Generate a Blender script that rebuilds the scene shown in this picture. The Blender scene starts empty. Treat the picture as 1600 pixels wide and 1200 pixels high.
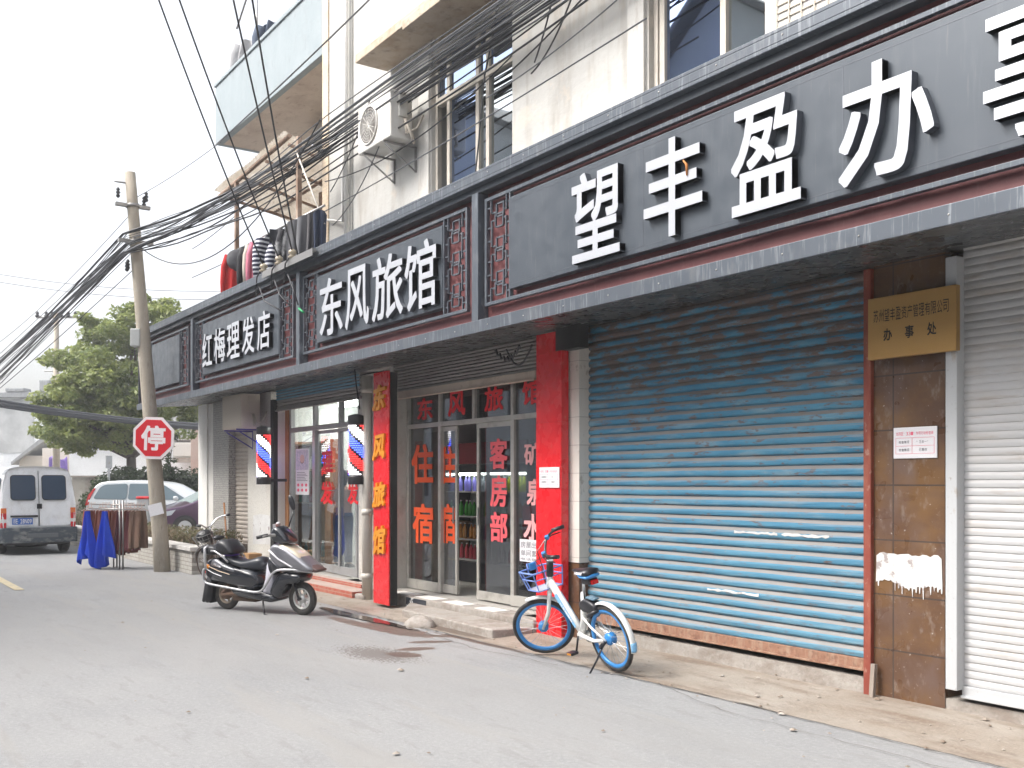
import bpy, math, random
from math import sin, cos, pi, radians as R
from mathutils import Vector, Matrix
random.seed(7)
sc = bpy.context.scene
COL = sc.collection
# ------------------------------------------------------------------ camera, sky, sun, exposure
# world axes: X runs along the shop fronts (towards the right of the photo), Y into the building, Z up
H = 1.7; F = 1555.56; TH = math.atan2(1080, 1555.56); CT, ST = cos(TH), sin(TH); HOR = 754.0
cam = bpy.data.cameras.new('camera'); co = bpy.data.objects.new('camera', cam); COL.objects.link(co)
co.location = (0, 0, H); co.rotation_euler = (pi/2, 0, math.atan2(CT, ST))
cam.lens = 35; cam.sensor_width = 36; cam.shift_y = (HOR-600)/1600; cam.clip_end = 2000; cam.clip_start = .05
sc.camera = co
w = bpy.data.worlds.new('World'); sc.world = w; w.use_nodes = True
nt = w.node_tree; bg = nt.nodes['Background']
sky = nt.nodes.new('ShaderNodeTexSky'); sky.sky_type = 'NISHITA'; sky.sun_disc = False
SUN_EL, SUN_AZ = R(48), R(203)          # azimuth measured like the lamp below
sky.sun_elevation = SUN_EL; sky.sun_rotation = SUN_AZ; sky.dust_density = 6; sky.air_density = 1.0; sky.ozone_density = 1
hs = nt.nodes.new('ShaderNodeHueSaturation'); hs.inputs['Saturation'].default_value = .30
nt.links.new(sky.outputs[0], hs.inputs['Color']); nt.links.new(hs.outputs[0], bg.inputs['Color'])
bg.inputs['Strength'].default_value = .15
sl = bpy.data.lights.new('sun', 'SUN'); sl.energy = .75; sl.angle = R(16); sl.color = (1, .96, .90)
so = bpy.data.objects.new('sun', sl); COL.objects.link(so)
sd = Vector((sin(SUN_AZ)*cos(SUN_EL), cos(SUN_AZ)*cos(SUN_EL), sin(SUN_EL)))   # towards the sun
so.rotation_euler = sd.to_track_quat('Z', 'Y').to_euler(); so.location = (0, 0, 30)
sc.view_settings.view_transform = 'Standard'; sc.view_settings.look = 'None'
sc.view_settings.exposure = 1.45; sc.view_settings.gamma = 1
try:
    sc.cycles.max_bounces = 6; sc.cycles.diffuse_bounces = 3; sc.cycles.glossy_bounces = 3; sc.cycles.transparent_max_bounces = 12
    sc.cycles.transmission_bounces = 3; sc.cycles.volume_bounces = 0; sc.cycles.use_denoising = True; sc.cycles.caustics_reflective = False; sc.cycles.caustics_refractive = False
except Exception: pass

# ------------------------------------------------------------------ measuring helpers (photo pixel -> point on a real plane)
def ray(px):
    u = (px-800)/F
    return (-CT+ST*u, ST+CT*u)
def X(px, Y):
    a, b = ray(px); return Y*a/b
def Z(px, py, Y):
    a, b = ray(px); return H-(Y/b)*(py-HOR)/F
def G(px, py, h=0.0):
    t = F*(H-h)/(py-HOR); a, b = ray(px); return Vector((a*t, b*t, h))
def C(px, py, t):
    a, b = ray(px); return Vector((a*t, b*t, H-(py-HOR)/F*t))

# ------------------------------------------------------------------ mesh builder
class MB:
    def __init__(s): s.v = []; s.f = []; s.s = []; s.m = []; s.mi = 0
    def add(s, vs, fs, smooth=False):
        n = len(s.v); s.v += [Vector(v) for v in vs]
        for f in fs: s.f.append([i+n for i in f]); s.s.append(smooth); s.m.append(s.mi)
        return s
    def box(s, x0, x1, y0, y1, z0, z1, M=None):
        vs = [Vector((x, y, z)) for x in (x0, x1) for y in (y0, y1) for z in (z0, z1)]
        if M: vs = [M @ v for v in vs]
        return s.add(vs, [(0,1,3,2),(4,6,7,5),(0,4,5,1),(2,3,7,6),(0,2,6,4),(1,5,7,3)])
    def tube(s, pts, r, n=8, caps=True, closed=False):
        pts = [Vector(p) for p in pts]; k = len(pts)
        rs = r if isinstance(r, (list, tuple)) else [r]*k
        base = len(s.v); N = None
        for i, p in enumerate(pts):
            a = pts[(i-1) % k] if (i or closed) else p; b = pts[(i+1) % k] if (i < k-1 or closed) else p
            T = (b-a)
            T = T.normalized() if T.length > 1e-9 else Vector((0,0,1))
            if N is None:
                N = T.cross(Vector((0,0,1)))
                if N.length < 1e-3: N = T.cross(Vector((1,0,0)))
            N = (N-T*N.dot(T)).normalized(); B = T.cross(N)
            for j in range(n):
                a_ = 2*pi*j/n; s.v.append(p+(N*cos(a_)+B*sin(a_))*rs[i])
        segs = k if closed else k-1
        for i in range(segs):
            for j in range(n):
                a = base+i*n+j; b = base+i*n+(j+1) % n; c = base+((i+1) % k)*n+(j+1) % n; d = base+((i+1) % k)*n+j
                s.f.append([a, b, c, d]); s.s.append(n > 5); s.m.append(s.mi)
        if caps and not closed:
            s.f.append([base+j for j in range(n)][::-1]); s.s.append(False); s.m.append(s.mi)
            s.f.append([base+(k-1)*n+j for j in range(n)]); s.s.append(False); s.m.append(s.mi)
        return s
    def lathe(s, prof, o, axis=(0,0,1), n=20, smooth=True):
        ax = Vector(axis).normalized(); t = ax.cross(Vector((0,0,1)))
        if t.length < 1e-3: t = Vector((1,0,0))
        t.normalize(); b = ax.cross(t); o = Vector(o); k = len(prof); base = len(s.v)
        for r, h in prof:
            for j in range(n): s.v.append(o+ax*h+(t*cos(2*pi*j/n)+b*sin(2*pi*j/n))*r)
        for i in range(k-1):
            for j in range(n):
                s.f.append([base+i*n+j, base+i*n+(j+1) % n, base+(i+1)*n+(j+1) % n, base+(i+1)*n+j]); s.s.append(smooth); s.m.append(s.mi)
        if prof[0][0] > 1e-6: s.f.append([base+j for j in range(n)][::-1]); s.s.append(False); s.m.append(s.mi)
        if prof[-1][0] > 1e-6: s.f.append([base+(k-1)*n+j for j in range(n)]); s.s.append(False); s.m.append(s.mi)
        return s
    def prism(s, poly, pl, a, b, M=None):
        # poly in plane pl ('xz','xy','yz'), extruded from a to b along the third axis
        def mk(p, c):
            v = Vector((p[0], c, p[1]) if pl == 'xz' else (p[0], p[1], c) if pl == 'xy' else (c, p[0], p[1]))
            return M @ v if M else v
        n = len(poly); vs = [mk(p, a) for p in poly]+[mk(p, b) for p in poly]
        fs = [list(range(n))[::-1], [n+i for i in range(n)]]+[(i, (i+1) % n, n+(i+1) % n, n+i) for i in range(n)]
        return s.add(vs, fs)
    def torus(s, o, axis, Rr, r, n=36, m=8, a0=0, a1=2*pi, flat=1.0):
        ax = Vector(axis).normalized(); t = ax.cross(Vector((0,0,1)))
        if t.length < 1e-3: t = Vector((1,0,0))
        t.normalize(); b = ax.cross(t); o = Vector(o); base = len(s.v); full = abs(a1-a0-2*pi) < 1e-6
        k = n if full else n+1
        for i in range(k):
            a = a0+(a1-a0)*i/n; d = t*cos(a)+b*sin(a)
            for j in range(m):
                q = 2*pi*j/m; s.v.append(o+d*(Rr+r*cos(q))+ax*(r*flat*sin(q)))
        for i in range(n):
            for j in range(m):
                i2 = (i+1) % k
                s.f.append([base+i*m+j, base+i*m+(j+1) % m, base+i2*m+(j+1) % m, base+i2*m+j]); s.s.append(True); s.m.append(s.mi)
        return s
    def grid(s, fn, nu, nv, smooth=True):
        base = len(s.v)
        for i in range(nu+1):
            for j in range(nv+1): s.v.append(Vector(fn(i/nu, j/nv)))
        for i in range(nu):
            for j in range(nv):
                a = base+i*(nv+1)+j
                s.f.append([a, a+1, a+nv+2, a+nv+1]); s.s.append(smooth); s.m.append(s.mi)
        return s
    def ball(s, o, rx, ry, rz, n=12, m=8, M=None):
        o = Vector(o)
        def fn(u, v):
            a = 2*pi*u; b = -pi/2+pi*v
            q = Vector((rx*cos(a)*cos(b), ry*sin(a)*cos(b), rz*sin(b)))
            return o+(M @ q if M else q)
        return s.grid(fn, n, m)
    def loft(s, rings, caps=True, smooth=True):
        k = len(rings[0]); base = len(s.v)
        for r_ in rings: s.v += [Vector(p) for p in r_]
        for i in range(len(rings)-1):
            for j in range(k):
                s.f.append([base+i*k+j, base+i*k+(j+1) % k, base+(i+1)*k+(j+1) % k, base+(i+1)*k+j]); s.s.append(smooth); s.m.append(s.mi)
        if caps:
            s.f.append([base+j for j in range(k)][::-1]); s.s.append(smooth); s.m.append(s.mi)
            s.f.append([base+(len(rings)-1)*k+j for j in range(k)]); s.s.append(smooth); s.m.append(s.mi)
        return s
    def pillow(s, poly, w, y0=0, layers=((-1,.84),(-.86,.95),(-.5,1),(.5,1),(.86,.95),(1,.84)), d=.05, M=None):
        # rounded slab: outline in xz, half width w in y, edges drawn in by up to d
        cx = sum(p[0] for p in poly)/len(poly); cz = sum(p[1] for p in poly)/len(poly)
        rings = []
        for t, k in layers:
            e = d*(1-k)/.16
            rg = []
            for p in poly:
                dx, dz = p[0]-cx, p[1]-cz; L = math.hypot(dx, dz) or 1
                q = max(.2, (L-e)/L)
                v = Vector((cx+dx*q, y0+t*w, cz+dz*q)); rg.append(M @ v if M else v)
            rings.append(rg)
        return s.loft(rings)
    def xf(s, M, i0=0):
        for i in range(i0, len(s.v)): s.v[i] = M @ s.v[i]
        return s
WL = {}
def link(o): COL.objects.link(o); return o
def tag(o, label=None, cat=None, group=None, kind=None):
    for k, v in (('label', label), ('category', cat), ('group', group), ('kind', kind)):
        if v: o[k] = v
    return o
def thing(name, loc, label, cat, group=None, rz=0, M=None):
    o = link(bpy.data.objects.new(name, None)); o.empty_display_size = .2
    if M is not None: o.matrix_world = M
    else: o.location = loc; o.rotation_euler.z = rz
    WL[o.name] = Vector(loc)
    return tag(o, label, cat, group)
def build(name, mb, mat, parent=None, world=True, bev=0, label=None, sub=0, loc=None, solid=0):
    """link mb as ONE mesh object. world=True: coordinates are world ones and get shifted to the thing's base."""
    me = bpy.data.meshes.new(name)
    off = Vector((0,0,0))
    if parent is not None and world: off = WL[parent.name]
    if parent is None:
        if loc is None:
            xs = [v.x for v in mb.v]; ys = [v.y for v in mb.v]; zs = [v.z for v in mb.v]
            loc = ((min(xs)+max(xs))/2, (min(ys)+max(ys))/2, min(zs))
        off = Vector(loc)
    me.from_pydata([v-off for v in mb.v], [], mb.f)
    me.polygons.foreach_set('use_smooth', mb.s)
    for m in (mat if isinstance(mat, (list, tuple)) else [mat]): me.materials.append(m)
    if isinstance(mat, (list, tuple)): me.polygons.foreach_set('material_index', mb.m)
    me.update()
    o = link(bpy.data.objects.new(name, me))
    if parent is not None:
        o.parent = parent; WL[o.name] = off if world else Vector((0,0,0))
    else: o.location = off; WL[o.name] = off
    if bev:
        b = o.modifiers.new('bevel', 'BEVEL'); b.width = bev; b.segments = 2; b.limit_method = 'ANGLE'; b.angle_limit = R(40)
    if sub:
        b = o.modifiers.new('sub', 'SUBSURF'); b.levels = sub; b.render_levels = sub
    if solid:
        b = o.modifiers.new('solid', 'SOLIDIFY'); b.thickness = solid
    if label: o['label'] = label
    return o
def solo(name, mb, mat, label, cat, group=None, **k): return tag(build(name, mb, mat, **k), label, cat, group)
def struct(name, mb, mat, **k): return tag(build(name, mb, mat, **k), kind='structure')
def copy_tree(o, parent=None):
    c = o.copy(); COL.objects.link(c); c.parent = parent
    for ch in [x for x in sc.objects if x.parent == o]: copy_tree(ch, c)
    return c

# ------------------------------------------------------------------ writing
GC = {}
def glyph(ch, off=.02, res=3):
    key = (ch, off)
    if key not in GC:
        c = bpy.data.curves.new('t', 'FONT'); c.body = ch; c.offset = off; c.resolution_u = res; c.fill_mode = 'FRONT'
        o = bpy.data.objects.new('t', c); COL.objects.link(o)
        dg = bpy.context.evaluated_depsgraph_get(); dg.update()
        m = bpy.data.meshes.new_from_object(o.evaluated_get(dg))
        vs = [(v.co.x, v.co.y) for v in m.vertices]; fs = [list(p.vertices) for p in m.polygons]
        ed = {}
        for f in fs:
            for i in range(len(f)):
                a, b = f[i], f[(i+1) % len(f)]; ed[(a, b)] = ed.get((a, b), 0)+1
        rim = [e for e in ed if (e[1], e[0]) not in ed]
        bpy.data.objects.remove(o); bpy.data.meshes.remove(m); bpy.data.curves.remove(c)
        GC[key] = (vs, fs, rim)
    return GC[key]
def put(mb, ch, a, b, c, d, depth=0.0, off=.02, shear=0.0, square=False):
    """fit one character (or string) in the box with corner a, width vector b, height vector c; d = outward normal"""
    wt = off*.9; vs, fs, rim = glyph(ch, 0.0)
    if not vs: return
    x0 = min(v[0] for v in vs); x1 = max(v[0] for v in vs); y0 = min(v[1] for v in vs); y1 = max(v[1] for v in vs)
    if square: x0, x1, y0, y1 = 0, 1, -.1, .9
    a, b, c, d = Vector(a), Vector(b), Vector(c), Vector(d)
    P = [a+b*((x-x0)/(x1-x0)+shear*((y-y0)/(y1-y0)-.5))+c*((y-y0)/(y1-y0)) for x, y in vs]
    n = len(P)
    flip = b.cross(c).dot(d) < 0
    # heavier strokes: a few copies of the outline, each nudged sideways (and a hair deeper so none are coplanar)
    if wt > .004:
        W_, H_ = b/(x1-x0), c/(y1-y0); k_ = (1, 0, -1); sh_ = [(i, j) for i in k_ for j in k_ if (i or j)]
        sx_, sy_ = 1-2*wt/(x1-x0), 1-2*wt/(y1-y0); P0 = [a+b*.5+c*.5+(p-a-b*.5-c*.5)*(sx_+sy_)*.5 for p in P]
        P = P0; dn = d.normalized()
        for q, (i, j) in enumerate(sh_):
            Q = [p+W_*(i*wt)+H_*(j*wt)+dn*((depth or .0015)-.00012*(q+1)) for p in P0]
            mb.add(Q, [f[::-1] if flip else f for f in fs])
            if depth:
                R_ = [p-dn*depth for p in Q]
                mb.add(R_+Q, [(e[0], e[1], e[1]+n, e[0]+n) if not flip else (e[1], e[0], e[0]+n, e[1]+n) for e in rim])
    F_ = [f[::-1] if flip else f for f in fs]
    if depth:
        mb.add([p+d*depth for p in P], F_)
        vv = [p for p in P]+[p+d*depth for p in P]
        mb.add(vv, [(e[0], e[1], e[1]+n, e[0]+n) if not flip else (e[1], e[0], e[0]+n, e[1]+n) for e in rim])
    else: mb.add([p+d*.0015 for p in P], F_)
    return mb
def text_line(mb, s, a, b, c, d, off=.01, gap=.12):
    """a row of equal cells"""
    n = len(s); a = Vector(a); b = Vector(b)
    for i, ch in enumerate(s):
        if ch != ' ': put(mb, ch, a+b*(i/n), b*(1-gap)/n, c, d, off=off, square=(ch in '一“”·'))
    return mb

# ------------------------------------------------------------------ materials
def mat(name, col, rough=.6, metal=0, layers=(), bump=None, emit=None, alpha=None, spec=.5, coat=0, rvar=0):
    """layers: (scale, lo, hi, colour, stretch, amount, detail) noise masks painted over the base colour"""
    m = bpy.data.materials.new(name); m.use_nodes = True; n = m.node_tree; L = n.links.new
    p = n.nodes['Principled BSDF']; p.inputs['Roughness'].default_value = rough; p.inputs['Metallic'].default_value = metal
    p.inputs['Specular IOR Level'].default_value = spec; p.inputs['Coat Weight'].default_value = coat
    p.inputs['Base Color'].default_value = (*col, 1)
    if layers or bump or rvar:
        tc = n.nodes.new('ShaderNodeTexCoord')
        cur = None
        for i, ly in enumerate(layers):
            scale, lo, hi, c2, st, amt = (list(ly)+[(1,1,1), 1][len(ly)-4:])[:6] if len(ly) < 6 else ly[:6]
            mp = n.nodes.new('ShaderNodeMapping'); mp.inputs['Scale'].default_value = st; mp.inputs['Location'].default_value = (i*3.1, i*7.7, i*1.3)
            L(tc.outputs['Object'], mp.inputs[0])
            nz = n.nodes.new('ShaderNodeTexNoise'); nz.inputs['Scale'].default_value = scale; nz.inputs['Detail'].default_value = ly[6] if len(ly) > 6 else 6
            nz.inputs['Roughness'].default_value = .62
            L(mp.outputs[0], nz.inputs['Vector'])
            mr = n.nodes.new('ShaderNodeMapRange'); mr.inputs[1].default_value = lo; mr.inputs[2].default_value = hi; mr.inputs[4].default_value = amt
            L(nz.outputs[0], mr.inputs[0])
            mx = n.nodes.new('ShaderNodeMix'); mx.data_type = 'RGBA'; L(mr.outputs[0], mx.inputs[0])
            if cur is None: mx.inputs[6].default_value = (*col, 1)
            else: L(cur, mx.inputs[6])
            mx.inputs[7].default_value = (*c2, 1); cur = mx.outputs[2]
        if cur is not None: L(cur, p.inputs['Base Color'])
        if bump:
            mp = n.nodes.new('ShaderNodeMapping'); mp.inputs['Scale'].default_value = bump[2] if len(bump) > 2 else (1,1,1)
            L(tc.outputs['Object'], mp.inputs[0])
            nz = n.nodes.new('ShaderNodeTexNoise'); nz.inputs['Scale'].default_value = bump[0]; nz.inputs['Detail'].default_value = 5
            L(mp.outputs[0], nz.inputs['Vector'])
            b = n.nodes.new('ShaderNodeBump'); b.inputs['Strength'].default_value = bump[1]; b.inputs['Distance'].default_value = .02
            L(nz.outputs[0], b.inputs['Height']); L(b.outputs[0], p.inputs['Normal'])
        if rvar:
            nz = n.nodes.new('ShaderNodeTexNoise'); nz.inputs['Scale'].default_value = 6; L(tc.outputs['Object'], nz.inputs['Vector'])
            mr = n.nodes.new('ShaderNodeMapRange'); mr.inputs[1].default_value = .3; mr.inputs[2].default_value = .7
            mr.inputs[3].default_value = max(0, rough-rvar); mr.inputs[4].default_value = rough+rvar
            L(nz.outputs[0], mr.inputs[0]); L(mr.outputs[0], p.inputs['Roughness'])
    if emit: p.inputs['Emission Color'].default_value = (*emit[0], 1); p.inputs['Emission Strength'].default_value = emit[1]
    if alpha is not None: p.inputs['Alpha'].default_value = alpha
    return m
def glass(name, tint=(.9,.95,.95), refl=.12, rough=.02, col=None, gl=(1,1,1)):
    """thin pane: lets light through with a tint and mirrors what stands opposite (more at grazing angles)"""
    m = bpy.data.materials.new(name); m.use_nodes = True; n = m.node_tree; L = n.links.new
    n.nodes.remove(n.nodes['Principled BSDF']); out = n.nodes['Material Output']
    t = n.nodes.new('ShaderNodeBsdfTransparent'); t.inputs[0].default_value = (*tint, 1)
    g = n.nodes.new('ShaderNodeBsdfGlossy'); g.inputs['Roughness'].default_value = rough; g.inputs[0].default_value = (*gl, 1)
    lw = n.nodes.new('ShaderNodeLayerWeight'); lw.inputs[0].default_value = .25
    mr = n.nodes.new('ShaderNodeMapRange'); mr.inputs[3].default_value = refl; mr.inputs[4].default_value = min(1, refl+.5)
    L(lw.outputs['Fresnel'], mr.inputs[0])
    mx = n.nodes.new('ShaderNodeMixShader'); L(mr.outputs[0], mx.inputs[0]); L(t.outputs[0], mx.inputs[1]); L(g.outputs[0], mx.inputs[2])
    L(mx.outputs[0], out.inputs[0]); return m
def nodes_of(m): return m.node_tree.nodes, m.node_tree.links.new, m.node_tree.nodes['Principled BSDF']
def translucent(m, k):
    n, L, p = nodes_of(m); tr_ = n.new('ShaderNodeBsdfTranslucent'); mx = n.new('ShaderNodeMixShader'); mx.inputs[0].default_value = k
    L(p.inputs['Base Color'].links[0].from_socket, tr_.inputs[0]); L(p.outputs[0], mx.inputs[1]); L(tr_.outputs[0], mx.inputs[2]); L(mx.outputs[0], n['Material Output'].inputs[0]); return m
def normal_dust(m, col, lo=.25, hi=.6, amt=.9):
    """dust settled on upward-facing ledges: mixes col where the surface normal points up"""
    n, L, p = nodes_of(m); g = n.new('ShaderNodeNewGeometry'); s = n.new('ShaderNodeSeparateXYZ'); L(g.outputs['Normal'], s.inputs[0])
    mr = n.new('ShaderNodeMapRange'); mr.inputs[1].default_value = lo; mr.inputs[2].default_value = hi; mr.inputs[4].default_value = amt; L(s.outputs[2], mr.inputs[0])
    mx = n.new('ShaderNodeMix'); mx.data_type = 'RGBA'; L(mr.outputs[0], mx.inputs[0]); mx.inputs[7].default_value = (*col, 1)
    inp = p.inputs['Base Color']
    if inp.links: L(inp.links[0].from_socket, mx.inputs[6])
    else: mx.inputs[6].default_value = inp.default_value
    L(mx.outputs[2], inp); return m
def brick(m, scale, col, mortar, bw=.5, bh=.25, msize=.02, axis='xz', offset=.5, amt=1.0):
    n, L, p = nodes_of(m); tc = n.new('ShaderNodeTexCoord'); sp = n.new('ShaderNodeSeparateXYZ'); cb = n.new('ShaderNodeCombineXYZ')
    L(tc.outputs['Object'], sp.inputs[0]); L(sp.outputs['XYZ'.index(axis[0].upper())], cb.inputs[0]); L(sp.outputs['XYZ'.index(axis[1].upper())], cb.inputs[1])
    b = n.new('ShaderNodeTexBrick'); b.inputs['Scale'].default_value = scale; b.inputs['Mortar Size'].default_value = msize; b.offset = offset
    b.inputs['Brick Width'].default_value = bw; b.inputs['Row Height'].default_value = bh; b.inputs['Mortar'].default_value = (*mortar, 1)
    inp = p.inputs['Base Color']
    b.inputs['Color2'].default_value = (*[c*.88 for c in col], 1)
    if inp.links: L(inp.links[0].from_socket, b.inputs['Color1']); L(inp.links[0].from_socket, b.inputs['Color2'])
    else: b.inputs['Color1'].default_value = (*col, 1)
    L(cb.outputs[0], b.inputs['Vector']); L(b.outputs[0], inp); return m

def stain(m, els, col, ns, amp, lo, hi, amt=.9, rough=None, st=(1,1,1)):
    # spilled water that soaked into the surface: soft ellipses (cx, cy, rx, ry, turn) with an edge broken up by noise
    n, L, p = nodes_of(m); tc = n.new('ShaderNodeTexCoord'); cur = None
    for cx, cy, rx, ry, a in els:
        s1 = n.new('ShaderNodeMapping'); s1.vector_type = 'TEXTURE'; s1.inputs['Location'].default_value = (cx, cy, 0); s1.inputs['Rotation'].default_value = (0, 0, a); s1.inputs['Scale'].default_value = (rx, ry, 1)
        L(tc.outputs['Object'], s1.inputs[0]); ln = n.new('ShaderNodeVectorMath'); ln.operation = 'LENGTH'; L(s1.outputs[0], ln.inputs[0])
        mr = n.new('ShaderNodeMapRange'); mr.inputs[1].default_value = 0; mr.inputs[2].default_value = 1.6; mr.inputs[3].default_value = 1; mr.inputs[4].default_value = 0; L(ln.outputs['Value'], mr.inputs[0])
        if cur is None: cur = mr.outputs[0]
        else: mm = n.new('ShaderNodeMath'); mm.operation = 'MAXIMUM'; L(cur, mm.inputs[0]); L(mr.outputs[0], mm.inputs[1]); cur = mm.outputs[0]
    mp = n.new('ShaderNodeMapping'); mp.inputs['Scale'].default_value = st; L(tc.outputs['Object'], mp.inputs[0])
    nz = n.new('ShaderNodeTexNoise'); nz.inputs['Scale'].default_value = ns; nz.inputs['Detail'].default_value = 6; nz.inputs['Roughness'].default_value = .6; L(mp.outputs[0], nz.inputs['Vector'])
    ma = n.new('ShaderNodeMath'); ma.operation = 'MULTIPLY_ADD'; L(nz.outputs[0], ma.inputs[0]); ma.inputs[1].default_value = amp; L(cur, ma.inputs[2])
    m2 = n.new('ShaderNodeMapRange'); m2.inputs[1].default_value = lo; m2.inputs[2].default_value = hi; m2.inputs[4].default_value = amt; L(ma.outputs[0], m2.inputs[0])
    mx = n.new('ShaderNodeMix'); mx.data_type = 'RGBA'; L(m2.outputs[0], mx.inputs[0]); mx.inputs[7].default_value = (*col, 1)
    L(p.inputs['Base Color'].links[0].from_socket, mx.inputs[6]); L(mx.outputs[2], p.inputs['Base Color'])
    if rough is not None:
        m3 = n.new('ShaderNodeMapRange'); m3.inputs[1].default_value = lo; m3.inputs[2].default_value = hi; m3.inputs[3].default_value = p.inputs['Roughness'].default_value; m3.inputs[4].default_value = rough; L(ma.outputs[0], m3.inputs[0]); L(m3.outputs[0], p.inputs['Roughness'])
M = {}
def zrust(m, z0, z1, col, scale=3.2, st=(.45,1,3.2)):
    # rust that broke through where the curtain rolls up under the canopy
    n, L, p = nodes_of(m); tc = n.new('ShaderNodeTexCoord'); s = n.new('ShaderNodeSeparateXYZ'); L(tc.outputs['Object'], s.inputs[0])
    mp = n.new('ShaderNodeMapping'); mp.inputs['Scale'].default_value = st; mp.inputs['Location'].default_value = (5,2,9); L(tc.outputs['Object'], mp.inputs[0])
    nz = n.new('ShaderNodeTexNoise'); nz.inputs['Scale'].default_value = scale; nz.inputs['Detail'].default_value = 8; nz.inputs['Roughness'].default_value = .7; L(mp.outputs[0], nz.inputs['Vector'])
    mr = n.new('ShaderNodeMapRange'); mr.inputs[1].default_value = z0; mr.inputs[2].default_value = z1; mr.inputs[3].default_value = .0; mr.inputs[4].default_value = .16; L(s.outputs[2], mr.inputs[0])
    ad = n.new('ShaderNodeMath'); L(nz.outputs[0], ad.inputs[0]); L(mr.outputs[0], ad.inputs[1])
    m2 = n.new('ShaderNodeMapRange'); m2.inputs[1].default_value = .60; m2.inputs[2].default_value = .66; m2.inputs[4].default_value = .9; L(ad.outputs[0], m2.inputs[0])
    mx = n.new('ShaderNodeMix'); mx.data_type = 'RGBA'; L(m2.outputs[0], mx.inputs[0]); mx.inputs[7].default_value = (*col, 1)
    L(p.inputs['Base Color'].links[0].from_socket, mx.inputs[6]); L(mx.outputs[2], p.inputs['Base Color'])
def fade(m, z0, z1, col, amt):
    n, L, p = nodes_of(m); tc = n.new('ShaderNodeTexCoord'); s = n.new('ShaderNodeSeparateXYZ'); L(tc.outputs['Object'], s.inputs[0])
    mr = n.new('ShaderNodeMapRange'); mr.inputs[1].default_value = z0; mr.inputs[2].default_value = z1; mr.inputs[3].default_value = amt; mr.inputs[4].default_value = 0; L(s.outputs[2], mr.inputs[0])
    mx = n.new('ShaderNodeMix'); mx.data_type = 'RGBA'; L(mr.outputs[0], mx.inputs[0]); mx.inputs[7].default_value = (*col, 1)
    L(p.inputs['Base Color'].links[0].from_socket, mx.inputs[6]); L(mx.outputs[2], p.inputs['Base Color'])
M['asphalt'] = mat('asphalt', (.245,.247,.25), .85, layers=[(.5,.35,.7,(.29,.288,.285)), (1.3,.5,.7,(.205,.208,.212),(.5,1.4,1),.6), (30,.47,.66,(.37,.368,.365),(1,1,1),.38), (14,.60,.72,(.19,.19,.19),(1,1,1),.35), (5,.56,.62,(.21,.205,.20),(.4,1.5,1),.4), (.35,.5,.56,(.262,.258,.252),(.3,1.6,1),.5), (120,.55,.7,(.08,.08,.085),(1,1,1),.6), (.9,.56,.62,(.28,.27,.255),(.25,2,1),.5)], bump=(160,.35))
M['pave'] = mat('pavement', (.255,.215,.175), .85, layers=[(1.2,.4,.65,(.33,.295,.255)), (2.2,.5,.66,(.17,.12,.085),(.35,1.6,1),.75), (7,.54,.7,(.14,.11,.09),(.7,1.2,1),.5), (30,.5,.75,(.36,.31,.26),(1,1,1),.5)], bump=(40,.4))
M['wet'] = mat('wet_stain', (.055,.04,.035), .12, rvar=.08)
M['splash'] = mat('splash_stain', (.10,.085,.08), .5)
M['curb'] = mat('old_concrete', (.33,.30,.27), .85, layers=[(3,.45,.65,(.22,.18,.15),(1,1,2),.8), (14,.5,.7,(.42,.40,.37),(1,1,1),.6), (40,.52,.7,(.2,.19,.17),(1,1,1),.5)], bump=(25,.5))
M['render'] = mat('plaster_wall', (.62,.60,.56), .8, layers=[(.8,.45,.7,(.72,.71,.68)), (1.5,.56,.7,(.36,.31,.26),(2.5,1,.6),.75), (8,.58,.72,(.45,.42,.38),(1,1,.6),.6), (40,.6,.75,(.3,.27,.24),(1,1,1),.5)], bump=(18,.25))
M['render_up'] = mat('upper_plaster', (.50,.49,.465), .8, layers=[(.6,.42,.66,(.58,.57,.54)), (1.1,.52,.68,(.38,.35,.31),(3,1,.5),.75), (5,.58,.74,(.46,.40,.33),(1,1,.4),.7), (30,.62,.72,(.30,.26,.22),(1,1,1),.6), (2.2,.60,.64,(.58,.52,.45),(1,1,1),.6)], bump=(12,.35))
M['grey_panel'] = mat('grey_metal_panel', (.062,.074,.090), .38, .2, layers=[(.7,.35,.7,(.080,.092,.108)), (3,.55,.75,(.12,.135,.15),(4,1,.35),.45), (12,.62,.75,(.20,.20,.20),(4,1,.25),.35)], rvar=.08)
M['grey_lip'] = mat('grey_metal_trim', (.088,.102,.122), .4, .25, layers=[(9,.54,.74,(.36,.38,.40),(5,1,.35),.6), (2,.55,.7,(.2,.2,.2),(2,1,1),.4)], rvar=.06)
M['maroon'] = mat('maroon_backing', (.16,.052,.055), .5, layers=[(4,.4,.7,(.20,.075,.075)), (9,.6,.75,(.3,.16,.15),(3,1,.6),.3)])
M['letter'] = mat('brushed_letter_face', (.50,.515,.55), .32, .25, layers=[(3,.4,.7,(.42,.44,.48),(1,1,1),.5)], rvar=.04)
M['letter_side'] = mat('letter_side', (.10,.11,.13), .4, .3)
M['soffit'] = mat('soffit_sheet', (.10,.11,.12), .3, .4, layers=[(2,.4,.7,(.15,.15,.15))], rvar=.15)
M['dark'] = mat('dark_void', (.02,.02,.02), .9)
M['blue_sh'] = mat('faded_blue_paint', (.030,.175,.30), .55, layers=[(1.6,.42,.62,(.075,.25,.37),(.6,1,.8),.8), (4,.50,.68,(.25,.32,.35),(.5,1,3),.6), (9,.60,.66,(.13,.075,.055),(.7,1,2.2),.8), (2.6,.61,.66,(.16,.10,.08),(.6,1,3),.6), (30,.62,.7,(.32,.30,.28),(.4,1,1.5),.4)], rvar=.1)
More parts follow.
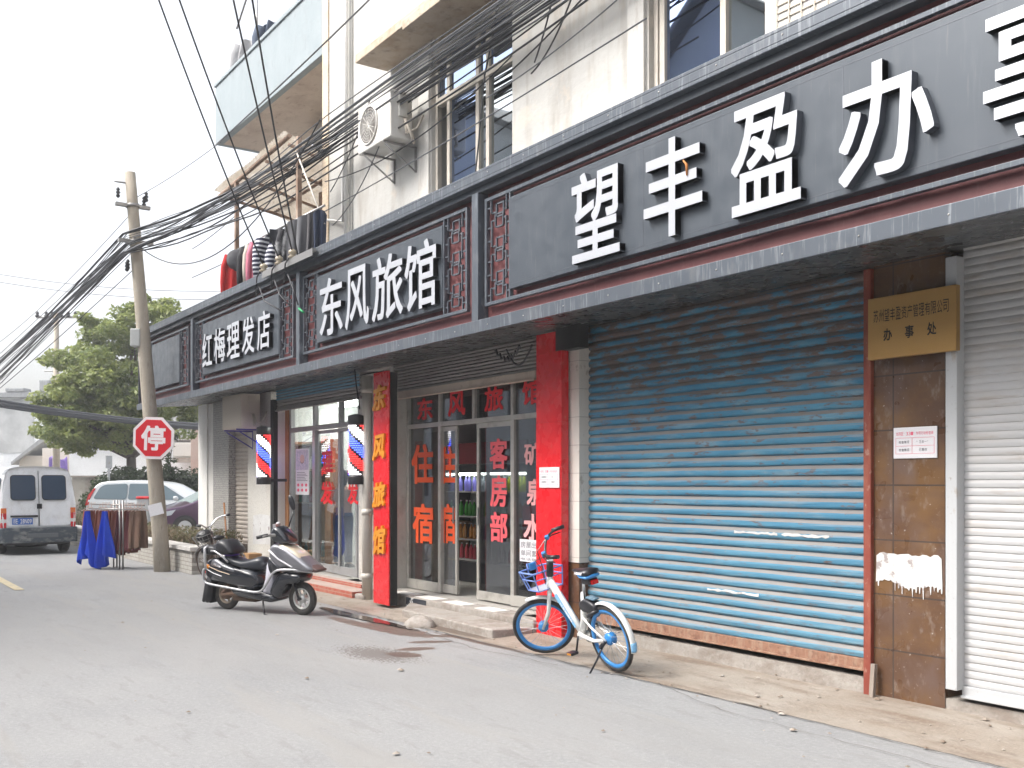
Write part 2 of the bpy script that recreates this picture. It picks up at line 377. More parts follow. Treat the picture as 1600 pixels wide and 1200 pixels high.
fade(M['blue_sh'], .0, 2.0, (.15,.30,.40), .55)   # paler lower half: bleached paint plus the canopy's shade contrast painted in
zrust(M['blue_sh'], 1.7, 3.0, (.13,.08,.06), 5.5, (.6,1,2.6))
normal_dust(M['blue_sh'], (.235,.20,.175), .2, .55, .85)
M['white_sh'] = mat('white_shutter_paint', (.47,.47,.475), .5, layers=[(3,.5,.7,(.42,.385,.35),(.4,1,2),.6), (9,.55,.72,(.33,.27,.22),(.3,1,2),.65), (1.2,.55,.7,(.44,.41,.38),(1,1,1),.5)])
normal_dust(M['white_sh'], (.5,.46,.42), .3, .8, .5)
M['grey_sh'] = mat('galvanised_shutter', (.30,.285,.27), .5, .3, layers=[(3,.5,.7,(.20,.17,.15),(.4,1,2),.7), (10,.55,.7,(.38,.36,.34),(.3,1,2),.6)])
M['beige_sh'] = mat('beige_shutter_paint', (.44,.39,.34), .6, layers=[(4,.5,.7,(.3,.25,.21),(1,1,2),.6)])
M['rust'] = mat('rusty_steel', (.27,.14,.09), .7, layers=[(6,.45,.65,(.36,.25,.18),(3,1,.7),.8), (20,.5,.7,(.13,.06,.04),(1,1,1),.7)], bump=(40,.3))
M['redpost'] = mat('rust_red_paint', (.22,.045,.028), .6, layers=[(9,.5,.7,(.30,.10,.06),(1,1,.4),.8), (22,.6,.7,(.42,.30,.24),(1,1,.5),.7)])
M['whitepost'] = mat('white_painted_steel', (.47,.48,.49), .45, layers=[(7,.62,.7,(.33,.25,.18),(1,1,.5),.7), (30,.64,.72,(.2,.15,.12),(1,1,1),.6)])
M['browntile'] = mat('brown_glazed_tile', (.10,.052,.030), .35, layers=[(1.6,.42,.62,(.16,.085,.035),(1,1,1.6),.9), (3,.5,.66,(.13,.085,.07),(1,1,.6),.7), (10,.58,.68,(.24,.19,.16),(1.4,1,.7),.5), (40,.66,.72,(.6,.57,.53),(1,1,1),.7)], rvar=.12)
brick(M['browntile'], 1, (.12,.06,.03), (.055,.04,.033), bw=.46, bh=.42, msize=.006, offset=0)
M['paint'] = mat('white_wall_paint', (.64,.64,.63), .6, layers=[(2.5,.45,.65,(.54,.53,.52)), (7,.60,.65,(.25,.2,.19),(1,1,1),.8), (25,.58,.66,(.42,.40,.38),(1,1,.4),.6)])
M['brass'] = mat('brass_plaque', (.47,.28,.10), .42, .6, layers=[(2,.4,.7,(.39,.22,.075),(1,1,.4),.7), (60,.3,.7,(.5,.31,.1),(.1,1,3),.4)], rvar=.07)
M['ink'] = mat('black_lettering', (.012,.01,.01), .5)
M['paper'] = mat('white_notice_board', (.75,.74,.76), .4)
M['pinkink'] = mat('pink_print', (.75,.12,.2), .6)
M['greyink'] = mat('grey_print', (.16,.16,.18), .6)
M['whitetile'] = mat('white_wall_tile', (.66,.63,.58), .35, layers=[(2,.5,.7,(.55,.50,.44),(1,1,.5),.7), (9,.62,.68,(.3,.25,.2),(1,1,.6),.6)])
brick(M['whitetile'], 1, (.66,.63,.58), (.42,.39,.36), bw=.5, bh=.3, msize=.004, offset=0)
M['redpaint'] = mat('glossy_red_board', (.66,.008,.014), .28, layers=[(1.4,.4,.7,(.60,.010,.016)), (9,.66,.69,(.62,.14,.10),(1.5,1,.6),.6)], rvar=.07, coat=.3)
M['gold'] = mat('gold_lettering', (.75,.30,.02), .4, .2)
M['alu'] = mat('aluminium_frame', (.42,.42,.42), .38, .5, layers=[(5,.5,.7,(.33,.32,.31),(1,1,1),.6)])
M['alu_warm'] = mat('dull_aluminium_frame', (.52,.50,.46), .42, .45, layers=[(5,.5,.7,(.27,.25,.22),(1,1,1),.6)])
M['alu_up'] = mat('cream_window_frame', (.60,.55,.48), .5, .1, layers=[(5,.5,.7,(.45,.40,.34),(1,1,1),.5)])
M['glass'] = glass('shop_glass', (.93,.96,.96), .06)
M['glass_dark'] = glass('dim_shop_glass', (.62,.64,.66), .10)
M['glass_blue'] = glass('blue_tinted_glass', (.10,.18,.50), .45, gl=(.58,.72,1))
M['glass_pale'] = glass('pale_window_glass', (.42,.50,.52), .45, gl=(.9,.97,1))
M['glass_car'] = glass('car_glass', (.10,.14,.18), .22)
M['redfilm'] = mat('red_window_lettering', (.80,.01,.02), .5)
M['orangefilm'] = mat('orange_window_lettering', (.85,.10,.02), .5)
M['pinkfilm'] = mat('pink_window_lettering', (.72,.10,.12), .5)
M['palefilm'] = mat('pale_pink_window_lettering', (.78,.38,.38), .5)
M['whitewall_in'] = mat('interior_white_wall', (.74,.76,.74), .7)
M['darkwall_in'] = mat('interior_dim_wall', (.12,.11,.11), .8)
M['floor_in'] = mat('interior_floor_tile', (.42,.40,.37), .35)
M['wood'] = mat('orange_wood', (.36,.16,.06), .5, layers=[(4,.4,.7,(.26,.11,.04),(8,8,.6),.8)])
M['brickstep'] = mat('red_brick_step', (.38,.085,.05), .7, layers=[(6,.5,.7,(.45,.2,.14)), (14,.56,.7,(.3,.22,.18),(1,1,1),.6)])
brick(M['brickstep'], 1, (.38,.085,.05), (.40,.24,.19), bw=.24, bh=.075, msize=.006)
M['treadtile'] = mat('worn_pink_tread', (.44,.34,.30), .6, layers=[(5,.45,.7,(.36,.25,.2)), (20,.5,.7,(.5,.42,.38),(1,1,1),.6)])
M['pipe'] = mat('cream_plastic_pipe', (.62,.58,.52), .45, layers=[(3,.5,.7,(.48,.42,.34),(3,3,.6),.7)])
M['mosaic'] = mat('mosaic_wall', (.42,.41,.38), .6, layers=[(30,.56,.60,(.10,.10,.11),(1,1,1),.75,2), (1.4,.5,.7,(.32,.30,.27),(1,1,1),.6)])
brick(M['mosaic'], 1, (.42,.41,.38), (.25,.24,.23), bw=.045, bh=.045, msize=.006, offset=0)
M['mosaic_up'] = mat('grey_mosaic_upper', (.52,.51,.48), .6, layers=[(1.0,.45,.7,(.44,.42,.38),(1,1,.4),.8)])
brick(M['mosaic_up'], 1, (.5,.5,.47), (.43,.43,.41), bw=.06, bh=.06, msize=.004, offset=0)
M['speckle'] = mat('speckled_plaster', (.62,.60,.55), .8, layers=[(45,.55,.62,(.34,.31,.27),(1,1,1),.7,2), (2,.52,.7,(.48,.42,.35),(1,1,.5),.7)], bump=(60,.4))
M['cream'] = mat('cream_tile_strip', (.66,.54,.40), .6, layers=[(3,.5,.7,(.58,.43,.27))])
brick(M['cream'], 1, (.66,.54,.40), (.52,.43,.33), bw=.3, bh=.055, msize=.005, offset=0)
M['plainwhite'] = mat('white_painted_column', (.74,.73,.70), .7, layers=[(2,.5,.7,(.64,.61,.56),(1,1,.5),.6)])
M['balcony'] = mat('pale_blue_render', (.27,.315,.335), .75, layers=[(1.5,.45,.7,(.32,.36,.38),(1.5,1,.7),.8), (8,.55,.7,(.24,.27,.28),(1,1,.5),.5)], bump=(14,.2))
M['soff_beige'] = mat('balcony_underside', (.56,.47,.39), .8, layers=[(2,.48,.66,(.46,.37,.30)), (6,.58,.66,(.36,.28,.22),(1,2,1),.7)])
M['slab'] = mat('sunshade_slab', (.50,.42,.33), .8, layers=[(3,.45,.66,(.40,.30,.21)), (9,.55,.7,(.25,.19,.15),(1,1,1),.7)], bump=(15,.3))
M['concrete_pole'] = mat('pole_concrete', (.40,.35,.28), .85, layers=[(2,.45,.66,(.30,.27,.23),(3,3,.5),.8), (14,.55,.7,(.45,.42,.37),(1,1,.4),.6), (6,.62,.66,(.16,.14,.12),(5,5,.5),.6)], bump=(30,.3))
M['black_cable'] = mat('black_cable_sheath', (.025,.026,.03), .5)
M['grey_cable'] = mat('weathered_cable_sheath', (.10,.105,.115), .55)
M['black_pl'] = mat('black_plastic', (.018,.018,.022), .35, rvar=.08)
M['tyre'] = mat('tyre_rubber', (.028,.027,.027), .75, layers=[(12,.45,.7,(.075,.065,.055))])
M['chrome'] = mat('chrome', (.7,.7,.7), .2, .95)
M['steel'] = mat('steel', (.34,.33,.32), .4, .75)
M['white_pl'] = mat('white_plastic', (.74,.74,.74), .35, layers=[(5,.6,.75,(.6,.57,.52))])
M['ac_white'] = mat('ac_casing', (.68,.66,.62), .5, layers=[(4,.5,.7,(.55,.50,.43),(1,1,.6),.7), (14,.62,.7,(.35,.26,.18),(1,1,.5),.6)])
M['ac_beige'] = mat('beige_ac_casing', (.52,.46,.38), .5)
# ------------------------------------------------------------------ ground
YF, YB, YW = 5.5, 5.66, 6.75           # fascia face, sign backing, shop wall plane
YC = 5.82                               # edge between road and pavement
mb = MB(); mb.box(-400, 400, -400, 400, -1, -.02); struct('ground', mb, mat('bare_ground', (.25,.24,.22), .9, layers=[(.3,.4,.7,(.2,.2,.17))]), loc=(0,0,0))
def roadz(x, y): return 0.0+.006*math.sin(x*.9)*math.sin(y*1.3)
mb = MB()
mb.grid(lambda u, v: (-90+115*u, -5.2+(YC+5.2)*v, roadz(-90+115*u, -5.2+(YC+5.2)*v)*(1-v)), 160, 16)
struct('road', mb, M['asphalt'], loc=(0,0,0))
mb = MB()
mb.grid(lambda u, v: (-18.3+30*u, YC-.02+1.9*v, .004+.05*min(1, max(0, v*2.2-.12))+(.012*math.sin(u*80+v*5)*v)), 120, 10)
struct('pavement', mb, M['pave'], loc=(0,0,0))
mb = MB(); mb.grid(lambda u, v: (-90+71.7*u, YC-.02+40*v, .004), 20, 10); struct('parking_yard', mb, mat('yard_concrete', (.34,.33,.31), .85, layers=[(1,.4,.7,(.28,.27,.25))]), loc=(0,0,0))
# thin crack line between asphalt and pavement, and a patch seam
def wander(pts, w, seed, jit=.02, z=.006):
    rnd = random.Random(seed); L_, R_ = [], []
    for i in range(len(pts)-1):
        a, b = Vector(pts[i]), Vector(pts[i+1]); k = max(2, int((b-a).length/.12))
        for j in range(k):
            p = a.lerp(b, j/k); d = (b-a).normalized(); nn = Vector((-d.y, d.x)); ww = w*rnd.uniform(.15, 1)
            p = p+nn*rnd.uniform(-jit, jit); L_.append(p+nn*ww/2); R_.append(p-nn*ww/2)
    vs = [(p.x, p.y, z) for p in L_]+[(p.x, p.y, z) for p in R_]; n = len(L_)
    return vs, [(i, n+i, n+i+1, i+1) for i in range(n-1)]
crk = mat('crack_dirt', (.10,.085,.075), .9)
mb = MB()
for pts, w_, sd_ in (([(-12.3,YC-.05),(-8,YC-.09),(-5.6,YC-.03),(-3.4,YC-.06),(1,YC-.03)], .022, 1), ([(-6.2,YC-.03),(-5.2,YC-.32),(-3.6,YC-.35),(-1.5,YC-.38)], .008, 2), ([(-9.9,YC-.2),(-8.5,YC-.35),(-7.2,YC-.2)], .012, 3)):
    mb.add(*wander(pts, w_, sd_, z=.012))
struct('pavement_crack', mb, crk, loc=(0,0,0))
# wet patches
def blob(mb, cx, cy, rx, ry, seed, z, rot=0, n=40, jag=.25):
    rnd = random.Random(seed); ph = [rnd.uniform(0, 6.28) for _ in range(6)]
    vs = [(cx, cy, z)]
    for i in range(n):
        a = 2*pi*i/n; k = 1+jag*sum(sin(a*(j+2)+ph[j])/(j+1.5) for j in range(6))+rnd.uniform(-.06,.06)
        x, y = rx*k*cos(a), ry*k*sin(a)
        vs.append((cx+x*cos(rot)-y*sin(rot), cy+x*sin(rot)+y*cos(rot), z))
    mb.add(vs, [(0, 1+i, 1+(i+1) % n) for i in range(n)])
def el(px, py, rx, ry, a): g = G(px, py); return (g.x, g.y, rx, ry, a)
stain(M['asphalt'], [el(618,984,.70,.20,.03), el(560,975,.8,.11,.02), el(690,994,.20,.07,.6), el(672,1003,.22,.08,1.1), el(650,1014,.20,.10,1.3), el(632,1023,.20,.13,.4), el(745,1003,.8,.05,.03)], (.115,.075,.058), 7, .55, .59, .68, .85, .45, (1,1.6,1))
stain(M['asphalt'], [el(590,1022,.85,.42,.1)], (.10,.08,.07), 34, 1.6, 1.41, 1.47, .7, None, (.6,1.3,1))
stain(M['pave'], [el(560,968,1.3,.10,.0), el(700,985,.9,.10,.0)], (.10,.075,.06), 7, .5, .60, .72, .8, .5)
mb = MB()
g = G(560, 965); blob(mb, g.x, g.y, 1.0, .12, 4, .0135, .03, 90, .3)
tag(build('puddle', mb, M['wet'], loc=(0,0,0)), kind='structure')
mb = MB(); rnd = random.Random(3)
for i in range(320):
    x = rnd.uniform(-16, -1.5); y = YC+rnd.uniform(-.25, .9) if i % 4 else rnd.uniform(0, 5.5); s_ = rnd.uniform(.005, .018) if i % 9 else rnd.uniform(.02,.035)
    z_ = .012+(.05*min(1, max(0, (y-YC+.02)/1.9*2.2-.12)) if y > YC-.02 else 0); a = rnd.uniform(0, 6.28); k = [(x+s_*cos(a+q)*rnd.uniform(.6,1.3), y+s_*sin(a+q)*rnd.uniform(.6,1.3), z_) for q in (0,1.3,2.5,3.8,5)]
    mb.add(k+[(x, y, z_+s_*.5)], [(q, (q+1) % 5, 5) for q in range(5)])
tag(build('grit', mb, mat('grit', (.20,.15,.11), .9, layers=[(2,.45,.55,(.38,.34,.30))]), loc=(0,0,0)), 'scattered grit and dry leaf crumbs along the gutter', 'litter', kind='stuff')
# yellow dash on the road at the far left
g0, g1 = G(-30, 893), G(38, 922)
mb = MB(); d = Vector((1,0,0)); mb.box(g1.x-3.2, g1.x, g1.y-.14, g1.y-.0, .006, .010)
struct('road_marking', mb, mat('worn_yellow_paint', (.50,.42,.26), .7, layers=[(8,.5,.7,(.3,.28,.22))]), loc=(0,0,0))
# loose litter and stones
mb = MB()
# ------------------------------------------------------------------ the shop building
XR = 4.0                                 # how far the building runs past the frame on the right
XL = X(312, YW)
XC_L = X(216, YF)                        # left end of the sign band
def wallseg(x0, x1, z0, z1, y0=YW, y1=YW+.25): m_ = MB(); m_.box(x0, x1, y0, y1, z0, z1); return m_
shop = thing('shop_building', (XL, YW, 0), 'row of shops with weathered pale plaster above and shutters below a long grey sign band', 'building')
def bp(name, mb, mt, **k): return build(name, mb, mt, shop, **k)
SOF = 3.36
x_ = {k: X(k, YW) for k in (312,325,336,360,388,425,431,562,582,612,634,838,877,905,1357,1371,1477,1497)}
def xx(p, Y=YW): return X(p, Y)
# piers, left to right
bp('corner_column', wallseg(xx(312), xx(325.5), 0, SOF, YW-.03, YW+.3), M['plainwhite'])
bp('wall', wallseg(xx(325.5), xx(336), 0, SOF, YW-.0, YW+.3), M['render'])
bp('mosaic_pier', wallseg(xx(336), xx(360), 0, SOF, YW-.04, YW+.35), M['mosaic'])
bp('pier', wallseg(xx(388.5), xx(425), 0, SOF, YW-.02, YW+.35), M['speckle'])
mbp = MB(); rnd = random.Random(5)
x0, x1, z0, z1 = xx(397), xx(424), Z(400,850,YW), Z(400,804,YW)
mbp.prism([(x0, z0),(x1, z0+.03),(x1-.01, z1),(x0+.4, z1+.02),(x0+.02, z1-.02)], 'xz', YW-.024, YW-.021); bp('paint_patch', mbp, M['paint'])
bp('door_edge', wallseg(xx(425), xx(430), .12, 3.2, YW-.03, YW+.1), M['dark'])
bp('pier', wallseg(xx(561,6.9), xx(583,6.9), 0, SOF, 6.9, 7.2), M['speckle'])
bp('pier', wallseg(xx(609), X(634.5,6.95), 0, SOF, YW-.02, YW+.3), M['render'])
# right of hotel: white tiled pier, brown tile below
bp('pier', wallseg(xx(838), xx(876.5), 0, SOF, YW, YW+.3), M['render'])
bp('tiled_pier', wallseg(xx(876.5,6.62), xx(905,6.62), Z(890,878,6.62), Z(890,545,6.62), 6.62, YW+.3), M['whitetile'])
bp('pier_foot', wallseg(xx(876.5,6.63), xx(905,6.63), 0, Z(890,878,6.62), 6.63, YW+.3), M['browntile'])
bp('beam_stub', wallseg(xx(868,6.5), xx(905,6.5), Z(890,545,6.5), SOF, 6.5, 6.62), M['dark'])
# brown pier between the shutters
bp('brown_tiled_pier', wallseg(xx(1369), xx(1480), 0, SOF+.03, YW-.03, YW+.3), M['browntile'])
# base sill under blue shutter, right sill
bp('sill', wallseg(xx(905), xx(1369), 0, .17, YW-.04, YW+.3), M['curb'])
bp('sill', wallseg(xx(1480), XR, 0, .13, YW-.02, YW+.3), M['curb'])
# white paint patch with drips on the brown pier
rnd = random.Random(11)
def zz(px, py): return Z(px, py, YW)
xa, xb = xx(1374), xx(1475.5); zt, zb = zz(1425, 864), zz(1425, 912)
top = [(xa+(xb-xa)*i/18, zt-.01+rnd.uniform(-.012,.008)-(0.02 if i in (0,18) else 0)) for i in range(19)]
bot = []
for i in range(37, -1, -1):
    t = i/37; xq = xa+(xb-xa)*t; zq = zb+.02*sin(t*9)-.03*t
    if i % 2 and rnd.random() < .8: L_ = rnd.choice([.015,.03,.04,.06,.09,.15]); w_ = rnd.uniform(.5,1.3); bot += [(xq+.007*w_, zq-.004), (xq+.004*w_, zq-L_), (xq-.002*w_, zq-L_)]
    bot.append((xq-.006, zq+rnd.uniform(-.008,.012)))
mbp = MB(); mbp.prism(top+bot, 'xz', YW-.036, YW-.0325); bp('paint_patch', mbp, M['paint'], label='white paint patch with drips on the brown tiles')
# upper wall
ZT, ZTOP = 4.86, 12.6
XBAY = X(508, YW)
def wx(p): return X(p, YW)
W1 = (wx(674), wx(800.5), 4.9, 7.42); W2 = (wx(1014), wx(1196), 4.9, 7.42); W3 = (wx(1196)+2.2, wx(1196)+4.2, 4.9, 7.42)
edges = [XBAY]; mbu = MB()
prev = XBAY+.28
for (a, b, c_, d_) in (W1, W2):
    mbu.box(prev, a, YW, YW+.25, SOF+.04, ZTOP); mbu.box(a, b, YW, YW+.25, SOF+.04, c_); mbu.box(a, b, YW, YW+.25, d_, ZTOP); prev = b
mbu.box(prev, XR, YW, YW+.25, SOF+.04, ZTOP)
bp('wall', mbu, M['render_up'])
# mosaic strip and cream corner of the bay, pilasters
mbq = MB(); mbq.box(wx(517), wx(552), YW-.03, YW-.0, SOF+.03, ZTOP); bp('mosaic_panel', mbq, M['mosaic_up'])
mbq = MB(); mbq.box(wx(508), wx(517), YW-.05, YW+.3, SOF+.03, ZTOP); bp('cream_corner', mbq, M['cream'])
mbq = MB(); mbq.box(wx(985), wx(1010), YW-.04, YW-.0, SOF+.03, ZTOP); bp('pilaster', mbq, M['render'])
mbq = MB(); mbq.box(wx(657), wx(673), YW-.035, YW-.0, SOF+.03, ZTOP); bp('pilaster', mbq, M['render'])
mbq = MB(); mbq.box(XBAY, XBAY+.28, YW+.3, 13, 3.4, ZTOP); mbq.box(XBAY+.28, XR, 12.7, 13, 0, ZTOP); mbq.box(XR-.25, XR, YW+.25, 12.7, 0, ZTOP); bp('side_wall', mbq, M['render'])
mbq = MB(); mbq.box(XBAY, XR, YW, 13, ZTOP, ZTOP+.2); bp('roof', mbq, M['curb'])
mbq = MB(); mbq.box(XL, XR, YW+.26, 13, 3.5, 3.62); mbq.box(XL, XBAY, YW, YW+.26, 3.4, 4.0); bp('floor_slab', mbq, M['curb'])
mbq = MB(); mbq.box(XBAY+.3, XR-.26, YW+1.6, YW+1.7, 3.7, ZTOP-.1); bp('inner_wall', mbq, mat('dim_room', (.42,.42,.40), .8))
# sun shade slab over the windows
mbq = MB(); xs0 = X(555, 6.2); mbq.box(xs0, XR, 6.2, YW-.036, 7.62, 7.74)
bp('sunshade', mbq, M['slab'], bev=.01)
mbq = MB(); mbq.box(X(628,6.12), X(628,6.12)+1.35, 6.12, 6.7, 7.5, 7.62); bp('shade_box', mbq, M['slab'], bev=.01)
# windows
def up_window(a, b, c_, d_, mull, trans, panes, open_=None):
    fr = MB(); y0, y1 = YW+.06, YW+.13; t = .06
    fr.box(a, a+t, y0, y1, c_, d_); fr.box(b-t, b, y0, y1, c_, d_); fr.box(a+t, b-t, y0, y1, d_-t, d_); fr.box(a+t, b-t, y0, y1, c_, c_+t)
    fr.box(a+t, b-t, y0-.012, y1+.012, trans-.05, trans+.05)
    o = bp('window', fr, M['alu_up'], bev=.004)
    xs = [a]+list(mull)+[b]
    for i in range(len(xs)-1):
        p, q = xs[i], xs[i+1]
        if 0 < i: 
            mm = MB(); mm.box(p-.035, p+.035, y0+.001, y1-.001, c_+t, d_-t); build('mullion', mm, M['alu_up'], o, bev=.003)
    for i, (p, q, lo, hi, mt) in enumerate(panes):
        g = MB(); yy = y0+.035+.002*i; g.box(p, q, yy, yy+.006, lo, hi); build('pane', g, M[mt], o)
    return o
tr = 6.80
a, b, c_, d_ = W1; m1, m2 = wx(739), wx(755)
up_window(a, b, c_, d_, (wx(694), m1, m2), tr, [(a+.06, m1, tr+.05, d_-.06, 'glass_blue'), (m1, b-.06, tr+.05, d_-.06, 'glass_blue'), (wx(696), m1, c_+.06, tr-.05, 'glass_blue'), (m1, b-.06, c_+.06, tr-.05, 'glass_pale')])
a, b, c_, d_ = W2; m1 = wx(1122)
up_window(a, b, c_, d_, (wx(1027), m1,), 6.95, [(a+.06, m1, 7.0, d_-.06, 'glass_blue'), (m1, b-.06, 7.0, d_-.06, 'glass_pale'), (wx(1029), m1, c_+.06, 6.9, 'glass_blue'), (m1, b-.06, c_+.06, 6.9, 'glass_pale')])
# pipes on the upper wall
def pipe_thing(pts, r, mt, label, name='drain_pipe'):
    m_ = MB(); m_.tube(pts, r, 10); return solo(name, m_, mt, label, 'pipe')
pipe_thing([(wx(549), YW-.09, 5.0), (wx(549), YW-.09, ZTOP)], .035, M['plainwhite'], 'white plastic drain pipe running up the mosaic strip beside the balcony')
pipe_thing([(wx(517), YW-.1, Z(517,345,YW)), (wx(548)-.08, YW-.1, Z(545,345,YW)-.02), (wx(548)-.08, YW-.1, Z(545,250,YW))], .025, M['plainwhite'], 'thin white pipe bending along the foot of the mosaic strip', 'water_pipe')
# ---- upper balcony (third floor) and terrace wall
xb0 = X(337, YW)
zb0, zb1 = 8.72, 9.92
mbq = MB(); mbq.box(xb0, XBAY-.002, YW-.0, YW+.12, zb0, zb1); mbq.box(xb0, xb0+.12, YW+.12, 8.3, zb0, zb1)
bal = bp('balcony', mbq, M['balcony'], bev=.01)
mbq = MB(); mbq.box(xb0-.03, XBAY-.003, YW-.03, YW+.15, zb1, zb1+.07); build('coping', mbq, M['balcony'], bal, bev=.01)
mbq = MB(); mbq.box(xb0+.121, XBAY-.003, YW+.121, 8.3, zb0+.01, zb0+.12); build('underside', mbq, M['soff_beige'], bal)
mbq = MB(); mbq.box(-19.6, XBAY, 8.4, 8.6, zb0+.1, ZTOP); mbq.box(X(489,8.0), XBAY, 8.0, 8.2, 3.62, zb0+.0); bp('back_wall', mbq, M['render'])
# ------------------------------------------------------------------ sign band
def fz(r): return H+1.2175*5.5*r
ZB0, ZB1 = 3.225, 4.84
band = bp('sign_band', MB().box(XC_L, XR, YB, YB+.12, ZB0+.1, ZB1-.02), M['maroon'])
XLW = XC_L
def child(name, mb, mt, **k): return build(name, mb, mt, band, **k)
mbq = MB(); mbq.box(XLW-.05, XR, YF-.02, YB-.0, ZB1-.10, ZB1-.07); mbq.box(XLW-.05, XR, YF-.02, YF+.01, ZB1-.07, ZB1+.0); mbq.box(XLW-.05, XR, YF-.02, YW-.06, ZB1, ZB1+.03)
child('top_trim', mbq, M['grey_lip'], bev=.005)
child('lip_shade_strip', MB().box(XLW-.03, XR, YF+.05, YB-.0, ZB1-.165, ZB1-.101), M['grey_panel'])  # darker strip added in place of the shaded underside of the top lip
mbq = MB(); mbq.box(XLW-.05, XR, YF-.02, YF+.012, ZB0, ZB0+.125); mbq.box(XLW-.05, XR, YF+.012, YB, ZB0+.09, ZB0+.125)
child('bottom_trim', mbq, M['grey_lip'], bev=.004)
mbq = MB(); vs = [(XLW-.04, YF+.012, ZB0+.05),(XR, YF+.012, ZB0+.05),(XR, YW, SOF+.02),(XLW-.04, YW, SOF+.02)]
mbq.add(vs+[(v[0], v[1], v[2]+.02) for v in vs], [(0,3,2,1)[::-1],(4,5,6,7),(0,1,5,4),(1,2,6,5),(2,3,7,6),(3,0,4,7)])
child('soffit', mbq, M['soffit'])
mbq = MB(); mbq.box(XLW-.04, XLW-.02, YF+.01, YW, ZB0+.14, ZB1); child('end_panel', mbq, M['grey_panel'])
for px in (300, 466, 743): 
    mbq = MB(); xq = X(px, YF+.04); mbq.box(xq-.06, xq+.06, YF+.03, YB, ZB0+.125, ZB1-.166); child('divider', mbq, M['grey_lip'], bev=.004)
PZ0, PZ1 = 3.50, 4.60; YP = YF+.08
def lattice(mb, x0, x1, z0, z1):
    """interlaced fretwork of thin bars"""
    t = .0075; w_ = x1-x0; h_ = z1-z0
    cx0, cx1 = x0+w_*.36, x0+w_*.68; ox0, ox1 = x0+w_*.2, x0+w_*.82
    k = [0]
    def V(x, a, b): k[0] = (k[0]+1) % 3; y = YP+.004+.0025*k[0]; mb.box(x-t, x+t, y, y+.02, a, b)
    def Hh(z, a, b): k[0] = (k[0]+1) % 3; y = YP+.012+.0025*k[0]; mb.box(a, b, y, y+.02, z-t, z+t)
    n = 3
    for i in range(n):
        c = z0+h_*(i+.5)/n; s = h_/n
        # two overlapping small rectangles
        for dz in (-.15, .15):
            a_, b_ = c+s*(dz-.19), c+s*(dz+.19); sx = .04*w_ if dz > 0 else 0
            V(cx0+sx, a_, b_); V(cx1+sx, a_, b_); Hh(a_, cx0+sx, cx1+sx); Hh(b_, cx0+sx, cx1+sx)
        if i < n-1:
            a_, b_ = c+s*.12, c+s*.88
            V(ox0, a_, b_); V(ox1, a_, b_); Hh(a_, ox0, cx0); Hh(b_, ox0, cx0); Hh(a_, cx1, ox1); Hh(b_, cx1, ox1)
            for q in (.3,.7): zq = c+s*q; Hh(zq, x0, ox0); Hh(zq, ox1, x1)
    V(ox0-.01, z0, z0+h_*.13); Hh(z0+h_*.13, ox0-.01, cx0); V(ox1+.01, z0, z0+h_*.13); Hh(z0+h_*.13, cx1, ox1+.01)
    V(ox0-.01, z1-h_*.13, z1); Hh(z1-h_*.13, ox0-.01, cx0); V(ox1+.01, z1-h_*.13, z1); Hh(z1-h_*.13, cx1, ox1+.01)
    for q in (.07,.93): zq = z0+h_*q; Hh(zq, x0, ox0-.01); Hh(zq, ox1+.01, x1)
def sign_panel(px0, px1, l0, l1, r0, r1, label, chars, zr=(3.655,4.42), seams=()):
    """px0..px1 frame; l0..l1 left fretwork; r0..r1 right fretwork; chars: list of (char, x0, x1) in world X"""
    a, b = X(px0, YP) if px0 < 5000 else 0, (X(px1, YP) if px1 < 5000 else XR-.2)
    t = thing('shop_sign', ((a+b)/2, YP, PZ0), label, 'sign')
    fr = MB(); w_ = .035
    fr.box(a, b, YP, YP+.045, PZ0, PZ0+w_); fr.box(a, b, YP, YP+.045, PZ1-w_, PZ1); fr.box(a, a+w_, YP, YP+.045, PZ0+w_, PZ1-w_); fr.box(b-w_, b, YP, YP+.045, PZ0+w_, PZ1-w_)
    build('frame', fr, M['grey_lip'], t, bev=.003)
    xl1 = X(l1, YP); xr0 = X(r0, YP) if r0 else b-.3
    for (q0, q1) in ((a+w_, xl1), (xr0, b-w_)):
        l_ = MB(); lattice(l_, q0, q1, PZ0+w_, PZ1-w_); build('fretwork', l_, M['grey_lip'], t)
    for q in (xl1, xr0):
        l_ = MB(); l_.box(q-.012, q+.012, YP+.001, YP+.04, PZ0+w_, PZ1-w_); build('upright', l_, M['grey_lip'], t)
    bd = MB(); bd.box(xl1+.012, xr0-.012, YP-.01, YB, PZ0+.105, PZ1-.09); bo = build('board', bd, M['grey_panel'], t, bev=.006)
    g_ = MB(); g_.box(xl1+.03, xr0-.03, YP-.0115, YP-.0105, PZ0+.15, PZ0+.155); g_.box(xl1+.03, xr0-.03, YP-.0115, YP-.0105, PZ1-.14, PZ1-.135)
    for s_ in seams: g_.box(s_-.003, s_+.003, YP-.0115, YP-.0105, PZ0+.15, PZ1-.135)
    build('seam', g_, M['letter_side'], bo)
    for ch, x0, x1, z0, z1 in chars:
        m_ = MB(); y = YP-.07
        put(m_, ch, (x0, y, z0), (x1-x0, 0, 0), (0, 0, z1-z0), (0,-1,0), depth=.004, off=.013)
        n0 = len(m_.f)
        m_.mi = 1
        put(m_, ch, (x0, YP-.011, z0), (x1-x0, 0, 0), (0, 0, z1-z0), (0,-1,0), depth=.059, off=.0125)
        build('character', m_, [M['letter'], M['letter_side']], t)
    return t
YL = YP-.074
def ch_(s, pxs, z0, z1): return [(c, X(a, YL), X(b, YL), z0, z1) for c, (a, b) in zip(s, pxs)]
sign_panel(226, 294, 226, 237.5, 281, 294, 'short blank grey sign panel with fretwork, at the far left end of the sign band', [])
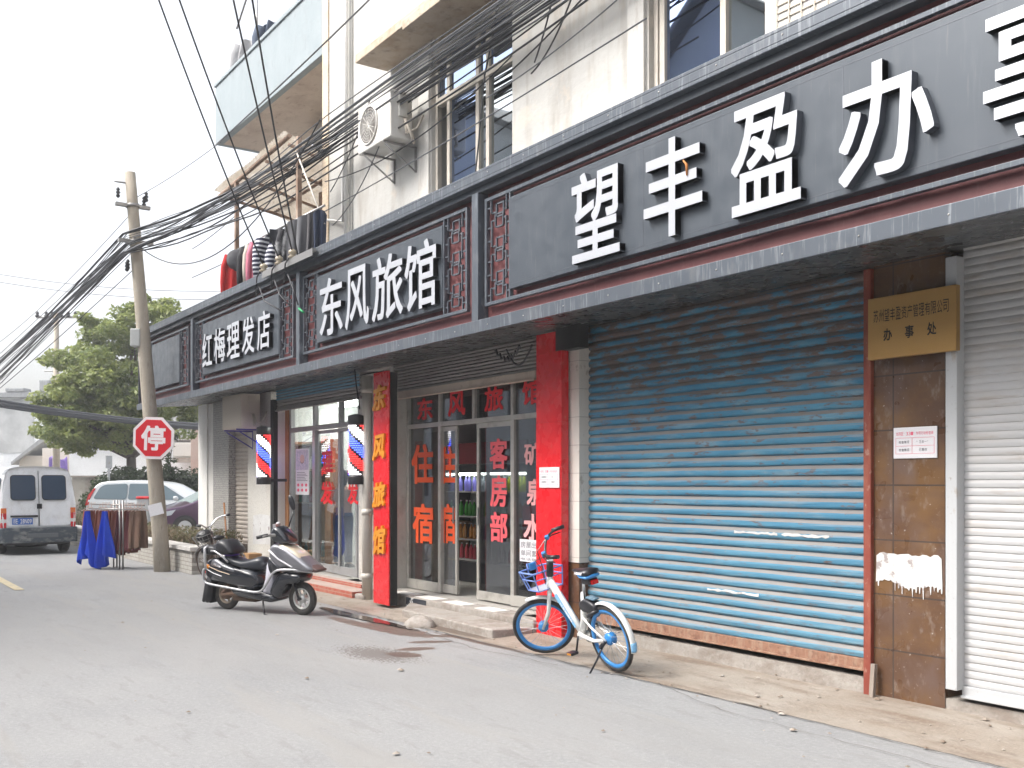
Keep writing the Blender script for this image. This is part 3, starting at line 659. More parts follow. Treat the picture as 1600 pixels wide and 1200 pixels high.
sign_panel(304.5, 458, 304, 317, 437, 458, 'grey sign reading 红梅理发店 over the barber shop', ch_('红梅理发店', [(316,331),(334.5,351.5),(354.5,374),(378,397),(401.5,421.5)], 3.72, 4.30))
sign_panel(473, 729.5, 473, 495, 693, 729.5, 'grey sign reading 东风旅馆 over the hotel door', ch_('东风旅馆', [(499.5,535),(539,576),(581,629),(632,681)], 3.645, 4.40))
c4 = ch_('望丰盈办', [(893,968),(1005.5,1097),(1142,1251),(1310,1459)], 3.645, 4.42)
c4[3] = (c4[3][0], c4[3][1], c4[3][2], 3.63, 4.38)
g1 = X(1536, YL); wd = c4[3][2]-c4[3][1]; c4.append(('事', g1, g1+wd*1.02, 3.64, 4.43)); c4.append(('处', g1+wd*1.45, g1+wd*2.47, 3.64, 4.42))
sign_panel(757, 9999, 757, 796, None, None, 'long grey sign with the big letters 望丰盈办事处 over the blue shutter', c4, seams=(X(1046,YP)-.3, X(1319,YP)))

# fixing screws along the trims and a rusty scrap caught behind the letter
for k in range(34):
    xq = XLW+.4+k*.62
    if xq > XR: break
    m_ = MB(); m_.lathe([(.008,0),(.006,.004),(0,.005)], (xq, YF-.02, ZB0+.06), (0,-1,0), 8); child('screw', m_, M['steel']); m_ = MB(); m_.lathe([(.008,0),(.006,.004),(0,.005)], (xq, YF-.02, ZB1-.03), (0,-1,0), 8); child('screw', m_, M['steel'])
m_ = MB(); xq = X(1073, 5.5); m_.tube([(xq, 5.5, Z(1073,274,5.5)), (xq+.01, 5.49, Z(1073,258,5.5)), (xq-.02, 5.48, Z(1073,250,5.5))], [.006,.012,.005], 6); solo('rusty_scrap', m_, mat('orange_scrap', (.50,.20,.06), .8), 'small orange brown scrap stuck behind the strokes of 丰 on the long sign', 'scrap')
# ------------------------------------------------------------------ roller shutters
def slats(mb, x0, x1, z0, z1, pitch, y, depth=.018, curved=True, wob=.0):
    """rolled slats: rounded face, dusty ledge on top, dark groove between"""
    n = max(1, int((z1-z0)/pitch+.5)); p = (z1-z0)/n; prof = []
    for i in range(n):
        b = z0+i*p
        prof += [(y+depth*.95, b), (y+depth*.25, b+p*.06), (y, b+p*.2), (y-depth*.12, b+p*.42), (y+depth*.0, b+p*.60), (y+depth*.5, b+p*.80), (y+depth*.95, b+p*.94)]
    prof.append((y+depth*.95, z1))
    nx = max(2, int((x1-x0)/.35)); base = len(mb.v); rnd = random.Random(int(abs(x0*100)))
    dz = [[rnd.uniform(-wob, wob) for _ in prof] for _ in range(nx+1)]
    for i in range(nx+1):
        for j, (yy, zz_) in enumerate(prof): mb.v.append(Vector((x0+(x1-x0)*i/nx, yy+(dz[i][j]*.5), zz_+dz[i][j-j % 7]*(.6))))
    k = len(prof)
    for i in range(nx):
        for j in range(k-1):
            a = base+i*k+j; mb.f.append([a, a+k, a+k+1, a+1]); mb.s.append(False); mb.m.append(mb.mi)
    return mb
def shutter(x0, x1, z0, z1, pitch, y, label, mt, name='roller_shutter', rail=.09, railmat=None, posts=(), depth=.02, wob=.001):
    t = thing(name, ((x0+x1)/2, y, z0), label, 'shutter')
    build('slat_curtain', slats(MB(), x0, x1, z0+rail, z1, pitch, y, depth, wob=wob), mt, t)
    r_ = MB(); r_.box(x0, x1, y-.015, y+.03, z0, z0+rail); r_.box(x0, x1, y-.035, y-.0155, z0, z0+.02); build('bottom_rail', r_, railmat or mt, t, bev=.004)
    for (a, b, za, zb, ya, yb, pm) in posts:
        r_ = MB(); r_.box(a, b, ya, yb, za, zb); build('guide_rail', r_, M[pm], t, bev=.005)
    return t
ZBLU0 = Z(1180,1017,YW)
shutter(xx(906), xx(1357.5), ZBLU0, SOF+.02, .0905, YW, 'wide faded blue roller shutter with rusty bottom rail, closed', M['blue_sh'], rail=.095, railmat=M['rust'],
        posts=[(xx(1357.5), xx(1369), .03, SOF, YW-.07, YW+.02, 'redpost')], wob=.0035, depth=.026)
shutter(xx(1495,YW-.1), XR, .16, SOF+.06, .057, YW-.02, 'closed white roller shutter with clean white guide rail, at the right edge', M['white_sh'], rail=.085, railmat=M['whitepost'], wob=.0006,
        posts=[(xx(1477,YW-.11), xx(1495,YW-.11), Z(1488,1077,YW-.08), Z(1488,402,YW-.08), YW-.11, YW-.0, 'whitepost')], depth=.009)
mbq = MB(); mbq.box(0,.035,0,.035,0,Z(1374,1035,YW)-.04); solo('timber_stake', mbq.xf(Matrix.Translation((xx(1372)-.0, YW-.12, .04)) @ Matrix.Rotation(R(-6),4,'X')), mat('grey_wood', (.24,.20,.17), .8, layers=[(6,.4,.7,(.33,.28,.24),(4,4,.5))]), 'short grey timber stake leaning at the foot of the red post', 'wood')
rnd = random.Random(77)
bs = [o for o in sc.objects if o.name == 'roller_shutter'][0]
for (p0, p1, q) in ((1148,1215,829),(1222,1296,832),(1106,1186,925)):
    zc = Z((p0+p1)/2, q, YW); x0, x1 = X(p0, YW), X(p1, YW); k = 14; zc = ZBLU0+.095+round((zc-ZBLU0-.095)/.0905-.4)*.0905+.037
    top = [(x0+(x1-x0)*i/k, zc+.016*rnd.uniform(.2,1)) for i in range(k+1)]; bot = [(x0+(x1-x0)*i/k, zc-.016*rnd.uniform(.2,1)) for i in range(k, -1, -1)]
    m_ = MB(); m_.prism(top+bot, 'xz', YW-.0075, YW-.0045); build('paint_scrape', m_, M['paint'], bs)
# barber roller (half rolled), beige shutter, hotel roller
zb_ = 2.98
shutter(xx(431), xx(561), zb_, SOF-.0, .055, YW+.02, 'half raised blue and grey roller shutter over the barber shop doors', M['grey_sh'], rail=.05, railmat=M['grey_sh'])
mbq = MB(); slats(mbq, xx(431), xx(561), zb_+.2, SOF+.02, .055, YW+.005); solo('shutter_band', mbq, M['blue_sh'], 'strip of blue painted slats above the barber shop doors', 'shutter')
shutter(xx(360), xx(388.5), .18, 2.75, .085, YW+.1, 'narrow beige roller shutter below the lower air conditioner', M['beige_sh'])
shutter(xx(610), xx(838), 2.88, SOF+.02, .045, YW-.0, 'half raised dull grey roller shutter over the hotel doors', M['grey_sh'], rail=.11, railmat=M['soff_beige'])
mbq = MB(); mbq.box(xx(361), xx(388), YW+.05, YW+.3, 2.76, SOF); bp('wall', mbq, M['render'])

# ------------------------------------------------------------------ notices and plaque on the brown pier
def flat_sign(name, px0, px1, zc0, zc1, y, th, mt, label, cat='sign'):
    a, b = X(px0, y), X(px1, y)
    t = thing(name, ((a+b)/2, y, zc0), label, cat); m_ = MB(); m_.box(a, b, y, y+th, zc0, zc1); build('board', m_, mt, t, bev=.003); return t, a, b
yp = YW-.17
za, zb = Z(1425,555,yp), Z(1425,456,yp)
t, a, b = flat_sign('brass_plaque', 1356, 1494, za, zb, yp, .05, M['brass'], 'brass plaque with black characters at the top of the brown tiled pier')
m_ = MB(); wd = b-a; hh = zb-za
text_line(m_, '苏州望丰盈资产管理有限公司', (a+wd*.07, yp, za+hh*.60), (wd*.86,0,0), (0,0,hh*.2), (0,-1,0), off=.003)
for ch, q in zip('办事处', (.19,.44,.69)): put(m_, ch, (a+wd*q, yp, za+hh*.28), (wd*.10,0,0), (0,0,hh*.2), (0,-1,0), off=.02)
build('lettering', m_, M['ink'], t)
def notice(px0, px1, za, zb, y, label):
    t, a, b = flat_sign('notice', px0, px1, za, zb, y, .012, M['paper'], label, 'notice')
    wd, hh = b-a, zb-za; m_ = MB()
    text_line(m_, '姑苏区“331”专项行动检查表', (a+wd*.07, y, za+hh*.74), (wd*.86,0,0), (0,0,hh*.11), (0,-1,0), off=.0)
    for zq in (.15,.40,.66): m_.box(a+wd*.06, b-wd*.06, y-.002, y-.0008, za+hh*zq-.001, za+hh*zq+.001)
    for xq in (.06,.44,.94): m_.box(a+wd*xq-.001, a+wd*xq+.001, y-.0021, y-.0009, za+hh*.15, za+hh*.66)
    build('print', m_, M['pinkink'], t)
    m_ = MB()
    text_line(m_, '检查情况', (a+wd*.13, y, za+hh*.48), (wd*.25,0,0), (0,0,hh*.09), (0,-1,0)); text_line(m_, '“三合一”', (a+wd*.54, y, za+hh*.48), (wd*.3,0,0), (0,0,hh*.09), (0,-1,0))
    text_line(m_, '检查情况', (a+wd*.13, y, za+hh*.23), (wd*.25,0,0), (0,0,hh*.09), (0,-1,0)); text_line(m_, '已整改', (a+wd*.6, y, za+hh*.23), (wd*.19,0,0), (0,0,hh*.09), (0,-1,0))
    build('table_text', m_, M['greyink'], t)
yn = YW-.045
notice(1396, 1464, Z(1430,716,yn), Z(1430,667,yn), yn, 'white notice with pink print on the brown tiled pier below the brass plaque')

# ------------------------------------------------------------------ hotel front
# red pier right of the doors
yr = 6.5
ra, rb = X(837.5, yr), X(877, yr)
rp = thing('red_board', ((ra+rb)/2, yr, .02), 'tall wide plain red board right of the hotel doors, behind the blue bicycle', 'board')
m_ = MB(); m_.box(ra, rb, yr, yr+.1, .02, Z(857,660,yr)); m_.box(ra, rb, yr+.002, yr+.1, Z(857,660,yr), SOF-.03); build('panel', m_, M['redpaint'], rp, bev=.004)
notice(842.5, 873.5, Z(858,762,yr-.015), Z(858,730,yr-.015), yr-.015, 'small white notice on the wide red board right of the hotel doors')
# red vertical signboard left, gold characters
yl = 6.2
la, lb = X(583.5, yl), X(607.5, yl)
zt_, zb_ = Z(595,581,yl), Z(595,944,yl)
t = thing('vertical_signboard', ((la+lb)/2, yl, zb_), 'tall narrow red signboard with gold characters 东风旅馆 beside the white pipe', 'sign')
m_ = MB(); m_.box(la, lb, yl, yl+.02, zb_, zt_); build('panel', m_, M['redpaint'], t, bev=.003)
m_ = MB(); m_.box(la+.01, lb+.012, yl+.02, yl+.12, zb_, zt_-.02); build('back_frame', m_, M['dark'], t)
for ch, (p0, p1) in zip('东风旅馆', [(602,645),(680,722),(754,796),(822,870)]):
    m_ = MB(); z0, z1 = Z(594,p1,yl), Z(594,p0,yl); x0, x1 = X(585.5,yl), X(604,yl)
    put(m_, ch, (x0, yl-.001, z0+.02), (x1-x0,0,.03), (0,0,z1-z0-.03), (0,-1,0), depth=.03, off=.03, shear=.15); build('character', m_, M['gold'], t)
# frames
YD = 6.95
def dx(p): return X(p, YD)
FL = .19
ha, hb = dx(635), dx(868)
hf = thing('storefront', ((ha+hb)/2, YD, FL), 'aluminium framed glass shop front of the hotel, one sliding door open', 'shop front')
fr = MB(); zt0, zt1 = 2.47, 2.53; ztop = 2.93
fr.box(ha, ha+.06, YD, YD+.08, FL, ztop+.1); fr.box(hb-.06, hb, YD, YD+.08, FL, ztop+.1); fr.box(ha+.06, hb-.06, YD-.004, YD+.084, zt0, zt1)
fr.box(ha+.06, hb-.06, YD, YD+.08, ztop, ztop+.06)
for p in (686, 739, 799.5): xq = dx(p); fr.box(xq-.03, xq+.03, YD+.002, YD+.078, zt1, ztop)
for p in (686, 800): xq = dx(p); fr.box(xq-.035, xq+.035, YD+.001, YD+.079, FL, zt0)
fr.box(ha+.06, dx(686)-.035, YD, YD+.08, FL, FL+.13); fr.box(dx(800)+.035, hb-.06, YD, YD+.08, FL, FL+.13)
build('frame', fr, M['alu_warm'], hf, bev=.004)
for i, (p, q) in enumerate(((ha+.06, dx(686)-.03),(dx(686)+.03, dx(739)-.03),(dx(739)+.03, dx(799.5)-.03),(dx(799.5)+.03, hb-.06))):
    g = MB(); g.box(p, q, YD+.038, YD+.042, zt1, ztop); build('transom_pane', g, M['glass_dark'], hf)
for (p, q) in ((ha+.06, dx(686)-.035), (dx(800)+.035, hb-.06)):
    g = MB(); g.box(p, q, YD+.038, YD+.042, FL+.13, zt0); build('side_pane', g, M['glass_dark'], hf)
def leaf(p0, p1, y, pane='glass_dark', handle_at=None):
    a, b = X(p0, y), X(p1, y); l_ = MB(); s = .05
    l_.box(a, a+s, y, y+.035, FL+.01, zt0-.01); l_.box(b-s, b, y, y+.035, FL+.01, zt0-.01); l_.box(a+s, b-s, y, y+.035, FL+.01, FL+.12); l_.box(a+s, b-s, y, y+.035, zt0-.07, zt0-.01)
    o = build('sliding_door', l_, M['alu_warm'], hf, bev=.004)
    g = MB(); g.box(a+s, b-s, y+.015, y+.02, FL+.12, zt0-.07); build('pane', g, M[pane], o)
    if handle_at is not None:
        h_ = MB(); xq = X(handle_at, y); h_.box(xq-.012, xq+.012, y-.018, y, 1.15, 1.38); build('handle', h_, M['steel'], o, bev=.004)
    return o
leaf(660, 714, YD+.045, handle_at=709); leaf(744.5, 801, YD+.005, handle_at=748)
def film(chars, mt, y, name='window_lettering', par=None):
    for ch, p0, p1, q0, q1 in chars:
        m_ = MB(); a, b = X(p0, y), X(p1, y); mid = (p0+p1)/2; z0, z1 = Z(mid, q1, y), Z(mid, q0, y)
        put(m_, ch, (a, y, z0), (b-a,0,0), (0,0,z1-z0), (0,-1,0), off=.03)
        build(name, m_, mt, par if par else hf)
film([('住',643,677,694,756),('宿',645,677,787,849)], M['orangefilm'], YD+.034)
film([('客',765,793,685,733),('房',766,792,742,792),('部',766,793,800,847)], M['pinkfilm'], YD+.0)
film([('住',688,712,697,756),('宿',688,712,787,849)], M['orangefilm'], YD+.055)
film([('矿',819,845,692,727),('泉',823,848,748,790),('水',818,848,803,845)], M['palefilm'], YD+.034)
film([('东',652,676,622,656),('风',700,727,610,650),('旅',757,786,604,642),('馆',816,846,592,632)], M['redfilm'], YD+.034)
# rental notice paper on the side pane
t, a, b = flat_sign('rental_notice', 812, 850, Z(825,878,YD+.03), Z(825,843,YD+.03), YD+.025, .004, M['paper'], 'white rental notice with black handwriting taped low on the glass left of the red board', 'notice')
m_ = MB(); wd = b-a; zz0, zz1 = Z(825,878,YD+.03), Z(825,843,YD+.03); hh = zz1-zz0
text_line(m_, '房屋出租', (a+wd*.05, YD+.025, zz0+hh*.62), (wd*.9,0,0), (0,0,hh*.28), (0,-1,0)); text_line(m_, '单间套房', (a+wd*.05, YD+.025, zz0+hh*.25), (wd*.9,0,0), (0,0,hh*.28), (0,-1,0))
text_line(m_, '电话联系', (a+wd*.05, YD+.025, zz0+hh*.06), (wd*.9,0,0), (0,0,hh*.12), (0,-1,0)); build('print', m_, M['greyink'], t)
# red posters behind the side panes
def panel_in(p0, p1, q0, q1, y, mt, name, label, cat, th=.01):
    m_ = MB(); m_.box(X(p0,y), X(p1,y), y, y+th, Z(p0,q1,y), Z(p0,q0,y)); return solo(name, m_, mt, label, cat)
panel_in(648, 659, 690, 906, YD+.12, M['redpaint'], 'door_couplet', 'narrow red paper strip hanging behind the left glass of the hotel', 'paper strip')
panel_in(666, 686, 700, 915, YD+.15, mat('faded_red_sheet', (.55,.10,.12), .6), 'red_sheet', 'broad faded red sheet behind the left glass of the hotel', 'sheet')
panel_in(816, 845, 790, 880, YD+.14, M['redpaint'], 'red_poster', 'red poster behind the right glass of the hotel', 'poster')
# interior
mb = MB(); y0, y1 = YD+.2, 10.2; xi0, xi1 = dx(634)-1.6, dx(868)+1.8
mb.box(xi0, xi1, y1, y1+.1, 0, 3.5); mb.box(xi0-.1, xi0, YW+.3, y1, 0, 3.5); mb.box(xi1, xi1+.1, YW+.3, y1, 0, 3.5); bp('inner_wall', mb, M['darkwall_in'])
mb = MB(); mb.box(xi0, xi1, YW+.02, y1, .0, FL-.01); bp('floor', mb, M['floor_in'])
yfz = 8.1
def fr_x(p): return X(p, yfz)
FA, FB = fr_x(694), fr_x(822)
t = thing('drinks_fridge', ((FA+FB)/2, yfz, FL), 'tall black drinks fridge with lit shelves behind the hotel doors', 'fridge')
m_ = MB(); zf = Z(760,738,yfz); m_.box(FA-.05, FB+.05, yfz, yfz+.6, FL, FL+.3); m_.box(FA-.05, FB+.05, yfz, yfz+.6, zf, zf+.12); m_.box(FA-.05, FA, yfz, yfz+.6, FL+.3, zf); m_.box(FB, FB+.05, yfz, yfz+.6, FL+.3, zf); m_.box(FA, FB, yfz+.55, yfz+.6, FL+.3, zf)
build('cabinet', m_, M['black_pl'], t)
m_ = MB(); xm = fr_x(762); m_.box(xm-.03, xm+.03, yfz-.01, yfz+.04, FL+.3, zf); build('door_post', m_, M['black_pl'], t)
m_ = MB(); m_.box(FA, FB, yfz+.5, yfz+.549, FL+.3, zf); build('back_panel', m_, mat('fridge_back', (.6,.68,.62), .5), t)
m_ = MB(); m_.box(FA+.02, FB-.02, yfz+.02, yfz+.06, zf-.04, zf-.005); build('tube_light', m_, mat('fridge_lamp', (.9,1,.9), .5, emit=((.92,1,.9), 5)), t)
m_ = MB(); m_.box(FA-.05, FB+.05, yfz-.02, yfz-.0, zf+.13, zf+.45); build('header', m_, mat('dark_red_header', (.30,.02,.03), .5), t)
shelf_z = [Z(760, q, yfz) for q in (768, 808, 845, 878)]
for i, sz in enumerate(shelf_z): m_ = MB(); m_.box(FA, FB, yfz+.04, yfz+.48, sz-.02, sz); build('shelf', m_, mat('wire_shelf%d' % i, (.6,.62,.6), .4), t)
cols = [[(.18,.16,.55),(.75,.8,.9),(.62,.72,.05)], [(.06,.42,.05),(.10,.5,.06),(.75,.30,.03)], [(.5,.22,.03),(.20,.06,.28),(.65,.35,.05)], [(.45,.03,.05),(.5,.5,.5),(.3,.02,.04)]]
CM = {}
def cmat(c, r_=.35):
    k = tuple(c)
    if k not in CM: CM[k] = mat('drink_label', c, r_)
    return CM[k]
bm = MB(); bm.lathe([(.032,0),(.034,.01),(.034,.14),(.028,.17),(.013,.20),(.013,.22)], (0,0,0), n=10)
cap = MB(); cap.lathe([(.015,0),(.015,.02)], (0,0,.22), n=8)
pb = thing('drink_bottle', (0,0,0), 'green capped drink bottle on the second shelf of the lit fridge', 'bottle', 'drink bottles in the hotel fridge')
build('bottle_body', bm, cmat((.06,.42,.05)), pb, world=False); build('cap', cap, M['white_pl'], pb, world=False)
rownames = ['purple or yellow labelled drink bottle on the top fridge shelf', 'green or orange drink bottle on the second fridge shelf', 'amber or dark drink bottle on the third fridge shelf', 'red topped drink bottle on the lowest fridge shelf']
pb_b = [c for c in sc.objects if c.parent == pb and c.name.startswith('bottle_body')][0]; pb_c = [c for c in sc.objects if c.parent == pb and c.name.startswith('cap')][0]
rnd = random.Random(8); first = True
bodies = {}
for r_, sz in enumerate(shelf_z):
    k = 17
    for i in range(k):
        x = FA+.06+(FB-FA-.12)*i/(k-1)
        if abs(x-xm) < .02: continue
        if first: o = pb; bb = pb_b; first = False
        else:
            o = pb.copy(); COL.objects.link(o); bb = pb_b.copy(); COL.objects.link(bb); bb.parent = o; cc = pb_c.copy(); COL.objects.link(cc); cc.parent = o
        o.location = (x, yfz+.12+rnd.uniform(-.02,.02), sz+.001); o['label'] = rownames[r_]; o['group'] = ['top shelf drink bottles', 'second shelf drink bottles', 'third shelf drink bottles', 'lowest shelf drink bottles'][r_]
        c = cols[r_][min(2, int(i/6))]
        key = c
        if key not in bodies:
            me = pb_b.data.copy(); me.materials[0] = cmat(c); bodies[key] = me
        bb.data = bodies[key]
# goods seen through the right hand panes
yq = 8.6; t = thing('goods_rack', (X(790,yq), yq, FL), 'steel rack stacked with cartons inside the hotel shop, right of the fridge', 'rack')
ga, gb = X(838,yq), X(838,yq)+1.4
m_ = MB()
for q in (ga, gb): m_.box(q-.02, q+.02, yq, yq+.04, FL, 2.3); m_.box(q-.02, q+.02, yq+.4, yq+.44, FL, 2.3)
build('upright', m_, M['steel'], t)
for z_ in (.55,1.05,1.55,2.05): m_ = MB(); m_.box(ga, gb, yq, yq+.44, z_, z_+.02); build('shelf', m_, M['steel'], t)
rnd = random.Random(9)
for li, z_ in enumerate((.57,1.07,1.57)):
    x = ga+.03; i = 0
    while x < gb-.3:
        w_ = rnd.uniform(.22,.36); h_ = rnd.uniform(.2,.38); c = rnd.choice([(.35,.20,.09),(.5,.06,.05),(.10,.20,.45),(.55,.5,.42)])
        m_ = MB(); m_.box(x, x+w_, yq+.03, yq+.36, z_+.001, z_+h_); solo('carton', m_, cmat(c), 'carton of goods on the %s shelf of the steel rack in the hotel' % ['lowest','middle','upper'][li], 'carton', group='cartons on the %s shelf of the hotel rack' % ['lowest','middle','upper'][li], bev=.006)
        x += w_+.02; i += 1
m_ = MB(); yk = 7.9; m_.box(X(655,yk), X(690,yk), yk, yk+.5, FL, 1.05); m_.box(X(655,yk)-.04, X(690,yk)+.04, yk-.04, yk+.54, 1.051, 1.10); solo('counter', m_, mat('counter_laminate', (.30,.20,.13), .4), 'brown shop counter behind the left glass of the hotel', 'counter', bev=.01)
# steps
def step(x0, x1, y0, y1, z1, mt, name, label, bev=.012, ex=None):
    m_ = MB(); m_.box(x0, x1, y0, y1, -.02, z1)
    return solo(name, m_, mt, label, 'step', bev=bev)
bp('threshold', MB().box(xx(609), X(838,6.5), 6.46, YD+.1, 0, .178), M['curb'], bev=.012)
bp('threshold', MB().box(X(838,6.8), X(868,6.8), 6.62, YD+.1, 0, .178), M['curb'])
for (p0, p1) in ((622,652),(660,690),(703,735),(754,786)):
    m_ = MB(); m_.box(X(p0,6.62), X(p1,6.62), 6.50, 6.72, .1785, .184); bp('glazed_tile', m_, M['plainwhite'])
m_ = MB(); m_.box(X(634,6.45), X(665,6.45), 6.452, 6.459, .03, .165); bp('black_tile', m_, mat('black_marble', (.035,.04,.05), .25, layers=[(9,.55,.6,(.5,.5,.5))]))
g0 = G(690,978); g1 = G(769,999)
m_ = MB(); xs_a = X(612, 6.0); m_.prism([(xs_a-.35, 6.46),(xs_a+.25, 6.02),(g1.x, 5.98),(g1.x+.10, 6.452)], 'xy', -.02, .105)
solo('concrete_step', m_, M['curb'], 'worn lower concrete step in front of the hotel doors', 'step', bev=.018)
# lump of concrete
m_ = MB(); rnd = random.Random(2); g = G(657, 978)
def lump(u, v):
    a = 2*pi*u; b = pi/2*v; k = 1+.05*sin(a*3+1)+.03*sin(a*5+b*4)+.012*sin(a*11+b*9)
    return (g.x+.24*k*cos(a)*cos(b), g.y+.17*k*sin(a)*cos(b), .13*sin(b)*k-.01)
m_.grid(lump, 26, 10); solo('concrete_lump', m_, M['curb'], 'rough rounded lump of concrete against the lower hotel step', 'stone')
# ------------------------------------------------------------------ barber shop front
ba, bb_ = dx(452), dx(562)
bf = thing('storefront', ((ba+bb_)/2, YD, .19), 'aluminium framed glass front of the barber shop with red window lettering', 'shop front')
fr = MB(); t0, t1 = 2.60, 2.68; tp = 3.04
fr.box(ba, ba+.07, YD, YD+.08, FL, tp); fr.box(bb_-.07, bb_, YD, YD+.08, FL, tp); fr.box(ba+.07, bb_-.07, YD-.003, YD+.083, t0, t1); fr.box(ba+.07, bb_-.07, YD, YD+.08, tp, tp+.06)
for p in (490, 530): xq = dx(p); fr.box(xq-.04, xq+.04, YD+.001, YD+.079, t1, tp)
fr.box(dx(490)-.06, dx(490)+.05, YD+.001, YD+.079, FL, t0); fr.box(ba+.07, dx(490)-.06, YD, YD+.08, FL, FL+.12)
build('frame', fr, M['alu'], bf, bev=.004)
for (p, q) in ((ba+.07, dx(490)-.04),(dx(490)+.04, dx(530)-.04),(dx(530)+.04, bb_-.07)):
    g_ = MB(); g_.box(p, q, YD+.038, YD+.042, t1, tp); build('transom_pane', g_, M['glass'], bf)
g_ = MB(); g_.box(ba+.07, dx(490)-.06, YD+.038, YD+.042, FL+.12, t0); build('side_pane', g_, M['glass'], bf)
for (p0, p1, y) in ((494, 534, YD+.045), (528, 558, YD+.005)):
    a, b = X(p0,y), X(p1,y); l_ = MB(); s = .065
    l_.box(a, a+s, y, y+.035, FL+.01, t0-.01); l_.box(b-s, b, y, y+.035, FL+.01, t0-.01); l_.box(a+s, b-s, y, y+.035, FL+.01, FL+.14); l_.box(a+s, b-s, y, y+.035, t0-.07, t0-.01)
    o = build('sliding_door', l_, M['alu'], bf, bev=.004); g_ = MB(); g_.box(a+s, b-s, y+.015, y+.02, FL+.14, t0-.07); build('pane', g_, M['glass'], o)
film([('理',503,520,705,738),('发',501,520,752,788)], M['redfilm'], YD+.04, par=bf)
film([('理',543,560,700,745),('发',543,560,752,788)], M['redfilm'], YD+.0, par=bf)
m_ = MB(); m_.box(X(447,YD), X(452,YD), YD-.02, YD+.1, FL, 3.1); bp('wooden_jamb', m_, M['wood'])
m_ = MB(); m_.box(X(430.5,6.8), X(447,YD), 6.8, YD+.1, FL, 3.2); bp('jamb_wall', m_, M['whitewall_in'])
# poster on glass
t, a, b = flat_sign('hair_poster', 462, 482.5, Z(472,773,YD+.03), Z(472,701,YD+.03), YD+.028, .004, M['paper'], 'white barber poster with a portrait, on the left glass of the barber shop', 'poster')
za, zb = Z(472,773,YD+.03), Z(472,701,YD+.03); wd, hh = b-a, zb-za; yq = YD+.0275
m_ = MB(); m_.box(a+wd*.05, b-wd*.05, yq, yq+.0005, za+hh*.54, zb-hh*.03); build('picture', m_, mat('poster_picture', (.45,.45,.52), .5, layers=[(22,.45,.6,(.7,.6,.68))]), t)
m_ = MB(); m_.ball((a+wd*.5, yq, za+hh*.78), wd*.17, .002, hh*.09); build('portrait_face', m_, mat('print_skin', (.62,.40,.33), .6), t)
m_ = MB(); m_.ball((a+wd*.5, yq+.0015, za+hh*.76), wd*.26, .002, hh*.14); build('portrait_hair', m_, mat('print_hair', (.22,.12,.10), .6), t)
m_ = MB()
for r_ in range(6): m_.box(a+wd*.08, a+wd*(.9-.1*(r_ % 3)), yq, yq+.0005, za+hh*(.30+.035*r_), za+hh*(.312+.035*r_))
build('print', m_, M['greyink'], t)
m_ = MB()
for r_ in range(2):
    for c_ in range(3): m_.ball((a+wd*(.2+.3*c_), yq, za+hh*(.1+.11*r_)), wd*.09, .001, hh*.035)
build('price_marks', m_, M['pinkink'], t)
# interior of the barber
xi0, xi1 = dx(452)-1.6, dx(562)+.35; y1 = 10.0
m_ = MB(); m_.box(xi0, xi1, y1, y1+.1, 0, 3.5); m_.box(xi0-.1, xi0, YW+.3, y1, 0, 3.5); m_.box(xi1, xi1+.1, 7.2, y1, 0, 3.5); m_.box(xi0,xi1,YD+.1,y1,3.3,3.4); bp('inner_wall', m_, M['whitewall_in'])
m_ = MB(); m_.box(xi0, xi1, YW+.02, y1, 0, FL-.01); bp('floor', m_, M['floor_in'])
m_ = MB(); m_.box(xi0+.3, xi1-.2, 8.5, 8.7, 3.22, 3.29); solo('ceiling_light', m_, mat('ceiling_tube', (1,1,1), .5, emit=((1,.98,.94), 15)), 'long lit ceiling lamp inside the barber shop', 'lamp')
# wooden shelf with bottles behind the left glass
ys = 7.6; sa, sb = X(458,ys), X(507,ys)
t = thing('wall_shelf', ((sa+sb)/2, ys, FL), 'wooden shelf unit with bottles inside the barber shop', 'shelf')
m_ = MB(); m_.box(sa-.03, sa, ys, ys+.35, FL, 2.5); m_.box(sb, sb+.03, ys, ys+.35, FL, 2.5); build('upright', m_, M['wood'], t)
m_ = MB(); m_.box(sa, sb, ys+.33, ys+.35, FL, 2.5); build('back_board', m_, mat('brown_board', (.32,.25,.20), .7), t)
SZ = [FL+.12, 1.32, 1.95, 2.45]
for z_ in SZ: m_ = MB(); m_.box(sa, sb, ys, ys+.33, z_-.025, z_); build('shelf_board', m_, mat('pale_shelf', (.58,.46,.33), .6), t)
bc = [((.75,.75,.72),'white'), ((.15,.45,.38),'green'), ((.12,.42,.5),'teal'), ((.8,.8,.8),'white'), ((.05,.35,.2),'dark green'), ((.5,.06,.06),'red')]
rnd = random.Random(4)
for si, z_ in enumerate(SZ[:3]):
    for i in range(6):
        x = sa+.08+(sb-sa-.16)*i/5; hgt = rnd.uniform(.16,.34); rr = rnd.uniform(.03,.055); c, nm = bc[(i*2+si) % 6]
        m_ = MB(); m_.lathe([(rr*.9,0),(rr,.01),(rr,hgt*.7),(rr*.4,hgt*.85),(rr*.35,hgt)], (x, ys+.12, z_+.001), n=12)
        solo('hair_product_bottle', m_, cmat(c), '%s plastic bottle on the %s shelf of the barber' % (nm, ['lowest','middle','upper'][si]), 'bottle', group='%s bottles on the %s barber shelf' % (nm, ['lowest','middle','upper'][si]))
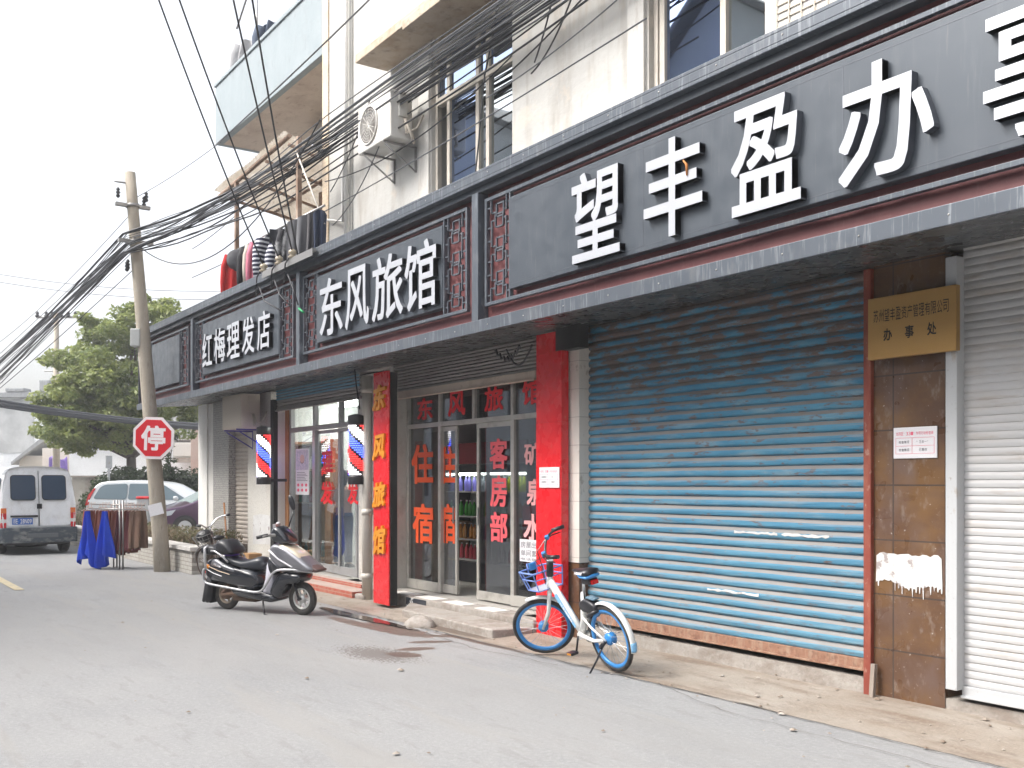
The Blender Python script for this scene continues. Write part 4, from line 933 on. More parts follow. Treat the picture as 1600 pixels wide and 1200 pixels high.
# barber steps
xb1, xb2 = X(470,6.5), X(560,6.4)
t = thing('brick_step', ((xb1+xb2)/2, 6.5, 0), 'red brick double step with worn treads in front of the barber shop', 'step')
m_ = MB(); m_.box(X(432,6.6), X(562,6.6), 6.62, YD+.05, 0, .172); m_.box(xb1-.7, xb2, 6.30, 6.62, 0, .115); build('riser', m_, M['brickstep'], t)
m_ = MB(); m_.box(X(432,6.6), X(562,6.6), 6.64, YD+.02, .172, .178); m_.box(xb1-.7, xb2-.0, 6.32, 6.62, .115, .121); build('tread', m_, M['treadtile'], t)
m_ = MB(); m_.box(xb2, xb2+.3, 6.33, 6.7, 0, .1); solo('rubble_block', m_, M['curb'], 'broken concrete block at the right end of the red brick step', 'stone', bev=.03)
# white pipe
yp_ = 6.42
t = thing('downpipe', (X(574,yp_), yp_, 0), 'thick cream downpipe left of the red signboard with gold characters', 'pipe')
m_ = MB(); m_.tube([(X(574,yp_), yp_, .03), (X(574,yp_), yp_, 3.22)], .075, 16); build('pipe_run', m_, M['pipe'], t)
for q in (800, 610, 900): m_ = MB(); z_ = Z(574,q,yp_); m_.tube([(X(574,yp_), yp_, z_-.04), (X(574,yp_), yp_, z_+.04)], .082, 16); build('collar', m_, M['pipe'], t)
m_ = MB(); pts = [(X(556,yp_)+.0, yp_-.02, Z(556,575,yp_)), (X(556,yp_)+.05, yp_-.02, Z(556,600,yp_)), (X(560,yp_)+.1, yp_-.03, Z(560,640,yp_))]; m_.tube(pts, .012, 6)
solo('loose_cable', m_, M['black_cable'], 'black cable hanging beside the downpipe under the sign band', 'cable')
m_ = MB()
cc = Vector((X(793,6.3), 6.3, 3.2)); m_.tube([cc+Vector((-.25+.5*i/20, 0, -.12*sin(pi*i/20)+.03*sin(i*2.1))) for i in range(21)], .012, 6); m_.tube([cc+Vector((-.1+.5*i/20, .05, -.2*sin(pi*i/20))) for i in range(21)], .01, 6)
solo('loose_cable', m_, M['black_cable'], 'loops of black cable hanging under the sign band above the hotel shutter', 'cable')
# barber poles
def barber_pole(pxc, q0, q1, y, label):
    x = X(pxc, y); z1, z0 = Z(pxc, q0, y), Z(pxc, q1, y); r_ = .12
    t = thing('barber_pole', (x, y, z0), label, 'barber pole', 'lit barber poles')
    m_ = MB(); m_.lathe([(r_+.008, 0),(r_+.008, .11),(r_-.01,.13)], (x,y,z0), n=24); build('end_cap', m_, M['black_pl'], t, bev=.004)
    m_ = MB(); m_.lathe([(r_-.01, -.13),(r_+.008, -.11),(r_+.008, 0),(.03,.03)], (x,y,z1), n=24); build('end_cap', m_, M['black_pl'], t, bev=.004)
    m_ = MB(); m_.lathe([(r_-.012, .13),(r_-.012, z1-z0-.13)], (x,y,z0), n=24); build('core', m_, M['black_pl'], t)
    dots = {0: MB(), 1: MB(), 2: MB()}; Hh = z1-z0-.26; rows = int(Hh/.030); n = 32
    for i in range(rows):
        for j in range(n):
            a = 2*pi*(j+.5*(i % 2))/n; z_ = z0+.13+Hh*(i+.5)/rows
            ph = (z_-z0)/.62-a/(2*pi)*1.0
            ph = (ph % 1)*6; k = int(ph)
            k = [0,0,1,1,2,2][k] if True else 0
            k = [0,1,2][int(((z_-z0)/.62+a/(2*pi)) % 1*3)]
            fr_ = ((z_-z0)/.62+a/(2*pi)) % 1*3 % 1
            if fr_ > .78: continue
            p = Vector((x+cos(a)*r_, y+sin(a)*r_, z_)); T = Vector((-sin(a), cos(a), 0))*.0078; U = Vector((0,0,.0085)); N = Vector((cos(a), sin(a), 0))*.002
            dots[k].add([p-T-U+N, p+T-U+N, p+T+U+N, p-T+U+N], [(0,1,2,3)])
    for k, c, e in ((0,(1,.95,.95),2.2),(1,(1,.03,.03),2.2),(2,(.06,.10,1),3.2)):
        build(['white_lights','red_lights','blue_lights'][k], dots[k], mat('led%d' % k, c, .5, emit=(c, e)), t)
    m_ = MB(); m_.box(x-.03, x+.03, y+r_, y+r_+.3, z0+.05, z0+.1); build('bracket', m_, M['black_pl'], t)
barber_pole(412, 668, 757, 6.45, 'lit barber pole with red white and blue lights beside the lower air conditioner')
barber_pole(557.5, 650, 757, 6.3, 'lit barber pole with red white and blue lights beside the cream downpipe')
# ------------------------------------------------------------------ air conditioners
M['blue_bracket'] = mat('blue_bracket', (.06,.05,.28), .5)
def ac_unit(x0, y0, z0, wd, ht, dp, label, fanx=.36, brk='steel', casing='ac_white', fan=True, fanface='front'):
    t = thing('air_conditioner', (x0+wd/2, y0+dp/2, z0), label, 'air conditioner')
    m_ = MB(); m_.box(x0, x0+wd, y0, y0+dp, z0, z0+ht); build('casing', m_, M[casing], t, bev=.02)
    cx, cz, rr = x0+wd*fanx, z0+ht*.5, ht*.40
    if fan:
        m_ = MB(); m_.lathe([(0,.0),(rr,0),(rr,.004)], (cx, y0-.001, cz), axis=(0,-1,0), n=32); build('fan_opening', m_, mat('fan_dark', (.10,.085,.075), .7), t)
        m_ = MB()
        for k in range(7): m_.torus((cx, y0-.012, cz), (0,1,0), rr*(k+1)/7, .0035 if k < 6 else .012, 32, 5)
        for k in range(16):
            a = 2*pi*k/16; m_.tube([(cx, y0-.012, cz), (cx+rr*cos(a), y0-.012, cz+rr*sin(a))], .0035, 4)
        build('fan_grille', m_, M['ac_white'], t)
        m_ = MB()
        for k in range(5):
            a = 2*pi*k/5; m_.grid(lambda u, v: (cx+rr*.85*u*cos(a+v*.9), y0-.004-.003*v, cz+rr*.85*u*sin(a+v*.9)), 4, 4)
        build('fan_blades', m_, mat('fan_blade', (.16,.15,.14), .5), t)
    for xq in (x0+wd*.18, x0+wd*.82):
        m_ = MB(); m_.box(xq-.013, xq+.013, y0-.02, YW, z0-.035, z0-.008); m_.box(xq-.013, xq+.013, YW-.03, YW, z0-.36, z0-.035)
        m_.tube([(xq, y0+.02, z0-.05), (xq, YW-.03, z0-.34)], .012, 6)
        build('bracket', m_, M[brk], t)
    m_ = MB(); m_.box(x0+wd-.001, x0+wd+.03, y0+dp*.35, y0+dp*.75, z0+ht*.45, z0+ht*.9); build('valve_cover', m_, M[casing], t, bev=.008)
    m_ = MB(); p = Vector((x0+wd+.03, y0+dp*.6, z0+ht*.4))
    m_.tube([p, p+Vector((.06,.02,-.12)), p+Vector((.12,.05,-.25)), p+Vector((.02,.12,-.3)), p+Vector((-.1,.2,-.2))], .022, 8); m_.tube([p, p+Vector((.04,0,-.2)), p+Vector((.16,.1,-.15)), p+Vector((.15,.2,.05))], .015, 8)
    build('hose', m_, mat('wrapped_hose', (.45,.40,.34), .8), t)
    return t
ya = 6.25
ac_unit(X(559,ya), ya, Z(559,243,ya), .98, .64, .34, 'white outdoor air conditioner with round fan grille on the upper wall beside the window', brk='steel')
ya = 6.2
a0 = X(347, ya); ac_unit(a0, ya, Z(347,672,ya), 1.02, .62, .36, 'outdoor air conditioner tucked under the sign band on a blue bracket', fan=False, brk='blue_bracket', casing='ac_beige')
ya = 6.35; a0 = X(1200, ya)
t = ac_unit(a0, ya, 5.15, .82, 1.9, .32, 'beige outdoor air conditioner with square louvred front above the long sign', fan=False)
m_ = MB()
for k in range(28): z_ = 5.3+k*.06; m_.box(a0+.10, a0+.72, ya-.012, ya-.003, z_, z_+.02)
for k in range(6): xq = a0+.10+.62*k/5; m_.box(xq-.006, xq+.006, ya-.018, ya-.0125, 5.28, 6.95)
build('grille', m_, M['ac_beige'], t)

# ------------------------------------------------------------------ terrace awning and laundry
yw0 = 6.15
rust_b = mat('rusty_brown_frame', (.26,.17,.12), .7, layers=[(6,.45,.65,(.40,.30,.23))])
t = thing('terrace_awning', (X(368,yw0), yw0, 4.86), 'rusty framed awning of cream corrugated sheet over the laundry terrace', 'awning')
ax0, ax1 = X(345, yw0), XBAY-.02
zf_, zbk = 7.12, 6.62
m_ = MB()
m_.tube([(ax0-.1, yw0, zf_-.05), (ax1, yw0, zf_+.12)], .04, 6); m_.tube([(ax0, yw0, zf_-.06), (ax0+.6, 8.0, zbk-.05)], .03, 6)
for q in (.35,.68,.98): xq = ax0+(ax1-ax0)*q; m_.tube([(xq, yw0, zf_), (xq+.2, 8.0, zbk-.0)], .028, 6)
m_.tube([(ax0+.3, 7.1, zbk+.24), (ax1, 7.1, zbk+.3)], .028, 6); m_.tube([(ax0+.5, 7.95, zbk-.06), (ax1, 7.95, zbk)], .03, 6)
build('roof_frame', m_, rust_b, t)
for pxp, yy in ((370, yw0), (467, yw0), (502, 7.3)):
    m_ = MB(); xq = X(pxp, yy); m_.box(xq-.035, xq+.035, yy-.035, yy+.035, 4.9, zf_ if yy < 7 else 6.85); build('post', m_, rust_b, t)
m_ = MB(); nx, ny = 150, 8
def corr(u, v): 
    x = ax0-.15+(ax1-ax0+.15)*u+.5*v; y = yw0-.08+2.1*v
    return (min(x, ax1) if v < 2 else x, y, zf_+.07+.1*u-(zf_-zbk+.12)*v-.1*v*v+.022*sin(u*2*pi*34)+.02*sin(v*6+u*9))
m_.grid(corr, nx, ny); build('corrugated_sheet', m_, translucent(mat('cream_corrugated_sheet', (.55,.49,.41), .6, layers=[(3,.45,.65,(.66,.62,.56),(1,3,1)), (6,.55,.7,(.38,.31,.25),(1,3,1),.7)]), .55), t)
yr_ = 6.0
r0, r1 = Vector((X(372,yr_), yr_, Z(372,390,yr_))), Vector((X(507,yr_), yr_, Z(507,321,yr_)))
m_ = MB(); m_.tube([r0, r1], .018, 8); m_.tube([r0-Vector((.1,-.1,0)), r0+Vector((.1,.15,.02))], .02, 6)
solo('clothes_rail', m_, M['steel'], 'long metal clothes rail holding the laundry on the terrace', 'rail')
m_ = MB(); a_ = Vector((X(463,6.05),6.05,Z(463,237,6.05))); b_ = Vector((X(507,6.05),6.05,Z(507,350,6.05))); m_.tube([a_, b_], .014, 6); solo('bamboo_pole', m_, M['pipe'], 'thin pale pole leaning from the awning to the wall corner', 'pole')
CLM = {}
def cloth(c, c2=None):
    k = (c, c2)
    if k not in CLM:
        CLM[k] = mat('fabric', c, .9, layers=([(3,.45,.6,c2)] if c2 else [(4,.4,.7,tuple(v*.85 for v in c))]), bump=(50,.2))
    return CLM[k]
def garment(name, o, wd, ln, kind, mt, label, cat, dr=Vector((1,0,0)), group=None, seed=1, top=.0, extra=None, thick=.05):
    """hanging garment as folded cloth with real thickness; kind shirt / trousers / skirt / towel; dr = direction of its width"""
    rnd = random.Random(seed); nrm = Vector((-dr.y, dr.x, 0)); o = Vector(o)
    ph = [rnd.uniform(0, 6) for _ in range(5)]; fold = thick*1.15
    def width(v):
        if kind == 'shirt': return (.55+.45*min(1, v/.10)) if v < .1 else 1+.05*v
        if kind == 'towel': return .9+.12*sin(v*3+ph[4])
        if kind == 'trousers': return .8+.1*v
        if kind == 'skirt': return .6+.45*v
        if kind == 'cape': return .25+.9*min(1, v*1.3)
        return 1
    def pt(u, v, s):
        ww = wd*width(v); x = (u-.5)*ww
        fo = fold*(.3+v)*sin(u*11+ph[0]+v*1.5)+fold*.7*v*sin(u*23+ph[1])
        hem = .04*sin(u*7+ph[2])+.03*sin(u*13+ph[3])
        if kind == 'cape': hem = .22*sin(u*5+ph[2])+.10*sin(u*11+ph[3])
        z = -ln*v*(1+hem*.6)-(.05*abs(2*u-1)**2*ln*(1-v) if kind == 'towel' else 0)
        edge = 1-abs(2*u-1)**4
        sh = 0
        if kind == 'shirt' and v < .15: sh = -abs(2*u-1)*.05*ln
        return o+dr*x+nrm*(s*thick*.5*(.25+.75*edge)+fo)+Vector((0,0,z+sh))
    m_ = MB(); nu, nv = 18, 14
    if kind == 'trousers':
        for (ua, ub) in ((0,.48),(.52,1)):
            for s in (-1,1): m_.grid(lambda u, v: pt(ua+(ub-ua)*u, v, s), 8, nv)
        for s in (-1,1): m_.grid(lambda u, v: pt(u, v*.3, s*1.02), nu, 4)
    else:
        for s in (-1,1): m_.grid(lambda u, v: pt(u, v, s), nu, nv)
        for u0 in (0,1): m_.grid(lambda u, v: pt(u0, v, -1+2*u), 2, nv)
        m_.grid(lambda u, v: pt(v, 1, -1+2*u), 2, nu)
        m_.grid(lambda u, v: pt(v, 0, -1+2*u), 2, nu)
    if kind == 'shirt':
        for sg in (-1,1):
            base = o+dr*(sg*wd*.42)+Vector((0,0,-ln*.08)); pts = [base, base+dr*(sg*wd*.13)+Vector((0,0,-ln*.2)), base+dr*(sg*wd*.17)+Vector((0,0,-ln*.45)), base+dr*(sg*wd*.16)+Vector((0,0,-ln*.75))]
            m_.tube(pts, [thick*1.1, thick*1.2, thick*1.05, thick*.8], 8)
    ob = solo(name, m_, mt, label, cat, group, loc=tuple(o-Vector((0,0,ln))))
    return ob
rd = (r1-r0).normalized(); 
def on_rail(px): 
    u = (px-372)/(507-372); a, b = ray(px); t_ = yr_/b; x = a*t_
    return Vector((x, yr_, r0.z+(r1.z-r0.z)*(x-r0.x)/(r1.x-r0.x)))
side = Vector((.34,.94,0)); side.normalize()
def hung(px, wd, ln, kind, c, name, label, seed, c2=None, dr=side, cat='clothing'):
    p = on_rail(px); return garment(name, p-Vector((0,0,.03)), wd, ln, kind, cloth(c, c2), label, cat, dr=dr, seed=seed, thick=.04)
j = hung(373, .46, 1.05, 'shirt', (.60,.03,.03), 'jacket', 'red jacket with grey shoulders, leftmost on the terrace clothes rail', 1)
p = on_rail(373); m_ = MB(); m_.ball(p+Vector((0,0,-.2)), .15, .22, .20); build('shoulder_panel', m_, cloth((.13,.13,.14)), j, world=True)
hung(396, .40, 1.0, 'shirt', (.035,.035,.04), 'jacket', 'black jacket between the red jacket and the cream shirt on the rail', 2)
hung(402, .34, .85, 'shirt', (.62,.56,.48), 'shirt', 'cream shirt between the black jacket and the pink one on the rail', 3)
hung(412, .42, 1.0, 'shirt', (.68,.22,.30), 'shirt', 'pink top on the terrace clothes rail', 4)
stripe = cloth((.021,.024,.05))
n_, L_, p_ = nodes_of(stripe); tc_ = n_.new('ShaderNodeTexCoord'); wv = n_.new('ShaderNodeTexWave'); wv.bands_direction = 'Z'; wv.inputs['Scale'].default_value = 4.5; wv.inputs['Distortion'].default_value = .6
mx_ = n_.new('ShaderNodeMix'); mx_.data_type = 'RGBA'; rp_ = n_.new('ShaderNodeMapRange'); rp_.inputs[1].default_value = .60; rp_.inputs[2].default_value = .66; L_(tc_.outputs['Object'], wv.inputs['Vector']); L_(wv.outputs['Fac'], rp_.inputs[0]); L_(rp_.outputs[0], mx_.inputs[0]); mx_.inputs[6].default_value = (.02,.022,.05,1); mx_.inputs[7].default_value = (.62,.63,.66,1); L_(mx_.outputs[2], p_.inputs['Base Color'])
garment('shirt', on_rail(426)-Vector((0,0,.03)), .42, .95, 'shirt', stripe, 'navy and white striped shirt on the terrace clothes rail', 'clothing', dr=side, seed=5, thick=.07)
garment('shirt', on_rail(446)-Vector((0,0,.25)), .42, .9, 'shirt', stripe, 'second striped top half hidden behind black trousers on the rail', 'clothing', dr=side, seed=15, thick=.07)
hung(438, .42, 1.15, 'trousers', (.028,.03,.04), 'trousers', 'black trousers right of the striped shirt on the rail', 6)
hung(456, .36, 1.05, 'shirt', (.03,.03,.035), 'shirt', 'black and white top between black and grey garments on the rail', 7, c2=(.5,.5,.5))
hung(470, .42, 1.1, 'towel', (.13,.13,.14), 'trousers', 'charcoal grey trousers folded over the rail beside the awning post', 8)
hung(484, .40, 1.1, 'towel', (.15,.15,.16), 'sweater', 'dark grey sweater right of the awning post on the rail', 9)
hung(493, .30, 1.1, 'towel', (.11,.105,.11), 'trousers', 'grey brown trousers between the sweater and the navy ones on the rail', 10)
hung(500, .22, 1.35, 'towel', (.02,.03,.06), 'trousers', 'dark navy trousers at the right end of the rail by the wall', 11)
# two shirts above the third floor balcony
def over(px, py, c, label, seed, wd, ln=1.1):
    y = YW+.55; garment('shirt', (X(px,y), y, Z(px,py,y)), wd, ln, 'shirt', cloth(c), label, 'clothing', dr=Vector((.8,.6,0)).normalized(), seed=seed, thick=.12)
over(388, 63, (.42,.42,.43), 'pale grey shirt drying above the third floor balcony wall', 21, .55)
over(424, 34, (.06,.08,.12), 'dark navy shirt drying above the third floor balcony wall', 22, .5)
m_ = MB(); y = YW+.5; m_.tube([(X(370,y), y, Z(370,45,y)), (X(370,y)+1.6, y, Z(370,45,y)+1.1)], .02, 6); m_.tube([(X(403,y), y, 9.6), (X(400,y), y, 12.2)], .025, 6)
solo('laundry_pole', m_, M['steel'], 'crossed metal poles above the third floor balcony carrying the two shirts', 'pole')

# ------------------------------------------------------------------ cables
def sagline(a, b, sag, n=28, wob=0, seed=0):
    rnd = random.Random(seed); a, b = Vector(a), Vector(b); f1, f2, f3 = rnd.uniform(3,9), rnd.uniform(9,20), rnd.uniform(0,6)
    return [a.lerp(b, i/n)+Vector((0, wob*sin(f1*i/n*2+f3), -sag*4*(i/n)*(1-i/n)+wob*(sin(f1*i/n+f3)+.5*sin(f2*i/n)))) for i in range(n+1)]
PB = C(255, 893, 19.05); PT = C(203, 270, 19.05)   # pole foot and top
PB.z = 0
def on_pole(py): 
    z_ = C(0, py, 19.05).z; return PB.lerp(PT, (z_-PB.z)/(PT.z-PB.z))
hub = on_pole(378)
rnd = random.Random(12)
far = C(-150, 700, 48)
for i in range(27):
    ends = (.30, 0)
    yr2 = 6.35+rnd.uniform(-.15,.12); zr = 7.05+rnd.uniform(-.24,.19)
    if i < 5: zr += .18
    a = hub+Vector((rnd.uniform(-.05,.05), -.16+rnd.uniform(-.08,.08), rnd.uniform(-.25,.18)))
    b = Vector((3.5, yr2, zr+.1))
    mid = Vector((X(520,6.3), yr2, zr-.12))
    r_ = rnd.choice([.006,.007,.008,.010,.013]) if i > 1 else .022
    pts = sagline(a, mid, .12+rnd.uniform(0,.12), 14, .02, i)[:-1]+sagline(mid, b, rnd.uniform(.0,.14), 24, .02, i+50)
    if i in (3,7,11,15):   # crossing strands
        pts = sagline(a, mid+Vector((0,.1,-.3)), .25, 14, .03, i)[:-1]+sagline(mid+Vector((0,.1,-.3)), b+Vector((0,0,.4)), .25, 24, .03, i)
    lf = far+Vector((rnd.uniform(-1,1), rnd.uniform(-.9,.9), rnd.uniform(-.5,.9)))
    pts = sagline(lf, a, rnd.uniform(-.1,.5), 16, .03, i+9)[:-1]+pts
    m_ = MB(); m_.tube(pts, r_, 5, caps=False)
    solo('overhead_cable', m_, M['black_cable'] if i % 2 else M['grey_cable'], 'dark cable in the thick bundle slung from the leaning pole along the upper wall', 'cable', 'cables bundled along the upper wall')
# single thin lines
def line(a, b, sag, r_, label, n=20, wob=0, seed=0, mt='black_cable', name='wire', cat='wire', group=None):
    m_ = MB(); m_.tube(sagline(a, b, sag, n, wob, seed), r_, 5, caps=False); return solo(name, m_, M[mt], label, cat, group)
line(C(-200,760,30), on_pole(415)+Vector((0,0,.0)), .2, .008, 'thin wire rising from the lower left to the leaning pole below the bundle', seed=1)
line(C(-40,560,40), on_pole(330), .3, .007, 'faint wire running from far left to the bracket near the top of the leaning pole')
line(on_pole(312), C(345,222,19.2), .05, .007, 'faint wire from the insulators of the leaning pole to the balcony corner')
line(on_pole(380), (X(500,6.1), 6.1, 7.1), 1.1, .010, 'slack wire drooping from the leaning pole to the awning above the laundry', n=24)
line((X(300,6.4),6.4,6.0), (X(1010,6.5), 6.5, 6.15), .15, .009, 'brown wire crossing the upper windows below the cable bundle', mt='grey_cable')
line((X(300,6.4),6.4,6.6), (X(420,6.4),6.4,6.95), .1, .008, 'short grey wire beside the awning beam', mt='grey_cable')
brown = (X(345,6.3), 6.3, Z(345,222,6.3))
line((X(337,6.6),6.6,Z(337,228,6.6)+.02), (X(760,6.3),6.3,8.6), .05, .014, 'thick brown wire running from the balcony corner up to the right', mt='grey_cable')
line((X(508,6.4),6.4,6.35), (X(800,6.45),6.45,6.55), .25, .009, 'thin wire looping across the upper air conditioner to the window')
line((X(800,6.4),6.4,6.35), (X(1120,6.3),6.3,7.3), .12, .010, 'wire rising over the plain upper wall to the right window')
line((X(760,6.4),6.4,6.2), (X(1300,6.3),6.3,7.0), .2, .008, 'thin wire crossing the plain upper wall above the long sign', mt='grey_cable')
line((X(835,6.5),6.5,Z(835,98,6.5)), (X(905,6.5),6.5,8.2), .2, .010, 'short wire dropping from the bundle in a curve over the plain wall')
line((X(830,6.48),6.48,Z(830,115,6.48)), (X(990,6.4),6.4,8.6), .5, .010, 'long wire curving from the bundle towards the top of the plain wall')
line((X(757,6.5),6.5,Z(757,118,6.5)), (X(792,6.4),6.4,7.9), .12, .011, 'black wire hanging in front of the upper window mullion')
line((X(742,6.5),6.5,Z(742,280,6.5)), (X(757,6.5),6.5,Z(757,118,6.5)), .02, .010, 'black wire hanging down the middle of the upper window')
line((X(516,6.3),6.3,Z(516,300,6.3)), (X(580,6.3),6.3,Z(580,150,6.3)), .1, .008, 'thin wire dropping past the upper air conditioner to the corner')
line((X(520,6.6),6.6,Z(520,352,6.6)), (X(600,6.3),6.3,Z(600,210,6.3)), .15, .008, 'pale wire below the upper air conditioner bracket', mt='grey_cable')
# faint long wires in the sky
for i, (q0, q1) in enumerate(((418,455),(430,468))): line(C(-60,q0,60), C(345,q1,60), .4, .02, 'far faint wire across the sky behind the leaning pole, %s of two' % ['upper','lower'][i], mt='grey_cable')
# low thick cables in front of the tree
for i in range(7):
    o_ = random.Random(i); line(C(-260,578+o_.uniform(-6,6),27), C(700,660+o_.uniform(-5,5),34), .75+o_.uniform(-.1,.15), .05 if i < 3 else .028, 'grey cable in the low bundle passing in front of the tree behind the stop sign', n=30, wob=.02, seed=i, mt='grey_cable', name='low_cable', cat='cable', group='low cables in front of the tree')
# insulators on the top trim with service lines coming down
ins_label = ['leftmost of three cream insulators on the top edge of the sign band', 'middle one of three cream insulators on the top edge of the sign band', 'rightmost of three cream insulators on the top edge of the sign band']
m_ = MB(); xi = X(425,5.42); m_.box(xi-.35, xi+1.5, 5.40, 5.46, 4.80, 4.84); m_.box(xi-.35, xi+1.5, 5.40, 5.405, 4.74, 4.80); solo('insulator_bracket', m_, M['steel'], 'steel angle bracket carrying three insulators on the sign band', 'bracket')
svc = [((412,425),(251,0)),((436,427),(282,0)),((457,430),(365,0)),((467,408),(396,0))]
for i, ((px, py), (qx, qy)) in enumerate(svc):
    if i < 3:
        b = Vector((X(px,5.43), 5.43, 4.842)); m_ = MB(); m_.lathe([(.05,0),(.065,.02),(.03,.05),(.06,.07),(.055,.10),(.02,.13),(.0,.135)], b, n=14)
        solo('insulator', m_, mat('insulator_ceramic', (.45,.38,.28), .3), ins_label[i], 'insulator')
        top = b+Vector((0,0,.09))
    else: top = Vector((X(px,5.5), 5.5, Z(px,py,5.5)))
    t0_ = top.dot(Vector((-CT, ST, 0)))
    e = C(qx+(qx-px)*.35, qy-(py-qy)*.35, t0_*.78)
    m_ = MB(); m_.tube(sagline(e, top, .12, 16), .012, 6); solo('service_wire', m_, M['black_cable'], ['first','second','third','fourth'][i]+' from left of the black wires coming down to the insulators', 'wire')
    if i < 3:
        m_ = MB(); q = top; m_.tube([q, q+Vector((-.12,-.06,-.15)), q+Vector((-.25,-.03,-.42)), q+Vector((-.1,-.03,-.30)), q+Vector((.15,-.05,-.55)), q+Vector((.75-.25*i,-.02,-.78))], .011, 6); solo('looped_lead', m_, M['black_cable'], ['left','middle','right'][i]+' black lead looping from an insulator down over the sign band', 'cable')
m_ = MB(); m_.tube([(X(467,5.45),5.45,Z(467,482,5.45)), (X(474,5.45),5.45,Z(474,488,5.45))], .016, 8); solo('wire_connector', m_, mat('green_plastic', (.02,.35,.12), .4), 'small green wire connector in front of the sign band', 'connector')
# ------------------------------------------------------------------ leaning pole, stop sign
t = thing('utility_pole', tuple(PB), 'leaning concrete utility pole with the cable bundle and stop sign', 'pole')
m_ = MB(); k = 10; pts = [PB.lerp(PT, i/k)-Vector((0,0,.3 if i == 0 else 0)) for i in range(k+1)]; m_.tube(pts, [.155-.055*i/k for i in range(k+1)], 20); build('shaft', m_, M['concrete_pole'], t)
m_ = MB()
for py, ln in ((352,.12),(490,.0)): pass
for py in (322, 378): c = on_pole(py); m_.lathe([(.13,-.03),(.13,.03)], c, axis=(PT-PB), n=16); m_.box(c.x-.05, c.x+.05, c.y-.32, c.y+.32, c.z-.03, c.z+.03)
c = on_pole(287); m_.tube([c+Vector((0,-.3,0)), c+Vector((0,.1,0))], .02, 6)
build('clamp', m_, M['steel'], t)
for py, s in ((304,-.25),(304,.27),(312,.22),(415,-.18),(418,-.2)):
    c = on_pole(py); m_ = MB(); m_.lathe([(.02,-.1),(.045,-.06),(.02,-.03),(.05,.0),(.02,.03),(.04,.06),(.01,.1)], c+Vector((0, s, 0)), n=10); build('insulator', m_, M['black_pl'], t)
m_ = MB(); c = on_pole(603.0); nd = Vector((CT,-ST,0)); rt = Vector((ST,CT,0))
pm = Matrix.Translation(c) @ Matrix(((rt.x, -nd.x, 0, 0),(rt.y, -nd.y, 0, 0),(0,0,1,0),(0,0,0,1)))
m_.box(-.29,-.10,-.14,.06,1.02,1.36, pm @ Matrix.Translation((0,0,-.28)))
bx = solo('meter_box', m_, mat('grey_box_paint', (.42,.43,.42), .5), 'grey metal box mounted on the leaning pole left of the sign band', 'box', bev=.02)
m_ = MB(); c = on_pole(796); m_.box(-.02,.25,-.165,-.16,-.11,.11, Matrix.Translation(c) @ Matrix(((rt.x, -nd.x, 0, 0),(rt.y, -nd.y, 0, 0),(0,0,1,0),(0,0,0,1))) @ Matrix.Rotation(R(-14),4,'Y') @ Matrix.Translation((-.10,0,0)))
solo('paper_label', m_, M['paper'], 'white paper sticker on the leaning pole below the stop sign', 'sticker')
sg = C(240, 684.5, 18.72)
yaw = math.atan2(CT, ST)-R(4)
SM = Matrix.Translation(sg) @ Matrix.Rotation(yaw, 4, 'Z') @ Matrix.Rotation(R(2), 4, 'Y')
t = thing('stop_sign', tuple(sg), 'red octagonal stop sign with the white character 停 on the leaning pole', 'sign')
def octa(r): return [(r*cos(R(22.5+45*i)), r*sin(R(22.5+45*i))) for i in range(8)]
RO = .425
m_ = MB(); m_.prism(octa(RO), 'xz', -.01, .01, SM); build('plate', m_, mat('sign_white', (.80,.74,.74), .4), t)
m_ = MB(); m_.prism(octa(RO*.87), 'xz', -.014, -.0102, SM); build('red_face', m_, mat('sign_red', (.62,.008,.02), .35), t)
m_ = MB(); z3 = SM.to_3x3(); put(m_, '停', SM @ Vector((-.235,-.0145,-.235)), z3 @ Vector((.47,0,0)), z3 @ Vector((0,0,.47)), z3 @ Vector((0,-1,0)), off=.028); build('character', m_, mat('sign_white_b', (.80,.74,.74), .4), t)
m_ = MB(); m_.box(-.03,.03,.0105,.16,-.3,.3, SM); build('mount', m_, M['steel'], t)
# ------------------------------------------------------------------ far pole
fp = C(88, 750, 50); fp.z = 0
t = thing('utility_pole', tuple(fp), 'distant concrete power pole with crossarm behind the white van', 'pole')
m_ = MB(); m_.tube([fp, fp+Vector((0,0,10.2))], [.2,.12], 12); build('shaft', m_, M['concrete_pole'], t)
rtv = Vector((ST, CT, 0))
m_ = MB(); c = fp+Vector((0,0,10.0)); m_.tube([c-rtv*1.0, c+rtv*1.0], .06, 6); c2 = fp+Vector((0,0,7.3)); m_.tube([c2-rtv*.6, c2+rtv*.1], .04, 6); build('crossarm', m_, M['steel'], t)
for s in (-.95,-.5,-.2,.25,.6,.95): m_ = MB(); m_.lathe([(.09,0),(.12,.08),(.05,.14),(.1,.2),(.03,.3)], c+rtv*s, n=8); build('insulator', m_, M['black_pl'], t)
